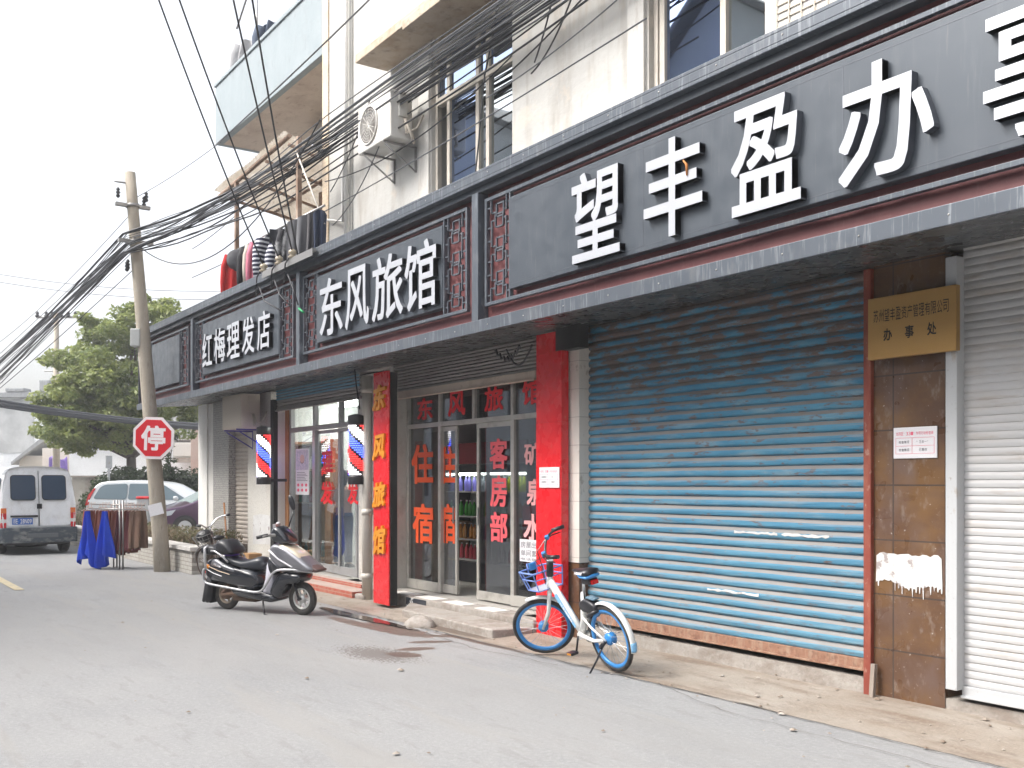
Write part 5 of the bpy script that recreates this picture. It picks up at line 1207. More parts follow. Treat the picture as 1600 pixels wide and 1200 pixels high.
# ------------------------------------------------------------------ planter wall with shrubs
pa = Vector((-18.45, 5.62)); pl = Vector((-42, 5.45)); pc = Vector((-21.3, 6.62))
wallb = mat('whitewashed_brick', (.44,.42,.38), .85, layers=[(2,.45,.65,(.34,.31,.27)), (9,.55,.7,(.52,.50,.47))], bump=(20,.4))
brick(wallb, 1, (.44,.42,.38), (.27,.25,.22), bw=.25, bh=.075, msize=.009)
t = thing('planter_wall', (pa.x, pa.y, 0), 'low whitewashed brick planter wall with a pale coping behind the clothes rack', 'wall')
m_ = MB()
m_.box(pl.x, pa.x, pa.y, pa.y+.22, 0, .43); m_.prism([(pa.x-.0, pa.y),(pa.x-.05, pa.y+.25),(pc.x, pc.y+.2),(pc.x-.2, pc.y)], 'xy', 0, .429); build('brick_wall', m_, wallb, t)
m_ = MB(); m_.box(pl.x, pa.x+.04, pa.y-.05, pa.y+.30, .431, .51); m_.prism([(pa.x+.04, pa.y+.3),(pa.x-.35, pa.y+.3),(pc.x-.25, pc.y),(pc.x+.1, pc.y+.2)], 'xy', .43, .509); build('coping', m_, mat('coping_stone', (.55,.53,.50), .8, layers=[(4,.5,.7,(.40,.38,.34))]), t, bev=.01)
m_ = MB(); m_.box(pl.x, pa.x-.3, pa.y+.31, pa.y+1.2, 0, .42); m_.box(pl.x, pa.x-.3, pa.y+1.2, pa.y+1.35, 0, .5); build('soil', m_, mat('soil', (.12,.09,.07), .95), t)
def leafcloud(mb, c, rx, ry, rz, n, size, rnd, up=.5, flat=False):
    for _ in range(n):
        while True:
            p = Vector((rnd.uniform(-1,1), rnd.uniform(-1,1), rnd.uniform(-1,1)))
            if p.length <= 1: break
        if p.length > 1e-4 and rnd.random() < .75: p = p*(rnd.uniform(.7,1)/max(p.length,.3)) if p.length < .7 else p
        q = Vector(c)+Vector((p.x*rx, p.y*ry, p.z*rz)); s = size*rnd.uniform(.6,1.3)
        nrm = (Vector((rnd.gauss(0,.6), rnd.gauss(0,.6), rnd.gauss(up,.5)))+p*.5).normalized()
        t_ = nrm.cross(Vector((rnd.gauss(0,1), rnd.gauss(0,1), rnd.gauss(0,1))))
        if t_.length < 1e-3: continue
        t_.normalize(); b_ = nrm.cross(t_)
        k = len(mb.v); mb.v += [q-t_*s, q-b_*s*.45, q+t_*s, q+b_*s*.45]; mb.f.append([k,k+1,k+2,k+3]); mb.s.append(False); mb.m.append(mb.mi)
def leafmat(name, c1, c2, c3, sc_=.8):
    m = mat(name, c1, .55, layers=[(sc_,.42,.6,c2), (9,.45,.65,c3,(1,1,1),.6)])
    n, L, p = nodes_of(m); tr_ = n.new('ShaderNodeBsdfTranslucent'); mx = n.new('ShaderNodeMixShader'); mx.inputs[0].default_value = .42
    src = p.inputs['Base Color'].links[0].from_socket; L(src, tr_.inputs[0]); out = n['Material Output']; L(p.outputs[0], mx.inputs[1]); L(tr_.outputs[0], mx.inputs[2]); L(mx.outputs[0], out.inputs[0]); return m
shrub_m = leafmat('shrub_leaves', (.07,.10,.03), (.22,.17,.10), (.40,.30,.24), 3)
rnd = random.Random(31)
for i in range(12):
    x = pa.x-.75-i*1.25; m_ = MB(); 
    m2 = MB()
    t = thing('shrub', (x, pa.y+.7, .42), 'low scrubby shrub with pinkish dry leaf tips in the brick planter', 'shrub', 'shrubs along the brick planter')
    for k_ in range(5): leafcloud(m_, (x+rnd.uniform(-.5,.5), pa.y+.7+rnd.uniform(-.2,.2), .58+rnd.uniform(0,.08)), .32, .3, .17, 150, .035, rnd)
    build('foliage', m_, shrub_m, t)
    for k_ in range(14): a = rnd.uniform(0,6.28); e = Vector((x+.5*cos(a), pa.y+.7+.35*sin(a), .60+rnd.uniform(0,.12))); m2.tube([(x, pa.y+.7, .42), e], [.012,.004], 4)
    build('stems', m2, mat('twig', (.16,.10,.07), .9) if i == 0 else bpy.data.materials['twig'], t)
# ------------------------------------------------------------------ trees and hedge
def tree(base, height, crown, label, seed, lm, trunk_r=.28, name='tree', lean=(0,0), leaf=.14, density=260, group=None):
    rnd = random.Random(seed); base = Vector(base); t = thing(name, tuple(base), label, 'tree', group)
    m_ = MB(); f = Vector((lean[0], lean[1], height)); fork = base+Vector((lean[0]*.5, lean[1]*.5, height*.38))
    m_.tube([base, base.lerp(fork,.5)+Vector((.05,0,0)), fork], [trunk_r, trunk_r*.8, trunk_r*.7], 12)
    m2 = MB()
    for (cx, cy, cz, rx, rz) in crown:
        c = base+Vector((cx, cy, cz)); mid = fork.lerp(c,.5)+Vector((0,0,.2)); m2.tube([fork-Vector((0,0,.1)), mid, c], [trunk_r*.5, trunk_r*.3, .03], 7)
    build('trunk', m_, mat('bark', (.10,.08,.065), .9, layers=[(6,.45,.7,(.17,.14,.115),(1,1,.3))], bump=(12,.6,(3,3,.6))), t); build('limbs', m2, bpy.data.materials['bark'], t)
    m_ = MB()
    for (cx, cy, cz, rx, rz) in crown:
        vol = rx*rx*rz; k = max(8, int(vol*3.6+rx*7))
        for _ in range(k):
            while True:
                d = Vector((rnd.uniform(-1,1), rnd.uniform(-1,1), rnd.uniform(-1,1)))
                if .1 < d.length < 1: break
            d = d.normalized()*rnd.uniform(.3,1.0)
            c = base+Vector((cx+d.x*rx, cy+d.y*rx, cz+d.z*rz)); r_ = rnd.uniform(.28,.55)*min(1,rx*.9)
            leafcloud(m_, c, r_*1.25, r_*1.25, r_*.7, int(density*r_), leaf, rnd, up=.7)
    build('crown', m_, lm, t); return t
lm1 = leafmat('tree_leaves', (.25,.30,.085), (.13,.185,.06), (.38,.38,.12), .45)
lm2 = leafmat('dark_leaves', (.045,.075,.03), (.025,.045,.02), (.09,.12,.05), .6)
tb = C(205, 758, 42); tb.z = 0
Z3 = 42/1555.56
def cr(px, py, rpx, rzpx, dy=0):
    p = C(px, py, 42+dy); return (p.x-tb.x, p.y-tb.y, p.z, rpx*Z3, rzpx*Z3)
tree(tb, 7.5, [cr(120,600,50,42), cr(95,640,42,34,-1), cr(160,545,52,40,1), cr(205,515,50,42), cr(180,590,60,48,-1), cr(230,560,45,50,1), cr(240,500,42,34), cr(265,485,28,20,1), cr(135,670,38,22,-1), cr(95,680,32,18), cr(210,650,60,30,-1), cr(250,640,45,38,1), cr(155,640,45,35,0), cr(140,510,32,26,1), cr(105,560,34,24,2), cr(285,630,40,50,2), cr(300,660,30,40,3), cr(215,480,26,22), cr(70,650,22,22,0), cr(120,655,44,34,-2), cr(180,640,50,44,-2), cr(225,610,50,50,-2), cr(150,590,50,44,-2), cr(110,620,40,34,-2), cr(265,570,36,40,0), cr(175,690,34,20,-1), cr(125,700,30,14,-1)], 'large leafy tree with light green crown behind the stop sign', 5, lm1, trunk_r=.27, leaf=.12, density=360)
sb_ = C(262, 745, 40); sb_.z = 0
tree(sb_, 3.0, [(.1,0,2.6,.5,.45),(-.2,.1,3.1,.35,.4),(.4,0,2.1,.35,.35),(0,.2,3.5,.25,.3)], 'slim sapling with sparse dark leaves right of the leaning pole', 6, lm2, trunk_r=.05, name='sapling', leaf=.09, density=90)
m_ = MB(); rnd = random.Random(44)
for i in range(70):
    px = 150+i*3.4; c = C(px, 0, 40); c.z = rnd.uniform(.6,2.0)-.25*(px < 175)
    leafcloud(m_, c, .6, .6, .42, 190, .10, rnd)
tag(build('hedge', m_, lm2), 'dense dark green hedge behind the parked cars', 'hedge')
m_ = MB(); rnd = random.Random(45)
c0 = C(143, 770, 37); leafcloud(m_, (c0.x, c0.y, .9), .5, .5, .5, 350, .08, rnd); leafcloud(m_, (c0.x+.2, c0.y+.3, 1.5), .4, .4, .5, 250, .08, rnd)
solo('ivy_bush', m_, lm2, 'small dark bush against the stained boundary wall beside the van', 'bush')
# ------------------------------------------------------------------ far buildings
def slabbox(name, pxa, pxb, pyt, dist, depth, mt, label, cat='building', roof=None, z0=0, pyb=None):
    a = C(pxa, HOR, dist); b = C(pxb, HOR, dist); ht = H+(HOR-pyt)/F*dist
    r_ = (b-a).normalized(); f_ = Vector((-r_.y, r_.x, 0)); 
    t = thing(name, ((a.x+b.x)/2, (a.y+b.y)/2, 0), label, cat)
    MX = Matrix(((r_.x, f_.x, 0, a.x),(r_.y, f_.y, 0, a.y),(0,0,1,0),(0,0,0,1)))
    L_ = (b-a).length; m_ = MB(); m_.box(0, L_, 0, depth, z0, ht, MX); build('wall', m_, mt, t); return t, MX, L_, ht
wb = mat('white_weathered_wall', (.84,.85,.86), .85, layers=[(.5,.45,.65,(.66,.68,.70)), (1.5,.55,.7,(.52,.54,.55),(1,1,.4),.7)])
brick(wb, 1, (.84,.85,.86), (.70,.72,.73), bw=.5, bh=.18, msize=.02)
t, MX, L_, ht = slabbox('white_gable_house', -190, 78, 622, 62, 9, wb, 'tall whitewashed brick gable with dark ridge tiles at the far left')
m_ = MB(); m_.box(-.3, L_+.2, -.35, 9.2, ht, ht+.35, MX); m_.box(L_-2.6, L_-1.4, -.4, .5, ht+.36, ht+.6, MX); m_.box(L_-.5, L_+.15, -.4, .5, ht+.36, ht+1.1, MX); build('roof', m_, mat('grey_roof_tiles', (.26,.27,.28), .8, layers=[(3,.4,.7,(.36,.37,.38),(6,1,1))]), t, bev=.05)
m_ = MB(); m_.box(L_-3.9, L_-1.0, -.04, -.0, ht-3.4, ht-.1, MX); m_.box(L_-8.5, L_-3.95, -.041, -.0, ht-2.2, ht-.1, MX); build('stained_band', m_, mat('grey_render', (.40,.41,.41), .85, layers=[(.8,.45,.65,(.52,.53,.53))]), t)
wl = mat('far_white_wall', (.78,.80,.82), .8, layers=[(.4,.45,.7,(.60,.62,.63)), (2,.6,.75,(.5,.5,.5),(1,1,.3),.5)])
t, MX, L_, ht = slabbox('low_white_building', 108, 300, 688, 50, 6, wl, 'long low white building behind the tree and the parked cars')
m_ = MB(); m_.box(-.2, L_+.3, -.3, 6.2, ht, ht+.18, MX); build('roof', m_, mat('flat_roof_edge', (.45,.45,.45), .8), t)
m_ = MB(); m_.box(5.3, 6.6, -.3, -.0, 3.0, 3.7, MX); build('wall_box', m_, mat('pale_wall_box', (.58,.58,.56), .7), t, bev=.03)
m_ = MB(); m_.box(5.35, 6.55, -.45, -.31, 2.7, 2.95, MX); build('sill', m_, M['curb'], t)
t, MX, L_, ht = slabbox('pink_building', 298, 330, 665, 47, 6, mat('pink_render', (.60,.42,.36), .85, layers=[(.6,.45,.65,(.66,.54,.50))]), 'narrow strip of a pinkish building seen between the hedge and the corner column')
m_ = MB(); m_.box(.0, L_, -.6, -.0, ht*.42, ht*.46, MX); m_.box(.1, L_-.1, -.04, -.0, ht*.28, ht*.40, MX); build('window', m_, mat('far_window', (.12,.14,.17), .3), t)
# small pitched shed and purple tarp between
t, MX, L_, ht = slabbox('small_tiled_shed', 30, 76, 712, 54, 4, mat('shed_wall', (.50,.46,.40), .8, layers=[(1,.45,.7,(.6,.57,.52))]), 'small cream shed with a sloping grey tiled roof behind the van', 'shed')
m_ = MB(); m_.prism([(-.3, ht-.35),(L_+.1, ht+1.25),(L_+.1, ht+.95),(-.3, ht-.5)], 'xz', -.3, 4.2, MX); build('roof', m_, bpy.data.materials['grey_roof_tiles'], t)
t, MX, L_, ht = slabbox('cream_annex', 66, 108, 700, 52, 4, mat('annex_wall', (.62,.56,.50), .8, layers=[(1,.45,.7,(.66,.62,.58))]), 'pale cream annex with a purple tarpaulin behind the van', 'building')
m_ = MB(); rnd = random.Random(3); m_.grid(lambda u, v: MX @ Vector((.75+.55*u*1.0, -.1-.05*sin(v*9+u*14), ht-.35-1.2*u-.0 if False else (2.2+.95*u))), 1, 1)
m_ = MB(); m_.grid(lambda u, v: MX @ Vector((L_-1.0+.95*v, -.1-.04*sin(v*18+u*3), 2.0+(1.0+.1*sin(v*7))*u)), 8, 16); build('tarpaulin', m_, mat('purple_tarp', (.16,.10,.36), .6), t, solid=.02)
# boundary wall, stained
t, MX, L_, ht = slabbox('boundary_wall', 112, 152, 746, 44, .3, mat('stained_boundary_wall', (.36,.34,.31), .9, layers=[(.9,.45,.6,(.50,.49,.47)), (1.4,.5,.65,(.16,.13,.11),(1,1,.6),.8)]), 'stained grey boundary wall right of the white van', 'wall')
m_ = MB(); m_.box(-.05, L_+.05, -.05, .35, ht, ht+.08, MX); build('coping', m_, M['curb'], t)
m_ = MB(); c = C(170, 0, 39); m_.box(c.x-.04, c.x+.04, c.y-.04, c.y+.04, 0, 2.25); m_.box(c.x-.04, c.x+.04, c.y-.12, c.y+.12, 2.26, 2.75); solo('yard_post', m_, M['whitepost'], 'thin white post in the car yard beside the hedge', 'post')
# houses across the street: behind the camera, only ever mirrored in the windows
wo = mat('opposite_wall', (.50,.52,.56), .8, layers=[(.5,.45,.65,(.42,.44,.47))]); rt2 = mat('dark_roof', (.10,.10,.11), .8); ow = mat('opp_window', (.04,.05,.07), .2)
def opposite(xa, xb, y1, y0, eave, ridge, label, gable=False):
    t = thing('opposite_house', ((xa+xb)/2, y1, 0), label, 'building'); m_ = MB(); ym = (y0+y1)/2; xm = (xa+xb)/2
    if gable: m_.prism([(xa,0),(xb,0),(xb,eave),(xm,ridge),(xa,eave)], 'xz', y0, y1)
    else: m_.prism([(y0,0),(y1,0),(y1,eave),(ym,ridge),(y0,eave)], 'yz', xa, xb)
    build('wall', m_, wo, t); m_ = MB()
    if gable:
        m_.prism([(xa-.4,eave-.2),(xm,ridge+.05),(xm,ridge+.3),(xa-.5,eave+.02)], 'xz', y0-.3, y1+.5); m_.prism([(xb+.4,eave-.2),(xm,ridge+.05),(xm,ridge+.3),(xb+.5,eave+.02)], 'xz', y0-.3, y1+.5)
    else: m_.prism([(y1+.5,eave-.25),(ym,ridge+.05),(ym,ridge+.3),(y1+.55,eave-.05)], 'yz', xa-.3, xb+.3); m_.prism([(y0-.5,eave-.25),(ym,ridge+.05),(ym,ridge+.3),(y0-.55,eave-.05)], 'yz', xa-.3, xb+.3)
    build('roof', m_, rt2, t)
    nf = int(eave/3)
    for f in range(nf):
        k = int((xb-xa)/3.2)
        for i in range(k): xq = xa+(xb-xa)*(i+.5)/k; m_ = MB(); m_.box(xq-.7, xq+.7, y1, y1+.04, f*3+1.1, f*3+2.4); build('window', m_, ow, t)
opposite(-82, -46, -6.5, -12.5, 6.0, 8.4, 'long low house across the street, farthest along')
opposite(-45.5, -30, -8.5, -16, 14.5, 18.5, 'tall grey block with a gable facing the street, across the road', True)
opposite(-29.5, -24.6, -6.8, -12.5, 5.6, 7.8, 'small low house across the street between two tall blocks')
opposite(-26, -16.5, -8.5, -16, 13.0, 16.6, 'tall grey gabled house across the road nearest the camera', True)
opposite(-15, 6, -7, -12.5, 6.0, 8.4, 'long low house across the street behind the camera')
# ------------------------------------------------------------------ wheels shared by all vehicles
def car_wheel(t, x, y, z, r, w_, out=1, rim=(.45,.45,.46), spokes=5, axis=(0,1,0)):
    ax = Vector(axis)*out; o = Vector((x, y, z))
    m_ = MB(); m_.lathe([(r*.62,-w_/2),(r*.93,-w_/2),(r,-w_*.35),(r,w_*.35),(r*.93,w_/2),(r*.66,w_/2),(r*.62,w_*.4)], o, ax, 28); wo_ = build('wheel', m_, M['tyre'], t, world=False)
    m_ = MB(); m_.lathe([(r*.66,w_*.48),(r*.62,w_*.5),(r*.58,w_*.35),(r*.58,-w_*.1)], o, ax, 28)
    tt = ax.cross(Vector((0,0,1))).normalized(); bb2 = Vector((0,0,1))
    for k in range(spokes):
        a = 2*pi*k/spokes; d = tt*cos(a)+bb2*sin(a); n_ = tt*-sin(a)+bb2*cos(a)
        for s in (-.09,.09):
            p0 = o+ax*w_*.40+d*r*.08+n_*s*r*.4; p1 = o+ax*w_*.42+d*r*.6+n_*s*r*1.6; m_.tube([p0,p1], r*.045, 5)
    m_.lathe([(0,w_*.46),(r*.12,w_*.44),(r*.12,w_*.2)], o, ax, 14)
    build('rim', m_, mat('rim_metal', rim, .35, .7), wo_, world=False)
    m_ = MB(); m_.lathe([(r*.6,-w_*.15),(0,-w_*.15)], o, ax, 20); build('brake_disc', m_, M['black_pl'], wo_, world=False)
# ------------------------------------------------------------------ white van, seen from behind
vp = G(61, 866); VM = Matrix.Translation((vp.x, vp.y, 0)) @ Matrix.Rotation(pi/2+R(1.5), 4, 'Z')
van = thing('van', (vp.x, vp.y, 0), 'dirty white van seen from behind, driving away at the left edge', 'van', M=VM)
paintw = mat('dusty_white_paint', (.86,.87,.88), .35, layers=[(3,.5,.7,(.74,.74,.72)), (8,.55,.7,(.50,.48,.45),(1,1,.5),.35)], coat=.3)
def vsec(y, k=1.0, dz=0):
    h = [(.0,.34),(.70,.34),(.78,.42),(.81,.62),(.825,.9),(.82,1.2),(.79,1.45),(.745,1.75),(.70,1.92),(.62,2.02),(.42,2.075),(.0,2.09)]
    pts = [(x*k, z) for x, z in h]; full = pts+[(-x, z) for x, z in pts[-2:0:-1]]
    return [Vector((x, y+(.16*max(0,(z-1.15))/0.95 if y < .1 else 0), z+dz)) for x, z in full]
m_ = MB(); m_.loft([[Vector((p.x*.94, p.y, .34+(p.z-.34)*.97)) for p in vsec(0)], vsec(.02), vsec(.10,1.0), vsec(1.5,1.01), vsec(3.0,1.0), [Vector((p.x*.96, p.y, p.z if p.z < 1.1 else 1.1+(p.z-1.1)*.7)) for p in vsec(3.7)], [Vector((p.x*.85, p.y, min(p.z,1.0))) for p in vsec(4.3)]])
build('body', m_, paintw, van, world=False)
def rearp(x, z, e=.006): return Vector((x, -e+(.16*max(0, z-1.15)/.95), z))
def rpanel(mb, poly, e): 
    n = len(poly); vs = [rearp(x, z, e) for x, z in poly]+[rearp(x, z, e-.008) for x, z in poly]
    mb.add(vs, [list(range(n)), list(range(n, 2*n))[::-1]]+[(i, n+i, n+(i+1) % n, (i+1) % n) for i in range(n)])
def rrect(x0, x1, z0, z1, r=.06, n=4, top=0):
    pts = []
    for cx, cz, a0 in ((x1-r, z0+r, -90),(x1-r-top, z1-r, 0),(x0+r+top, z1-r, 90),(x0+r, z0+r, 180)):
        for i in range(n+1): a = R(a0+90*i/n); pts.append((cx+r*cos(a), cz+r*sin(a)))
    return pts
for s, a, b in ((-1,-.70,-.015),(1,.015,.70)):
    m_ = MB(); rpanel(m_, rrect(a, b, .67, 1.98, .09, 4, 0), .014); d_ = build('rear_door', m_, paintw, van, world=False, bev=.006)
    m_ = MB(); x0, x1 = (a+.11, b-.07) if s < 0 else (a+.07, b-.11); rpanel(m_, rrect(x0, x1, 1.30, 1.86, .07), .022); build('rear_window', m_, mat('van_window', (.035,.06,.10), .12), d_, world=False)
    m_ = MB(); rpanel(m_, rrect(x0-.02, x1+.02, 1.28, 1.88, .08), .018); build('rubber_seal', m_, M['black_pl'], d_, world=False)
m_ = MB(); m_.box(-.006,.006,-.02,.0,.67,1.15); rpanel(m_, [(-.006,1.15),(.006,1.15),(.006,1.98),(-.006,1.98)], .016); build('door_seam', m_, M['black_pl'], van, world=False)
m_ = MB(); m_.box(-.05,.06,-.045,-.014,1.08,1.20); build('door_handle', m_, M['black_pl'], van, world=False, bev=.008)
m_ = MB(); m_.box(-.62,-.03,-.045,-.014,.885,.93); build('plate_light_strip', m_, M['black_pl'], van, world=False, bev=.006)
m_ = MB(); m_.box(-.58,-.14,-.03,-.014,.715,.865); pl_ = build('licence_plate', m_, mat('plate_blue', (.03,.14,.50), .4), van, world=False)
m_ = MB(); text_line(m_, '苏E·28N09', (-.56,-.031,.735), (.40,0,0), (0,0,.11), (0,-1,0), off=.02); build('plate_text', m_, M['paper'], pl_, world=False)
for s in (-1, 1):
    tl = None
    for nm, c, z0, z1, em in (('indicator_light',(.75,.16,.02),.98,1.10,.25),('red_light',(.62,.01,.01),.84,.98,.15),('white_light',(.75,.70,.68),.76,.84,0),('red_light',(.60,.01,.02),.63,.76,.15)):
        m_ = MB(); m_.loft([[Vector((s*.70,-.012,z0)),Vector((s*.815,.012,z0)),Vector((s*.822,.10,z0)),Vector((s*.70,.08,z0))],[Vector((s*.70,-.012,z1)),Vector((s*.815,.012,z1)),Vector((s*.822,.10,z1)),Vector((s*.70,.08,z1))]], smooth=False)
        build(nm, m_, mat('lens_'+nm, c, .2, coat=.5), van, world=False, bev=.006)
m_ = MB(); prof = [(-.84,.10),(-.86,.02),(-.80,-.06),(-.55,-.10),(0,-.115),(.55,-.10),(.80,-.06),(.86,.02),(.84,.5),(.80,.5),(.8,.1),(-.8,.1),(-.80,.5),(-.84,.5)]
m_.prism(prof, 'xy', .28, .64); build('bumper', m_, mat('dirty_dark_bumper', (.06,.075,.09), .55, layers=[(4,.5,.65,(.30,.30,.28),(1,1,2),.7)]), van, world=False, bev=.025)
m_ = MB(); m_.box(-.28,.40,-.125,-.08,.40,.50); build('bumper_step', m_, mat('step_grey', (.12,.13,.14), .6), van, world=False, bev=.01)
m_ = MB(); m_.box(-.7,.7,.15,3.9,.22,.36); m_.tube([(.2,.1,.26),(.2,.9,.26)], .05, 8); m_.lathe([(.14,-.35),(.16,0),(.14,.35)], (-.1,.5,.30), (1,0,0), 14); build('underbody', m_, M['black_pl'], van, world=False)
for x in (-.70,.70):
    for y in (.75, 3.3): car_wheel(van, x, y, .30, .30, .19, out=(1 if x > 0 else -1), axis=(1,0,0))
for k_, (y0, y1) in enumerate(((.35,1.5),(1.6,2.6))):
    m_ = MB(); vs = [Vector((-.808,y0,1.30)),Vector((-.808,y1,1.30)),Vector((-.742,y1,1.80)),Vector((-.742,y0,1.80))]
    vs = [v+Vector((-.012,0,0)) for v in vs]; m_.add(vs, [(0,1,2,3)]); build('side_window', m_, bpy.data.materials['van_window'], van, world=False, solid=.01)
# ------------------------------------------------------------------ cars in the yard
def car(MX, label, name, prof, belt, half, windows, paint, wheels, wr, lights, extras=None, handles=()):
    t = thing(name, tuple(MX.translation), label, 'car', M=MX)
    top = max(p[1] for p in prof)
    def hw(z): return half*(1-.03*max(0,(.55-z)/.4)) if z < belt else half*(1-.20*(z-belt)/(top-belt))
    m_ = MB(); rings = []
    for s in (-1,-.97,-.85,0,.85,.97,1):
        rg = []
        for (x, z) in prof:
            k = {1:.965,.97:.99,.85:1,0:1}[abs(s)]; cx = 0
            zz_ = .2+(z-.2)*(k if z > belt*.9 else 1); xx_ = x*(1-(1-k)*.8); bulge = .02*(1-s*s)
            rg.append(Vector((xx_, s*hw(z), zz_+(bulge if z > belt else bulge*.5))))
        rings.append(rg)
    m_.loft(rings); body = build('body', m_, paint, t, world=False)
    for s in (-1, 1):
        for w_ in windows:
            m_ = MB(); vs = [Vector((x*.996, s*(hw(z)*1.0+.006), z)) for x, z in w_]; m_.add(vs, [list(range(len(vs)))]); build('side_window', m_, mat('car_window', (.14,.19,.22), .1) if 'car_window' not in bpy.data.materials else bpy.data.materials['car_window'], t, world=False, solid=.004)
        for x in wheels:
            m_ = MB(); m_.lathe([(wr*1.16,-.012),(wr*1.16,.014)], (x, s*(half-.01), wr), (0,s,0), 28); build('wheel_arch', m_, M['black_pl'], t, world=False)
            car_wheel(t, x, s*(half-.08), wr, wr, .2, out=s, spokes=9, rim=(.62,.62,.63))
        for (poly, mt_) in lights:
            m_ = MB(); vs = [Vector((x, s*(hw(z)*1.0+.008), z)) for x, z in poly]+[Vector((x, s*(hw(z)*.8), z)) for x, z in poly]; n = len(poly)
            m_.add(vs, [list(range(n)), list(range(n,2*n))]+[(i, n+i, n+(i+1) % n, (i+1) % n) for i in range(n)]); build('lamp', m_, mt_, t, world=False)
        for (x, z) in handles: m_ = MB(); m_.box(x-.09, x+.09, s*(half+.0)-.01, s*half+.03, z-.015, z+.015); build('door_handle', m_, M['chrome'], t, world=False, bev=.006)
        for xs in (extras or []):
            m_ = MB(); m_.add([Vector((xs-.004, s*(half+.003), .35)), Vector((xs+.004, s*(half+.003), .35)), Vector((xs+.004, s*(hw(belt)+.003), belt)), Vector((xs-.004, s*(hw(belt)+.003), belt))], [(0,1,2,3)]); build('door_seam', m_, M['black_pl'], t, world=False)
    return t, hw
def smooth(pts, it=2, closed=True):
    for _ in range(it):
        q = []; n = len(pts)
        for i in range(n if closed else n-1):
            a, b = pts[i], pts[(i+1) % n]; q += [tuple(a[j]*.75+b[j]*.25 for j in range(len(a))), tuple(a[j]*.25+b[j]*.75 for j in range(len(a)))]
        pts = q
    return pts
def roundpoly(pts, r=.05, n=3):
    out = []; k = len(pts)
    for i in range(k):
        p0, p, p1 = Vector(pts[i-1]), Vector(pts[i]), Vector(pts[(i+1) % k]); a = (p0-p); b = (p1-p); ra = min(r, a.length*.45); rb = min(r, b.length*.45)
        A, B = p+a.normalized()*ra, p+b.normalized()*rb
        for j in range(n+1): t = j/n; out.append(tuple(A*(1-t)**2+p*2*t*(1-t)+B*t*t))
    return out
red_l = mat('tail_lens', (.45,.02,.02), .2); clear_l = mat('headlamp_glass', (.62,.66,.70), .12, coat=1)
# MPV : side on, nose to the right; x forward (right in the photo)
mp_c = C(236, 754, 35.5); mp_c.z = 0
ang = math.atan2(CT, ST)-R(3)
MX = Matrix.Translation(mp_c) @ Matrix.Rotation(ang, 4, 'Z')
prof = smooth([(-1.95,.30),(-2.0,.75),(-1.93,1.15),(-1.75,1.55),(-1.5,1.74),(-.4,1.78),(.75,1.72),(1.25,1.45),(1.75,1.12),(2.45,.98),(2.7,.75),(2.7,.32)], 2)
mv, hw1 = car(MX, 'silver white people carrier parked side on behind the clothes rack', 'parked_car', prof, 1.08, .86,
  [roundpoly([(-1.72,1.14),(-1.5,1.54),(-1.32,1.63),(-.52,1.66),(-.52,1.12)],.09), roundpoly([(-.46,1.12),(-.46,1.66),(.36,1.65),(.36,1.10)],.05), roundpoly([(.42,1.10),(.42,1.64),(.80,1.60),(1.62,1.12),(1.55,1.10)],.06)],
  mat('silver_white_paint', (.60,.63,.65), .3, .1, coat=.5), (-1.2, 1.75), .33,
  [([(-1.99,.9),(-1.90,1.25),(-1.72,1.5),(-1.66,1.5),(-1.80,1.2),(-1.86,.92)], red_l), ([(2.2,.80),(2.68,.78),(2.62,.92),(2.25,.97)], clear_l)], extras=(-.51,.39,1.35), handles=((-.35,.98),(.55,.97)))
m_ = MB(); m_.pillow(smooth([(1.18,1.08),(1.36,1.08),(1.36,1.22),(1.2,1.24)],2), .05, y0=-.95); build('wing_mirror', m_, bpy.data.materials['silver_white_paint'], mv, world=False)
# sedan : nose to the left, seen from its front quarter
wc = G(285.5, 841); ang = math.atan2(-CT, -ST)+R(36)
MX = Matrix.Translation((wc.x, wc.y, 0)) @ Matrix.Rotation(ang, 4, 'Z') @ Matrix.Translation((-1.35, -.70, 0))
prof = smooth([(-2.2,.28),(-2.3,.7),(-2.2,1.0),(-1.75,1.08),(-.95,1.42),(-.1,1.50),(.35,1.42),(1.15,1.02),(2.05,.88),(2.35,.66),(2.33,.30)], 2)
# this car's left side (+y) faces the camera
sed, hw2 = car(MX, 'purple saloon car parked nose left behind the leaning pole, partly hidden by the corner column', 'parked_car', prof, .98, .89,
  [roundpoly([(-1.4,1.02),(-.85,1.35),(-.28,1.42),(-.28,1.02)],.05), roundpoly([(-.23,1.02),(-.23,1.42),(.22,1.37),(.90,1.02)],.05)],
  mat('purple_metallic_paint', (.105,.05,.10), .3, .45, coat=.7), (-1.35, 1.35), .33,
  [([(1.75,.72),(2.28,.62),(2.20,.78),(1.62,.88)], clear_l)], extras=(-.26,.78), handles=((-.45,.9),))
m_ = MB(); m_.loft([[Vector((1.10,-.74,1.05)),Vector((1.10,.74,1.05)),Vector((.33,.62,1.44)),Vector((.33,-.62,1.44))],[Vector((1.13,-.74,1.065)),Vector((1.13,.74,1.065)),Vector((.36,.62,1.455)),Vector((.36,-.62,1.455))]], smooth=False); build('windscreen', m_, mat('windscreen_glass', (.35,.42,.42), .08), sed, world=False)
m_ = MB(); m_.pillow(smooth([(.55,1.0),(.78,1.0),(.78,1.12),(.58,1.14)],2), .05, y0=1.0); build('wing_mirror', m_, bpy.data.materials['purple_metallic_paint'], sed, world=False)
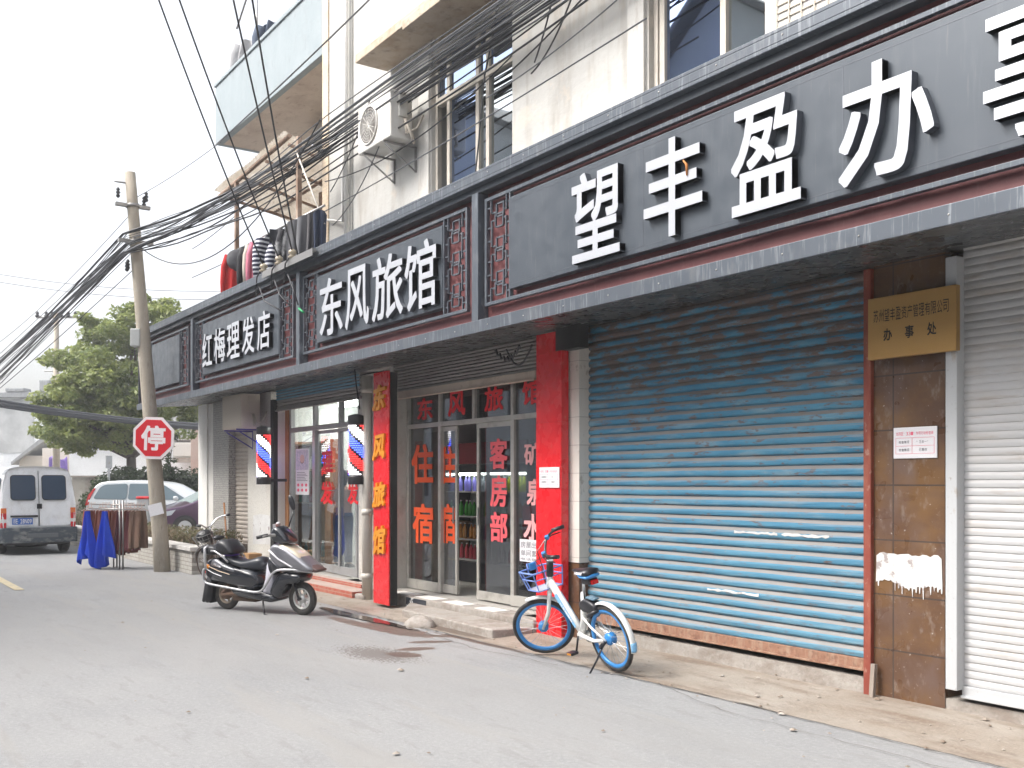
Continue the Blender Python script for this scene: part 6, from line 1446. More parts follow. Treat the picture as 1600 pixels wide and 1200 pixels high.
# small white three wheeler roof / box behind the rack
bc_ = C(226, 790, 24); m_ = MB()
t = thing('white_cabinet', (bc_.x, bc_.y, 0), 'white box with a red topped lid standing in the planter behind the clothes rack', 'box')
RX = Matrix.Translation((bc_.x, bc_.y, 0)) @ Matrix.Rotation(math.atan2(CT,ST), 4, 'Z'); m_.box(-.17,.13,-.1,.2,.45,1.30,RX); build('cabinet', m_, M['whitepost'], t, bev=.02)
m_ = MB(); m_.box(-.18,.14,-.12,.22,1.301,1.37,RX); build('lid', m_, M['redpaint'], t, bev=.03)

# ------------------------------------------------------------------ clothes rack
rk = G(178, 889); DR = Vector((ST, CT, 0))*.93+Vector((CT,-ST,0))*.25; DR.normalize(); DN = Vector((-DR.y, DR.x, 0))
rack = thing('clothes_rack', tuple(rk), 'steel clothes rack with brown and blue garments standing on the road', 'clothes rack')
m_ = MB(); zt = 1.27
for s in (-.20,.22):
    c = rk+DR*s+DN*(.30 if s < 0 else -.08)
    m_.tube([c-DR*.30, c+DR*.34], .013, 6)
    for q in (-.03,.045): m_.tube([c+DR*q, c+DR*q+Vector((0,0,zt+.08))], .016, 8)
m_.tube([rk-DR*.20+DN*.3-Vector((0,0,0)), rk+DR*.22-DN*.08], .012, 6)
build('stand', m_, M['steel'], rack)
m_ = MB(); m_.tube([rk-DR*.62+DN*.12+Vector((0,0,zt)), rk+DR*.62+DN*.10+Vector((0,0,zt-.02))], .014, 8); m_.tube([rk-DR*.5-DN*.1+Vector((0,0,zt-.08)), rk+DR*.6-DN*.08+Vector((0,0,zt-.10))], .012, 8); build('rail', m_, M['steel'], rack)
gd = (DN*.93+DR*.25).normalized()
cols_ = [((.20,.06,.045),''), ((.30,.085,.05),''), ((.11,.03,.045),''), ((.27,.09,.10),''), ((.17,.10,.07),'')]
seq = [(127,1),(133,0),(149,1),(154,0),(160,2),(170,1),(180,0),(189,2),(195,3),(201,0),(206,3),(213,4),(219,4),(226,4)]
lab = ['leftmost rust brown garment on the rack, behind the first blue one','reddish brown garment just behind the left blue one on the rack','rust brown garment between the two blue ones on the rack, left one','reddish brown garment between the two blue ones on the rack, middle one','dark maroon garment touching the left edge of the second blue one on the rack','rust brown garment hidden behind the second blue one on the rack','reddish brown garment behind the rack uprights','dark maroon garment hanging just right of the rack uprights','dusty maroon skirt, second right of the rack uprights','reddish brown garment in the middle of the right half of the rack','dusty maroon skirt before the three brown ones on the rack','plain brown garment, third from the right end of the rack','plain brown garment, second from the right end of the rack','plain brown garment at the right end of the rack']
for i, (px, ci) in enumerate(seq):
    s = (px-178)/81.0; o = rk+DR*s+Vector((0,0,zt-.12))+DN*(.05)
    ln = [.80,.86,.84,.8,.6,.75,.85,.85,.8,.82,.78,.74,.73,.72][i]
    g_ = garment('garment', o, .30, ln, 'skirt' if ci in (3,4,0) else 'shirt' if ci == 9 else 'skirt', cloth(cols_[ci][0]), lab[i], 'clothing', dr=(gd*.95+DR*.12).normalized(), seed=60+i, thick=.05)
    m_ = MB(); m_.tube([o+Vector((0,0,.13)), o+Vector((0,0,.05))], .005, 5); m_.tube([o+gd*-.16+Vector((0,0,-.01)), o+Vector((0,0,.06)), o+gd*.16+Vector((0,0,-.01))], .007, 5); m_.tube([o+DR*.02+Vector((0,0,.1)), o+DR*.03+gd*.05+Vector((0,0,.16)), o+DR*.02+gd*.08+Vector((0,0,.12))], .004, 5)
    build('hanger', m_, mat('hanger_pink', (.60,.42,.36), .5) if 'hanger_pink' not in bpy.data.materials else bpy.data.materials['hanger_pink'], g_)
blue = cloth((.005,.05,.52))
for px, lb, ln, wd, sd_ in ((143,'bright blue waterproof cape spread out at the left of the rack',.98,.40,3),(175,'bright blue hooded cape spread out beside the rack uprights',.95,.42,8)):
    s = (px-178)/81.0; o = rk+DR*s-DN*.22+Vector((0,0,zt-.13)); garment('cape', o, wd, ln, 'cape', blue, lb, 'clothing', dr=(DR*.95-DN*.3).normalized(), seed=sd_, thick=.06)
# plastic sheet tag
# ------------------------------------------------------------------ electric scooter
SR = G(356, 951.5); SFp = G(474, 961)
sang = math.atan2(SFp.y-SR.y, SFp.x-SR.x); SL = (SFp-SR).length
MX = Matrix.Translation(SR) @ Matrix.Rotation(sang, 4, 'Z') @ Matrix.Rotation(R(3), 4, 'X')
scb = thing('electric_scooter', tuple(SR), 'black and silver electric scooter parked in front of the barber shop', 'scooter', M=MX)
def sp(name, mb, mt, par=None, **k): return build(name, mb, mt, par or scb, world=False, **k)
blackp = mat('glossy_black_paint', (.018,.02,.026), .22, coat=.6, layers=[(6,.6,.75,(.09,.085,.08),(1,1,1),.5)])
silv = mat('scooter_silver_grey', (.22,.22,.24), .3, .5, coat=.5)
silvl = mat('light_silver_trim', (.50,.50,.51), .35, .5)
fx = SL
def scooter_wheel(x, r, spk, front):
    m_ = MB(); m_.torus((x,0,r), (0,1,0), r-.042, .046, 40, 10, flat=.9); w_ = sp('wheel', m_, M['tyre'])
    m_ = MB(); m_.torus((x,0,r), (0,1,0), r-.085, .016, 40, 8, flat=2.0)
    for k in range(spk):
        for s in (-.13,.13):
            a = 2*pi*k/spk+s; b = 2*pi*k/spk+s*.6; m_.tube([(x+.035*cos(a),0,r+.035*sin(a)), (x+(r-.09)*cos(b),0,r+(r-.09)*sin(b))], .0095, 6)
    m_.lathe([(.0,-.045),(.05,-.04),(.055,0),(.05,.04),(0,.045)], (x,0,r), (0,1,0), 18)
    sp('rim', m_, mat('alloy_wheel', (.62,.62,.60), .35, .4) if front else mat('dirty_alloy', (.33,.27,.21), .6, .2), w_)
scooter_wheel(fx, .215, 6, True); scooter_wheel(0, .205, 5, False)
# rear body
m_ = MB(); m_.pillow(smooth([(-.26,.42),(-.24,.60),(-.17,.70),(0,.70),(.18,.62),(.36,.58),(.56,.54),(.66,.50),(.66,.34),(.40,.32),(.10,.36)],2), .165); sp('rear_body', m_, blackp)
m_ = MB(); m_.pillow(smooth([(-.15,.60),(-.10,.70),(.02,.69),(.18,.60),(.34,.56),(.30,.52),(.12,.55),(0,.58)],2), .172, d=.03); sp('side_panel', m_, silv)
m_ = MB(); m_.pillow(smooth([(.30,.60),(.66,.55),(.64,.30),(.42,.30),(.36,.45)],2), .15, d=.03); sp('under_seat_cover', m_, mat('dark_blue_grey_plastic', (.035,.04,.05), .45))
for (a, b) in (((-.20,.56),(.08,.47)),((-.17,.60),(.22,.50))):
    m_ = MB(); m_.tube([(a[0],-.172,a[1]), ((a[0]+b[0])/2,-.176,(a[1]+b[1])/2-.01), (b[0],-.174,b[1])], .006, 5); sp('stripe', m_, mat('gold_stripe', (.55,.40,.25), .4) if b[0] > .1 else M['paper'])
m_ = MB(); 
for i_, ch in enumerate('AKXI'): m_ = MB(); put(m_, ch, (-.05+i_*.032,-.178,.615-.010*i_), (.026,0,-.007), (0,0,.033), (0,-1,0), off=.03); sp('lettering', m_, M['paper'])
# seat
m_ = MB(); rings = []
sx = [(.05,.70,.735,.08),(.10,.66,.745,.12),(.25,.60,.70,.135),(.38,.565,.675,.14),(.50,.545,.70,.14),(.62,.54,.735,.13),(.70,.56,.73,.11),(.735,.60,.68,.07)]
for x, zb, zt__, hw_ in sx:
    rings.append([Vector((x, hw_*cos(a)*(1 if sin(a) < 0 else .95), (zb+zt__)/2+(zt__-zb)/2*(abs(sin(a))**.7)*(1 if sin(a) > 0 else -1))) for a in [2*pi*k/20 for k in range(20)]])
m_.loft(rings); sp('seat', m_, mat('black_vinyl', (.025,.028,.035), .33, bump=(60,.1)))
m_ = MB(); m_.ball((.12,-.02,.745), .13,.09,.02); sp('seat_cloth', m_, mat('purple_cloth', (.12,.07,.30), .9))
# tail, box, grab rail
m_ = MB(); m_.pillow(smooth([(-.33,.74),(-.32,.86),(-.06,.865),(-.02,.80),(-.05,.73)],1), .15, d=.03); sp('rear_basket', m_, M['black_pl'])
m_ = MB(); m_.pillow(smooth([(-.08,.75),(-.07,.90),(.02,.955),(.14,.93),(.24,.82),(.25,.74)],2), .16, d=.06); sp('top_case', m_, M['black_pl'])
m_ = MB(); m_.tube([(-.10,-.165,.80),(-.02,-.18,.80),(.12,-.18,.735),(.20,-.17,.66)], .013, 8); m_.tube([(-.10,.165,.80),(-.02,.18,.80),(.12,.18,.735),(.20,.17,.66)], .013, 8); m_.tube([(-.19,-.17,.55),(-.20,-.18,.70),(-.20,-.175,.83),(-.19,-.12,.86)], .02, 8); sp('grab_rail', m_, silvl)
m_ = MB(); m_.pillow(smooth([(-.235,.545),(-.22,.635),(-.12,.625),(-.13,.555)],1), .178, d=.02); sp('tail_indicator', m_, mat('amber_lens', (.75,.25,.01), .2, coat=.6))
m_ = MB(); m_.pillow(smooth([(-.33,.47),(-.31,.53),(-.22,.54),(-.22,.46)],1), .09, d=.02); sp('tail_light', m_, mat('red_lens', (.45,.03,.03), .25, coat=.5))
m_ = MB(); m_.pillow([(-.24,.46),(-.30,.36),(-.37,.10),(-.34,.085),(-.31,.11),(-.28,.08),(-.25,.105),(-.22,.08),(-.19,.10),(-.16,.30),(-.18,.44)], .10, d=.005); sp('mud_flap', m_, M['black_pl'])
# floor, chrome side bar
m_ = MB(); m_.pillow(smooth([(.20,.26),(.30,.33),(.72,.30),(.98,.24),(.95,.16),(.80,.17),(.40,.20)],1), .16, d=.02); sp('footboard', m_, blackp)
m_ = MB(); m_.box(.20,.60,-.11,.11,.14,.22); sp('battery_box', m_, mat('rusty_brown_casing', (.10,.065,.045), .7), bev=.02)
for s in (-1,1):
    m_ = MB(); path = [(-.20,.60),(-.245,.50),(-.235,.40),(-.18,.36),(.10,.335),(.40,.305),(.68,.285),(.78,.31),(.86,.40),(.96,.54),(1.06,.60),(1.30,.60),(1.50,.575),(1.56,.58)]
    pts = smooth([(p[0]*1.0, s*(.185 if p[0] < 1.1 else .185-(p[0]-1.1)*.25), p[1]) for p in path], 2, closed=False); m_.tube(pts, .016, 8); sp('crash_bar', m_, silvl)
# motor and swing arm
m_ = MB(); m_.lathe([(.0,-.07),(.06,-.065),(.075,0),(.06,.06),(0,.07)], (0,0,.205), (0,1,0), 18); m_.tube([(0,-.075,.205),(.15,-.08,.225),(.32,-.08,.22)], [.02,.03,.025], 8); m_.tube([(0,-.075,.24),(.12,-.09,.33),(.10,-.09,.42)], .018, 8); sp('swing_arm', m_, mat('rusty_motor', (.22,.14,.10), .7, .3))
# leg shield and front body
m_ = MB(); m_.pillow(smooth([(.72,.26),(.80,.52),(.84,.70),(.90,.72),(.93,.50),(.90,.30),(.84,.24)],1), .13, d=.02); sp('inner_shield', m_, mat('pale_inner_shield', (.55,.54,.60), .5))
m_ = MB(); m_.pillow(smooth([(.84,.26),(.92,.44),(1.03,.56),(1.22,.56),(1.40,.54),(1.34,.42),(1.20,.44),(1.12,.36),(1.05,.24),(.95,.20)],1), .15, d=.04); sp('front_mudguard', m_, blackp)
m_ = MB(); m_.pillow(smooth([(.86,.60),(.86,.86),(.93,.925),(1.12,.91),(1.32,.80),(1.45,.70),(1.60,.605),(1.52,.565),(1.2,.61),(1.02,.60),(.93,.50)],2), .15, d=.07); sp('front_cowl', m_, silv)
m_ = MB(); m_.pillow(smooth([(.86,.62),(.88,.78),(.96,.70),(1.10,.62),(1.0,.56),(.93,.50)],1), .158, d=.01); sp('cowl_panel', m_, blackp)
m_ = MB(); m_.tube([(.90,-.158,.84),(1.05,-.158,.73),(1.25,-.145,.64),(1.42,-.10,.62)], .012, 6); sp('stripe', m_, M['paper'])
m_ = MB(); m_.pillow(smooth([(1.00,.92),(1.15,.905),(1.34,.80),(1.40,.72),(1.33,.71),(1.16,.79),(1.03,.88)],2), .125, d=.03, y0=0); sp('headlight', m_, mat('yellowed_headlamp', (.62,.55,.42), .12, coat=1))
m_ = MB(); m_.pillow(smooth([(1.42,.70),(1.58,.63),(1.66,.585),(1.55,.56),(1.40,.62)],1), .10, d=.02); sp('nose', m_, mat('scuffed_nose', (.10,.06,.055), .5))
# handlebar
m_ = MB(); m_.pillow(smooth([(.90,.92),(.88,1.08),(.95,1.15),(1.05,1.12),(1.16,1.0),(1.20,.92)],2), .13, d=.05); hb = sp('handlebar_cover', m_, blackp)
m_ = MB()
m_.tube([(.93,-.22,1.04),(1.0,-.10,1.03),(1.0,.10,1.03),(.93,.22,1.04)], .02, 8)
sp('handlebar', m_, M['steel'])
for s in (-1,1):
    m_ = MB(); m_.tube([(.94, s*.21,1.04),(.87, s*.34,1.02)], .023, 10); sp('grip', m_, M['black_pl'])
    m_ = MB(); m_.tube([(.99, s*.2,1.05),(.96, s*.33,1.035)], .008, 6); sp('brake_lever', m_, M['steel'])
m_ = MB(); m_.tube([(.98,.15,1.12),(1.0,.18,1.22),(1.03,.20,1.32)], .010, 6); mi = sp('mirror_stem', m_, M['black_pl'])
m_ = MB(); m_.ball((1.0,.20,1.43), .045,.03,.11, M=Matrix.Rotation(R(-18),3,'Y')); sp('mirror', m_, M['black_pl'], mi)
m_ = MB(); m_.box(.92,.97,-.09,-.03,1.12,1.17); m_.ball((.90,.04,1.16), .03,.03,.03); sp('switch_gear', m_, silvl)
m_ = MB()
for s in (-1,1): m_.tube([(fx-.10, s*.075,.52),(fx-.07, s*.075,.42)], .022, 10); m_.tube([(fx-.07, s*.075,.42),(fx-.0, s*.075,.215)], .017, 10)
m_.tube([(fx,-.09,.215),(fx,.09,.215)], .02, 8); sp('fork', m_, M['black_pl'])
m_ = MB(); m_.tube([(.72,-.10,.18),(.78,-.16,.09),(.85,-.22,-.0)], .012, 6); m_.tube([(.83,-.21,.02),(.90,-.22,.0)], .012, 6); sp('kickstand', m_, M['black_pl'])

# ------------------------------------------------------------------ bicycles
def bike_wheel(par, bp_, c, r, rimc, tyre, rim_r=.02, hub=.03, hubc=None, nsp=28, ax=(0,1,0), tw=.021):
    c = Vector(c); ax = Vector(ax)
    m_ = MB(); m_.torus(c, ax, r-tw, tw, 56, 8); w_ = bp_('wheel', m_, tyre, par)
    m_ = MB(); m_.torus(c, ax, r-tw*1.75-rim_r*.4, rim_r, 56, 6, flat=.75); bp_('rim', m_, rimc, w_)
    m_ = MB(); t_ = Vector((1,0,0)); b_ = Vector((0,0,1))
    for k in range(nsp):
        a = 2*pi*k/nsp; s = .025 if k % 2 else -.025; b = a+(.35 if (k//2) % 2 else -.35)
        m_.tube([c+ax*s+(t_*cos(b)+b_*sin(b))*hub*.9, c+(t_*cos(a)+b_*sin(a))*(r-tw*2-rim_r*.9)], .0017, 4, caps=False)
    bp_('spokes', m_, M['chrome'], w_)
    m_ = MB(); m_.lathe([(.012,-.05),(hub*.7,-.038),(hub,-.03),(hub,.03),(hub*.7,.038),(.012,.05)], c, ax, 20); bp_('hub', m_, hubc or M['steel'], w_)
    return w_
def bicycle(MX, steer, label, kind):
    b = thing('bicycle', tuple(MX.translation), label, 'bicycle', M=MX)
    RW = .305 if kind == 'shared' else .33; WB = 1.06 if kind == 'shared' else 1.08
    blue = M.get('bike_blue') or mat('bike_blue', (.03,.22,.55), .35, coat=.3); M['bike_blue'] = blue
    blue2 = M.get('bike_blue2') or mat('basket_violet_blue', (.16,.26,.62), .4); M['bike_blue2'] = blue2
    wht = M.get('bike_white') or mat('bike_white', (.74,.74,.72), .3, coat=.3, layers=[(5,.58,.7,(.60,.57,.52))]); M['bike_white'] = wht
    oldc = M.get('old_frame') or mat('old_bike_frame', (.05,.035,.03), .5, layers=[(9,.5,.7,(.16,.08,.05))]); M['old_frame'] = oldc
    fr_m = wht if kind == 'shared' else oldc
    def bp_(name, mb, mt, par=None, **k): return build(name, mb, mt, par or b, world=False, **k)
    # rigid front assembly gets turned about the steering axis
    hd = Vector((WB-.06, 0, RW)); axd = Vector((-.34,0,.94)).normalized(); SMt = Matrix.Translation(hd) @ Matrix.Rotation(steer, 4, axd) @ Matrix.Translation(-hd)
    def fp_(name, mb, mt, par=None, **k): mb.xf(SMt); return build(name, mb, mt, par or b, world=False, **k)
    old = 0 if kind == 'shared' else 1
    bike_wheel(None, bp_, (0,0,RW), RW, blue if not old else M['steel'], M['tyre'], rim_r=.024 if not old else .012, hub=.055 if not old else .025, hubc=blue if not old else None, tw=.022 if not old else .016)
    bike_wheel(None, fp_, (WB,0,RW), RW, blue if not old else M['steel'], M['tyre'] if not old else mat('brown_tyre', (.09,.055,.04), .8), rim_r=.024 if not old else .012, hub=.05 if not old else .022, hubc=blue if not old else None, tw=.022 if not old else .016)
    BBp = Vector((.43,0,.285)); HT = Vector((WB-.24,0,.80 if not old else .86)); HB = Vector((WB-.17,0,.64 if not old else .70))
    AX = lambda z: Vector((hd.x-.34/.94*(z-hd.z), 0, z))
    HT = AX(.83 if not old else .88); HB = AX(.68 if not old else .74)
    m_ = MB()
    if not old:
        # broad flat main beam, seat tube, stays
        a, c = AX(.755)+Vector((-.01,0,0)), BBp+Vector((.02,0,.03)); d = (c-a).normalized(); n_ = Vector((-d.z,0,d.x))
        rings = []
        for k, (wy, wz) in enumerate(((.030,.055),(.028,.045),(.026,.038),(.030,.036))):
            p = a.lerp(c, k/3); rings.append([p+n_*(wz*sin(q))+Vector((0, wy*cos(q), 0)) for q in [2*pi*i/16 for i in range(16)]])
        m_.loft(rings); m_.tube([HT, HB], .030, 14)
        st_ = Vector((.30,0,.70)); m_.tube([BBp+Vector((.01,0,-.01)), BBp.lerp(st_,.4)+Vector((-.01,0,0)), st_], [.038,.030,.022], 12)
        m_.lathe([(.036,-.045),(.036,.045)], BBp, (0,1,0), 16)
        for s in (-1,1): m_.tube([BBp+Vector((-.02,s*.03,0)), Vector((.2,s*.05,.27)), Vector((0,s*.062,RW))], [.022,.018,.013], 8); m_.tube([Vector((.36,s*.02,.47)), Vector((.2,s*.055,.40)), Vector((0,s*.062,RW))], .011, 8)
    else:
        m_.tube([HT, HB], .02, 10); m_.tube([HB, BBp], .017, 8); m_.tube([HT-Vector((0,0,.03)), Vector((.30,0,.62))], .014, 8); st_ = Vector((.28,0,.72)); m_.tube([BBp, st_], .017, 8)
        for s in (-1,1): m_.tube([BBp, Vector((0,s*.055,RW))], .01, 6); m_.tube([st_-Vector((0,0,.05)), Vector((0,s*.055,RW))], .008, 6)
        m_.box(-.22,.14,-.07,.07,.735,.745); m_.tube([(-.2,-.06,.73),(0,-.06,RW)], .005, 5); m_.tube([(-.2,.06,.73),(0,.06,RW)], .005, 5)
    bp_('frame', m_, fr_m)
    # seat post, saddle
    m_ = MB(); top = Vector((.245,0,.87 if not old else .80)); m_.tube([st_-Vector((-.005,0,.06)), top], .014, 10); bp_('seat_post', m_, M['chrome'])
    m_ = MB(); rings = []
    for x, hw_, z0, z1 in ((-.16,.05,.0,.05),(-.14,.085,-.01,.065),(-.06,.09,.0,.06),(.02,.05,.01,.05),(.10,.028,.01,.045),(.15,.015,.015,.035)):
        rings.append([top+Vector((x, hw_*cos(q), .01+(z0+z1)/2+(z1-z0)/2*sin(q))) for q in [2*pi*i/14 for i in range(14)]])
    m_.loft(rings); sd2 = bp_('saddle', m_, M['black_pl'])
    if not old:
        m_ = MB(); rings = []
        for x, hw_, z0, z1 in ((-.165,.05,-.02,.012),(-.14,.088,-.03,.012),(-.06,.094,-.02,.014),(.02,.052,-.012,.015),(.08,.03,-.006,.015)):
            rings.append([top+Vector((x, hw_*cos(q), .01+(z0+z1)/2+(z1-z0)/2*sin(q))) for q in [2*pi*i/14 for i in range(14)]])
        m_.loft(rings); bp_('saddle_base', m_, blue, sd2)
        m_ = MB(); text_line(m_, 'Hello', top+Vector((.0,.096,.03)), (-.12,-.0,0), (0,-.012,.024), (0,1,.2), off=.03, gap=.2); bp_('lettering', m_, M['paper'], sd2)
        m_ = MB(); m_.box(.10,.22,-.05,.05,.80,.85); bp_('seat_clamp', m_, M['black_pl'], bev=.01)
        m_ = MB(); m_.box(.07,.10,-.035,.035,.80,.84); bp_('rear_reflector', m_, mat('reflector_red', (.5,.01,.01), .2), bev=.006)
        # lock unit with solar panel
        m_ = MB(); m_.pillow(smooth([(.34,.62),(.24,.66),(.10,.62),(.08,.56),(.20,.52),(.34,.54)],1), .055, d=.02); lk = bp_('lock_unit', m_, M['black_pl'])
        m_ = MB(); m_.box(.11,.23,-.035,.035,0,.01, Matrix.Translation((0,0,.662)) @ Matrix.Rotation(R(-6),4,'Y') @ Matrix.Translation((0,0,-.022))); bp_('solar_panel', m_, mat('solar_panel', (.12,.22,.30), .15), lk)
        m_ = MB(); m_.torus((.16,0,.52), Vector((.5,0,.86)), .075, .018, 24, 8); bp_('lock_ring', m_, M['black_pl'], lk)
    # mudguards
    for nm, c, a0, a1, fn_ in (('rear_mudguard', (0,0,RW), 20, 195, bp_), ('front_mudguard', (WB,0,RW), 78, 155, fp_)):
        if old and nm == 'front_mudguard': a0, a1 = 10, 190
        m_ = MB(); rr = RW+.028; c = Vector(c); k = 26; vs = []
        for i in range(k+1):
            a = R(a0+(a1-a0)*i/k)
            for wq, dz in ((-.030,-.012),(-.02,0.003),(0,.008),(.02,.003),(.030,-.012)): vs.append(c+Vector(((rr+dz)*cos(a), wq, (rr+dz)*sin(a))))
        m_.add(vs, [(i*5+j, i*5+j+1, (i+1)*5+j+1, (i+1)*5+j) for i in range(k) for j in range(4)], True); mg = fn_(nm, m_, wht if not old else M['steel'], solid=.003)
        if not old and nm == 'rear_mudguard':
            m_ = MB(); vs = []
            for i in range(7):
                a = R(a1-2-14*i/6)
                for wq in (-.031,0,.031): vs.append(c+Vector(((rr+.011-.018*abs(wq)/.031)*cos(a), wq, (rr+.011-.018*abs(wq)/.031)*sin(a))))
            m_.add(vs, [(i*3+j, i*3+j+1, (i+1)*3+j+1, (i+1)*3+j) for i in range(6) for j in range(2)], True); bp_('mudguard_tip', m_, mat('pale_blue_decal', (.22,.50,.78), .4), mg, solid=.003)
    # fork
    m_ = MB()
    for s in (-1,1): m_.tube([AX(.66)+Vector((0,s*.045,0)), AX(.45)+Vector((.005,s*.052,0)), Vector((WB,s*.055,RW))], [.021,.019,.013] if not old else [.012,.011,.008], 10)
    m_.tube([AX(.66)-Vector((0,.05,0)), AX(.66)+Vector((0,.05,0))], .024 if not old else .014, 8); fp_('fork', m_, fr_m)
    # stem and handlebar
    m_ = MB(); hz = 1.03 if not old else .98
    if not old: m_.tube([AX(.82), AX(.97)], [.036,.033], 14); st2 = fp_('stem_cover', m_, M['black_pl']); m_ = MB(); m_.lathe([(.034,0),(.03,.012),(0,.014)], AX(.97), axd, 14); fp_('stem_cap', m_, wht, st2); m_ = MB()
    c = AX(hz); m_.tube([AX(.9), c+Vector((.03,0,0))], .014, 8)
    bar = [(-.14,.31,.10),(-.05,.27,.11),(.02,.17,.10),(.05,.07,.02),(.04,0,0),(.05,-.07,.02),(.02,-.17,.10),(-.05,-.27,.11),(-.14,-.31,.10)]
    pts = smooth([tuple(c+Vector((x,y,z))) for x,y,z in bar], 2, closed=False); m_.tube(pts, .013, 8); hb2 = fp_('handlebar', m_, M['black_pl'] if not old else M['chrome'])
    for s in (-1,1):
        m_ = MB(); m_.tube([c+Vector((-.03,s*.275,.11)), c+Vector((-.15,s*.315,.10))], .019, 10); fp_('grip', m_, M['black_pl'])
        m_ = MB(); m_.tube([c+Vector((.02,s*.2,.08)), c+Vector((-.02,s*.27,.065)), c+Vector((-.10,s*.31,.055))], .006, 6); fp_('brake_lever', m_, M['steel'] if old else M['black_pl'])
        if not old: m_ = MB(); m_.box(-.02,.02,-.02,.02,-.02,.02, Matrix.Translation(c+Vector((.01,s*.17,.10)))); fp_('clamp', m_, blue, bev=.005)
    # cables in front of the stem
    m_ = MB()
    for s in (-1,1): m_.tube([c+Vector((.03,s*.2,.08)), c+Vector((.13,s*.10,.02)), c+Vector((.12,s*.03,-.1)), AX(.75)+Vector((.04,s*.02,0))], .0045, 5)
    fp_('brake_cable', m_, M['black_pl'] if not old else M['steel'])
    # basket
    m_ = MB(); bx0, bx1 = AX(.85).x+.03, AX(.85).x+.31; zt2, zb2 = .87, .69
    def ring(z, k, r_): 
        y = .17*k; x0 = bx0+.02*(1-k); x1 = bx0+(bx1-bx0)*k; P = [(x0,-y,z),(x1-.03,-y,z),(x1,-y+.04,z),(x1,y-.04,z),(x1-.03,y,z),(x0,y,z)]; m_.tube(P, r_, 6, closed=True); return P
    wr_ = .008 if not old else .004
    T_ = ring(zt2, 1, wr_); ring(zt2-.07, .93, wr_*.8); B_ = ring(zb2, .80, wr_*.8)
    nw = 1 if not old else 3
    for i in range(6):
        for q in range(nw): 
            f = q/nw; m_.tube([Vector(T_[i]).lerp(Vector(T_[(i+1) % 6]), f), Vector(B_[i]).lerp(Vector(B_[(i+1) % 6]), f)], wr_*.8, 5)
    for q in (.2,.4,.6,.8): m_.tube([(bx0+(bx1-bx0)*.8*q,-.13,zb2),(bx0+(bx1-bx0)*.8*q,.13,zb2)], wr_*.6, 5)
    fq_ = bp_ if not old else fp_
    bk = fq_('basket', m_, blue2 if not old else M['steel'])
    if not old: 
        m_ = MB(); m_.box(bx0,bx0+.22,-.12,.12,zb2-.004,zb2+.004); bp_('basket_floor', m_, mat('grey_tray', (.40,.42,.46), .5), bk)
        m_ = MB(); m_.box(bx1-.02,bx1+.012,-.035,.035,zt2-.02,zt2+.05); bp_('basket_emblem', m_, blue, bk, bev=.008)
        m_ = MB(); m_.tube([(bx1,-.05,zt2-.06),(bx1+.004,-.05,zt2+.05),(bx1+.004,.05,zt2+.05),(bx1,.05,zt2-.06)], .009, 6); bp_('basket_loop', m_, blue2, bk)
        # decal on the main beam
        d = (BBp+Vector((.02,0,.03))-(AX(.755)+Vector((-.01,0,0)))); a = AX(.755)+Vector((-.01,0,0)); dn = d.normalized(); n2 = Vector((-dn.z,0,dn.x))
        m_ = MB()
        for s in (1,-1):
            p0 = a+d*.25+Vector((0,s*.0295,0)); p1 = a+d*.9+Vector((0,s*.0285,0)); vs = [p0-n2*.030*-1, p0+n2*-.026, p1+n2*-.014, p1+n2*.020]; m_.add([v+Vector((0,s*.001,0)) for v in vs], [(0,1,2,3)])
        bp_('decal', m_, bpy.data.materials['pale_blue_decal'], solid=.001)
        m_ = MB(); text_line(m_, 'Hello', a+d*.42+Vector((0,.0325,0))+n2*-.013, d*.40, n2*.028, (0,1,0), off=.03, gap=.25); bp_('frame_lettering', m_, M['paper'])
    else:
        m_ = MB(); m_.ball(((bx0+bx1)/2,0,.84), .15,.15,.11); fp_('bag', m_, mat('black_bin_bag', (.02,.02,.022), .3, bump=(30,.6)), bk)
    # crank, pedals, chain ring
    m_ = MB(); cr_ = .16; ca = R(-70 if not old else 20)
    for s in (-1,1): e = BBp+Vector((s*cr_*cos(ca), 0, s*cr_*sin(ca)*1.0)); m_.tube([BBp+Vector((0,s*.06,0)), e+Vector((0,s*.075,0))], .010, 8)
    m_.torus(BBp+Vector((0,-.05,0)), (0,1,0), .085, .006, 30, 6); bp_('crank', m_, M['black_pl'] if not old else M['steel'])
    for s in (-1,1): m_ = MB(); e = BBp+Vector((s*cr_*cos(ca), s*.12, s*cr_*sin(ca))); m_.box(e.x-.045,e.x+.045,e.y-.04,e.y+.04,e.z-.012,e.z+.012); pd_ = bp_('pedal', m_, M['black_pl'], bev=.006); m_ = MB(); m_.box(e.x-.03,e.x+.03,e.y-s*0+.041*s-.002,e.y+.041*s+.002,e.z-.008,e.z+.008); bp_('reflector', m_, mat('amber_reflector', (.6,.25,.03), .3), pd_)
    m_ = MB()
    if not old: m_.tube([Vector((.02,.07,.28)), Vector((.08,.13,.14)), Vector((.16,.245,-.045))], .009, 8); m_.tube([Vector((.16,.245,-.045)),Vector((.20,.25,-.045))], .011, 6); m_.tube([Vector((.0,.065,.30)), Vector((.05,.09,.24))], .02, 8)
    else: m_.tube([Vector((0,.07,.3)), Vector((-.05,.2,.0))], .009, 8)
    bp_('kickstand', m_, M['black_pl'])
    return b
BR = G(964, 1049, .02); BFp = G(866, 1020, .02)
ba_ = math.atan2(5.86-BR.y, -7.80-BR.x)
LEAN = R(13)
MX = Matrix.Translation((BR.x, BR.y, .02)) @ Matrix.Rotation(R(176), 4, 'Z') @ Matrix.Rotation(-LEAN, 4, 'X')
bicycle(MX, R(50), 'white and blue bicycle with a wire basket on its stand before the blue shutter', 'shared')
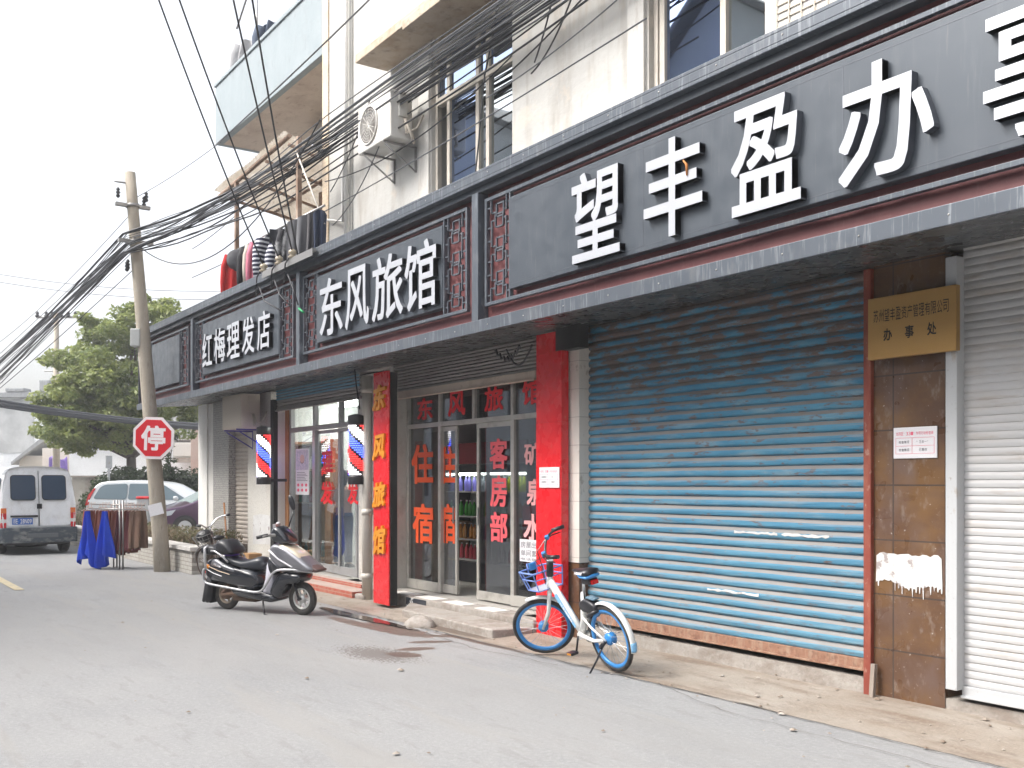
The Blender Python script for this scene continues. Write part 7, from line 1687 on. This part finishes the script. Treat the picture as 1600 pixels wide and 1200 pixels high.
OF = G(316, 917); MX = Matrix.Translation((OF.x+.86, OF.y+.10, .0)) @ Matrix.Rotation(R(171), 4, 'Z') @ Matrix.Rotation(R(-6), 4, 'X')
bicycle(MX, R(32), 'old rusty bicycle with a black bag in its basket behind the electric scooter', 'old')
m_ = MB(); a_ = Vector((X(357,6.4),6.4,.1)); m_.tube([a_, Vector((X(350,6.6),6.6,Z(350,786,6.6)))], .018, 8); solo('broom_stick', m_, M['wood'], 'brown wooden stick leaning against the mosaic pier', 'stick')
m_ = MB(); m_.box(X(378,6.3),X(378,6.3)+.35,6.3,6.55,.06,.42); solo('cardboard_box', m_, mat('cardboard', (.35,.20,.09), .8), 'small cardboard box at the foot of the beige shutter', 'box', bev=.01)
# ------------------------------------------------------------------ hairdresser and chair inside the barber shop
PP = Vector((-16.2, 7.6, FL)); PA = R(35)
PMX = Matrix.Translation(PP) @ Matrix.Rotation(PA, 4, 'Z')
per = thing('person', tuple(PP), 'person in pale pink top and blue jeans, back to the street, inside the barber shop', 'person', M=PMX)
def skin_fig(name, nodes, edges, mt, par, sub=2):
    me = bpy.data.meshes.new(name); me.from_pydata([n[0] for n in nodes], edges, []); me.materials.append(mt)
    o = link(bpy.data.objects.new(name, me)); o.parent = par; WL[o.name] = Vector((0,0,0))
    s = o.modifiers.new('skin', 'SKIN'); s.use_smooth_shade = True
    for i, n in enumerate(nodes): me.skin_vertices[0].data[i].radius = n[1] if isinstance(n[1], tuple) else (n[1], n[1])
    me.skin_vertices[0].data[0].use_root = True
    b = o.modifiers.new('sub', 'SUBSURF'); b.levels = sub; b.render_levels = sub; return o
skin_m = mat('skin', (.50,.30,.22), .55)
N_ = [((0,0,.92),(.13,.09)),((0,.0,1.06),(.115,.085)),((0,.02,1.24),(.135,.09)),((0,.03,1.38),(.10,.07)),((0,.04,1.46),.048),((0,.055,1.53),.06),((0,.07,1.61),(.075,.088)),((0,.07,1.68),(.06,.07)),
 ((.17,.03,1.36),.052),((.27,.10,1.13),.042),((.22,.33,1.16),.032),((.20,.40,1.18),.028),
 ((-.17,.03,1.36),.052),((-.25,.12,1.14),.042),((-.16,.34,1.20),.032),((-.14,.41,1.22),.028),
 ((.085,0,.86),.085),((.10,.01,.50),.058),((.105,-.01,.10),.040),((.11,.11,.035),.034),
 ((-.085,0,.86),.085),((-.10,.0,.50),.058),((-.11,-.02,.10),.040),((-.115,.10,.035),.034)]
E_ = [(0,1),(1,2),(2,3),(3,4),(4,5),(5,6),(6,7),(3,8),(8,9),(9,10),(10,11),(3,12),(12,13),(13,14),(14,15),(0,16),(16,17),(17,18),(18,19),(0,20),(20,21),(21,22),(22,23)]
for hand, sx_ in ((11,1),(15,-1)):
    c = Vector(N_[hand][0])
    for k, (dx_, ln) in enumerate(((-.022,.06),(-.008,.072),(.008,.068),(.021,.055))):
        a = len(N_); N_.append((tuple(c+Vector((dx_,.045,0))), .0105)); N_.append((tuple(c+Vector((dx_*1.2,.045+ln*.6,-.012))), .009)); N_.append((tuple(c+Vector((dx_*1.2,.045+ln,-.035))), .007)); E_ += [(hand,a),(a,a+1),(a+1,a+2)]
    a = len(N_); N_.append((tuple(c+Vector((-sx_*.035,.015,-.005))), .011)); N_.append((tuple(c+Vector((-sx_*.048,.05,-.015))), .008)); E_ += [(hand,a),(a,a+1)]
body_ = skin_fig('body', N_, E_, skin_m, per)
m_ = MB()
for s in (-1,1): m_.ball((s*.028,.150,1.625), .012,.008,.008)
build('eyes', m_, M['ink'], per, world=False)
m_ = MB(); m_.ball((0,.162,1.60), .012,.02,.022); 
for s in (-1,1): m_.ball((s*.078,.07,1.60), .01,.018,.028)
build('nose_and_ears', m_, skin_m, per, world=False)
m_ = MB(); m_.ball((0,.155,1.565), .022,.008,.006); build('mouth', m_, mat('lips', (.45,.12,.10), .5), per, world=False)
m_ = MB(); m_.ball((0,.045,1.655), .098,.105,.095, 20, 12); m_.ball((0,-.01,1.56), .095,.065,.13, 20, 12); build('hair', m_, mat('black_hair', (.015,.012,.012), .4), per, world=False)
pink = mat('pale_pink_top', (.58,.38,.32), .85)
m_ = MB(); rings = []
for z, rx, ry, cy in ((.93,.175,.125,0),(1.02,.160,.118,0),(1.15,.160,.115,.01),(1.28,.180,.115,.02),(1.36,.185,.098,.03),(1.41,.13,.08,.035),(1.44,.06,.06,.04)):
    rings.append([Vector((rx*cos(a)*(1+.02*sin(a*5+z*20)), cy+ry*sin(a), z)) for a in [2*pi*k/28 for k in range(28)]])
m_.loft(rings)
for s, e, f in ((1,(.27,.10,1.13),(.235,.25,1.15)),(-1,(-.25,.12,1.14),(-.19,.26,1.18))): m_.tube([(s*.13,.03,1.36),(s*.19,.04,1.33),e,f], [.07,.068,.057,.05], 14)
build('top', m_, pink, per, world=False)
m_ = MB(); jeans = mat('blue_jeans', (.05,.09,.19), .85)
for s in (-1,1):
    rings = []
    for z, r_, cx in ((.98,.10,.075),(.86,.108,.085),(.70,.092,.095),(.50,.078,.10),(.30,.072,.105),(.10,.07,.11)): rings.append([Vector((s*cx+r_*cos(a), r_*1.05*sin(a), z)) for a in [2*pi*k/20 for k in range(20)]])
    m_.loft(rings)
rings = [[Vector((rx*cos(a), ry*sin(a), z)) for a in [2*pi*k/24 for k in range(24)]] for z, rx, ry in ((.98,.16,.12),(.90,.175,.13),(.82,.17,.12))]; m_.loft(rings); build('jeans', m_, jeans, per, world=False)
m_ = MB()
for s in (-1,1): m_.pillow(smooth([(-.07,0.004),(-.08,.07),(.0,.09),(.12,.06),(.17,.02),(.16,0.004)],1), .045, y0=0, d=.02, M=Matrix.Translation((s*.11,0,0)) @ Matrix.Rotation(pi/2,4,'Z'))
build('shoes', m_, M['black_pl'], per, world=False)
# barber chair
cp_ = PP+Vector((.62,.55,0)); t = thing('barber_chair', tuple(cp_), 'black barber chair on a chrome base beside the hairdresser', 'chair')
m_ = MB(); m_.lathe([(.26,0),(.24,.03),(.05,.05),(.04,.40)], cp_, n=20); build('base', m_, M['chrome'], t)
m_ = MB(); m_.box(cp_.x-.25,cp_.x+.25,cp_.y-.25,cp_.y+.25,.60,.70); build('seat', m_, M['black_pl'], t, bev=.03)
m_ = MB(); m_.box(cp_.x-.24,cp_.x+.24,cp_.y-.30,cp_.y-.22,.70,1.22); build('backrest', m_, M['black_pl'], t, bev=.03)
for s in (-.29,.25): m_ = MB(); m_.box(cp_.x+s,cp_.x+s+.04,cp_.y-.2,cp_.y+.2,.86,.90); m_.box(cp_.x+s,cp_.x+s+.04,cp_.y-.02,cp_.y+.02,.65,.86); build('armrest', m_, M['black_pl'], t, bev=.01)
m_ = MB(); m_.ball(cp_+Vector((-.05,-.34,.92)), .18,.05,.28); solo('towel', m_, cloth((.03,.12,.50)), 'blue towel hanging over the back of the barber chair', 'towel')
# ------------------------------------------------------------------ hazy air
m_ = MB(); m_.box(-130, 30, -30, 75, -2.2, 19); hz = build('haze', m_, None, loc=(0,0,0)); hz['kind'] = 'stuff'
vm = bpy.data.materials.new('hazy_air'); vm.use_nodes = True; n = vm.node_tree; n.nodes.clear()
pv = n.nodes.new('ShaderNodeVolumePrincipled'); pv.inputs['Color'].default_value = (.96,.97,1,1); pv.inputs['Density'].default_value = .0018; pv.inputs['Anisotropy'].default_value = .2
ot = n.nodes.new('ShaderNodeOutputMaterial'); n.links.new(pv.outputs[0], ot.inputs['Volume']); hz.data.materials.clear(); hz.data.materials.append(vm)
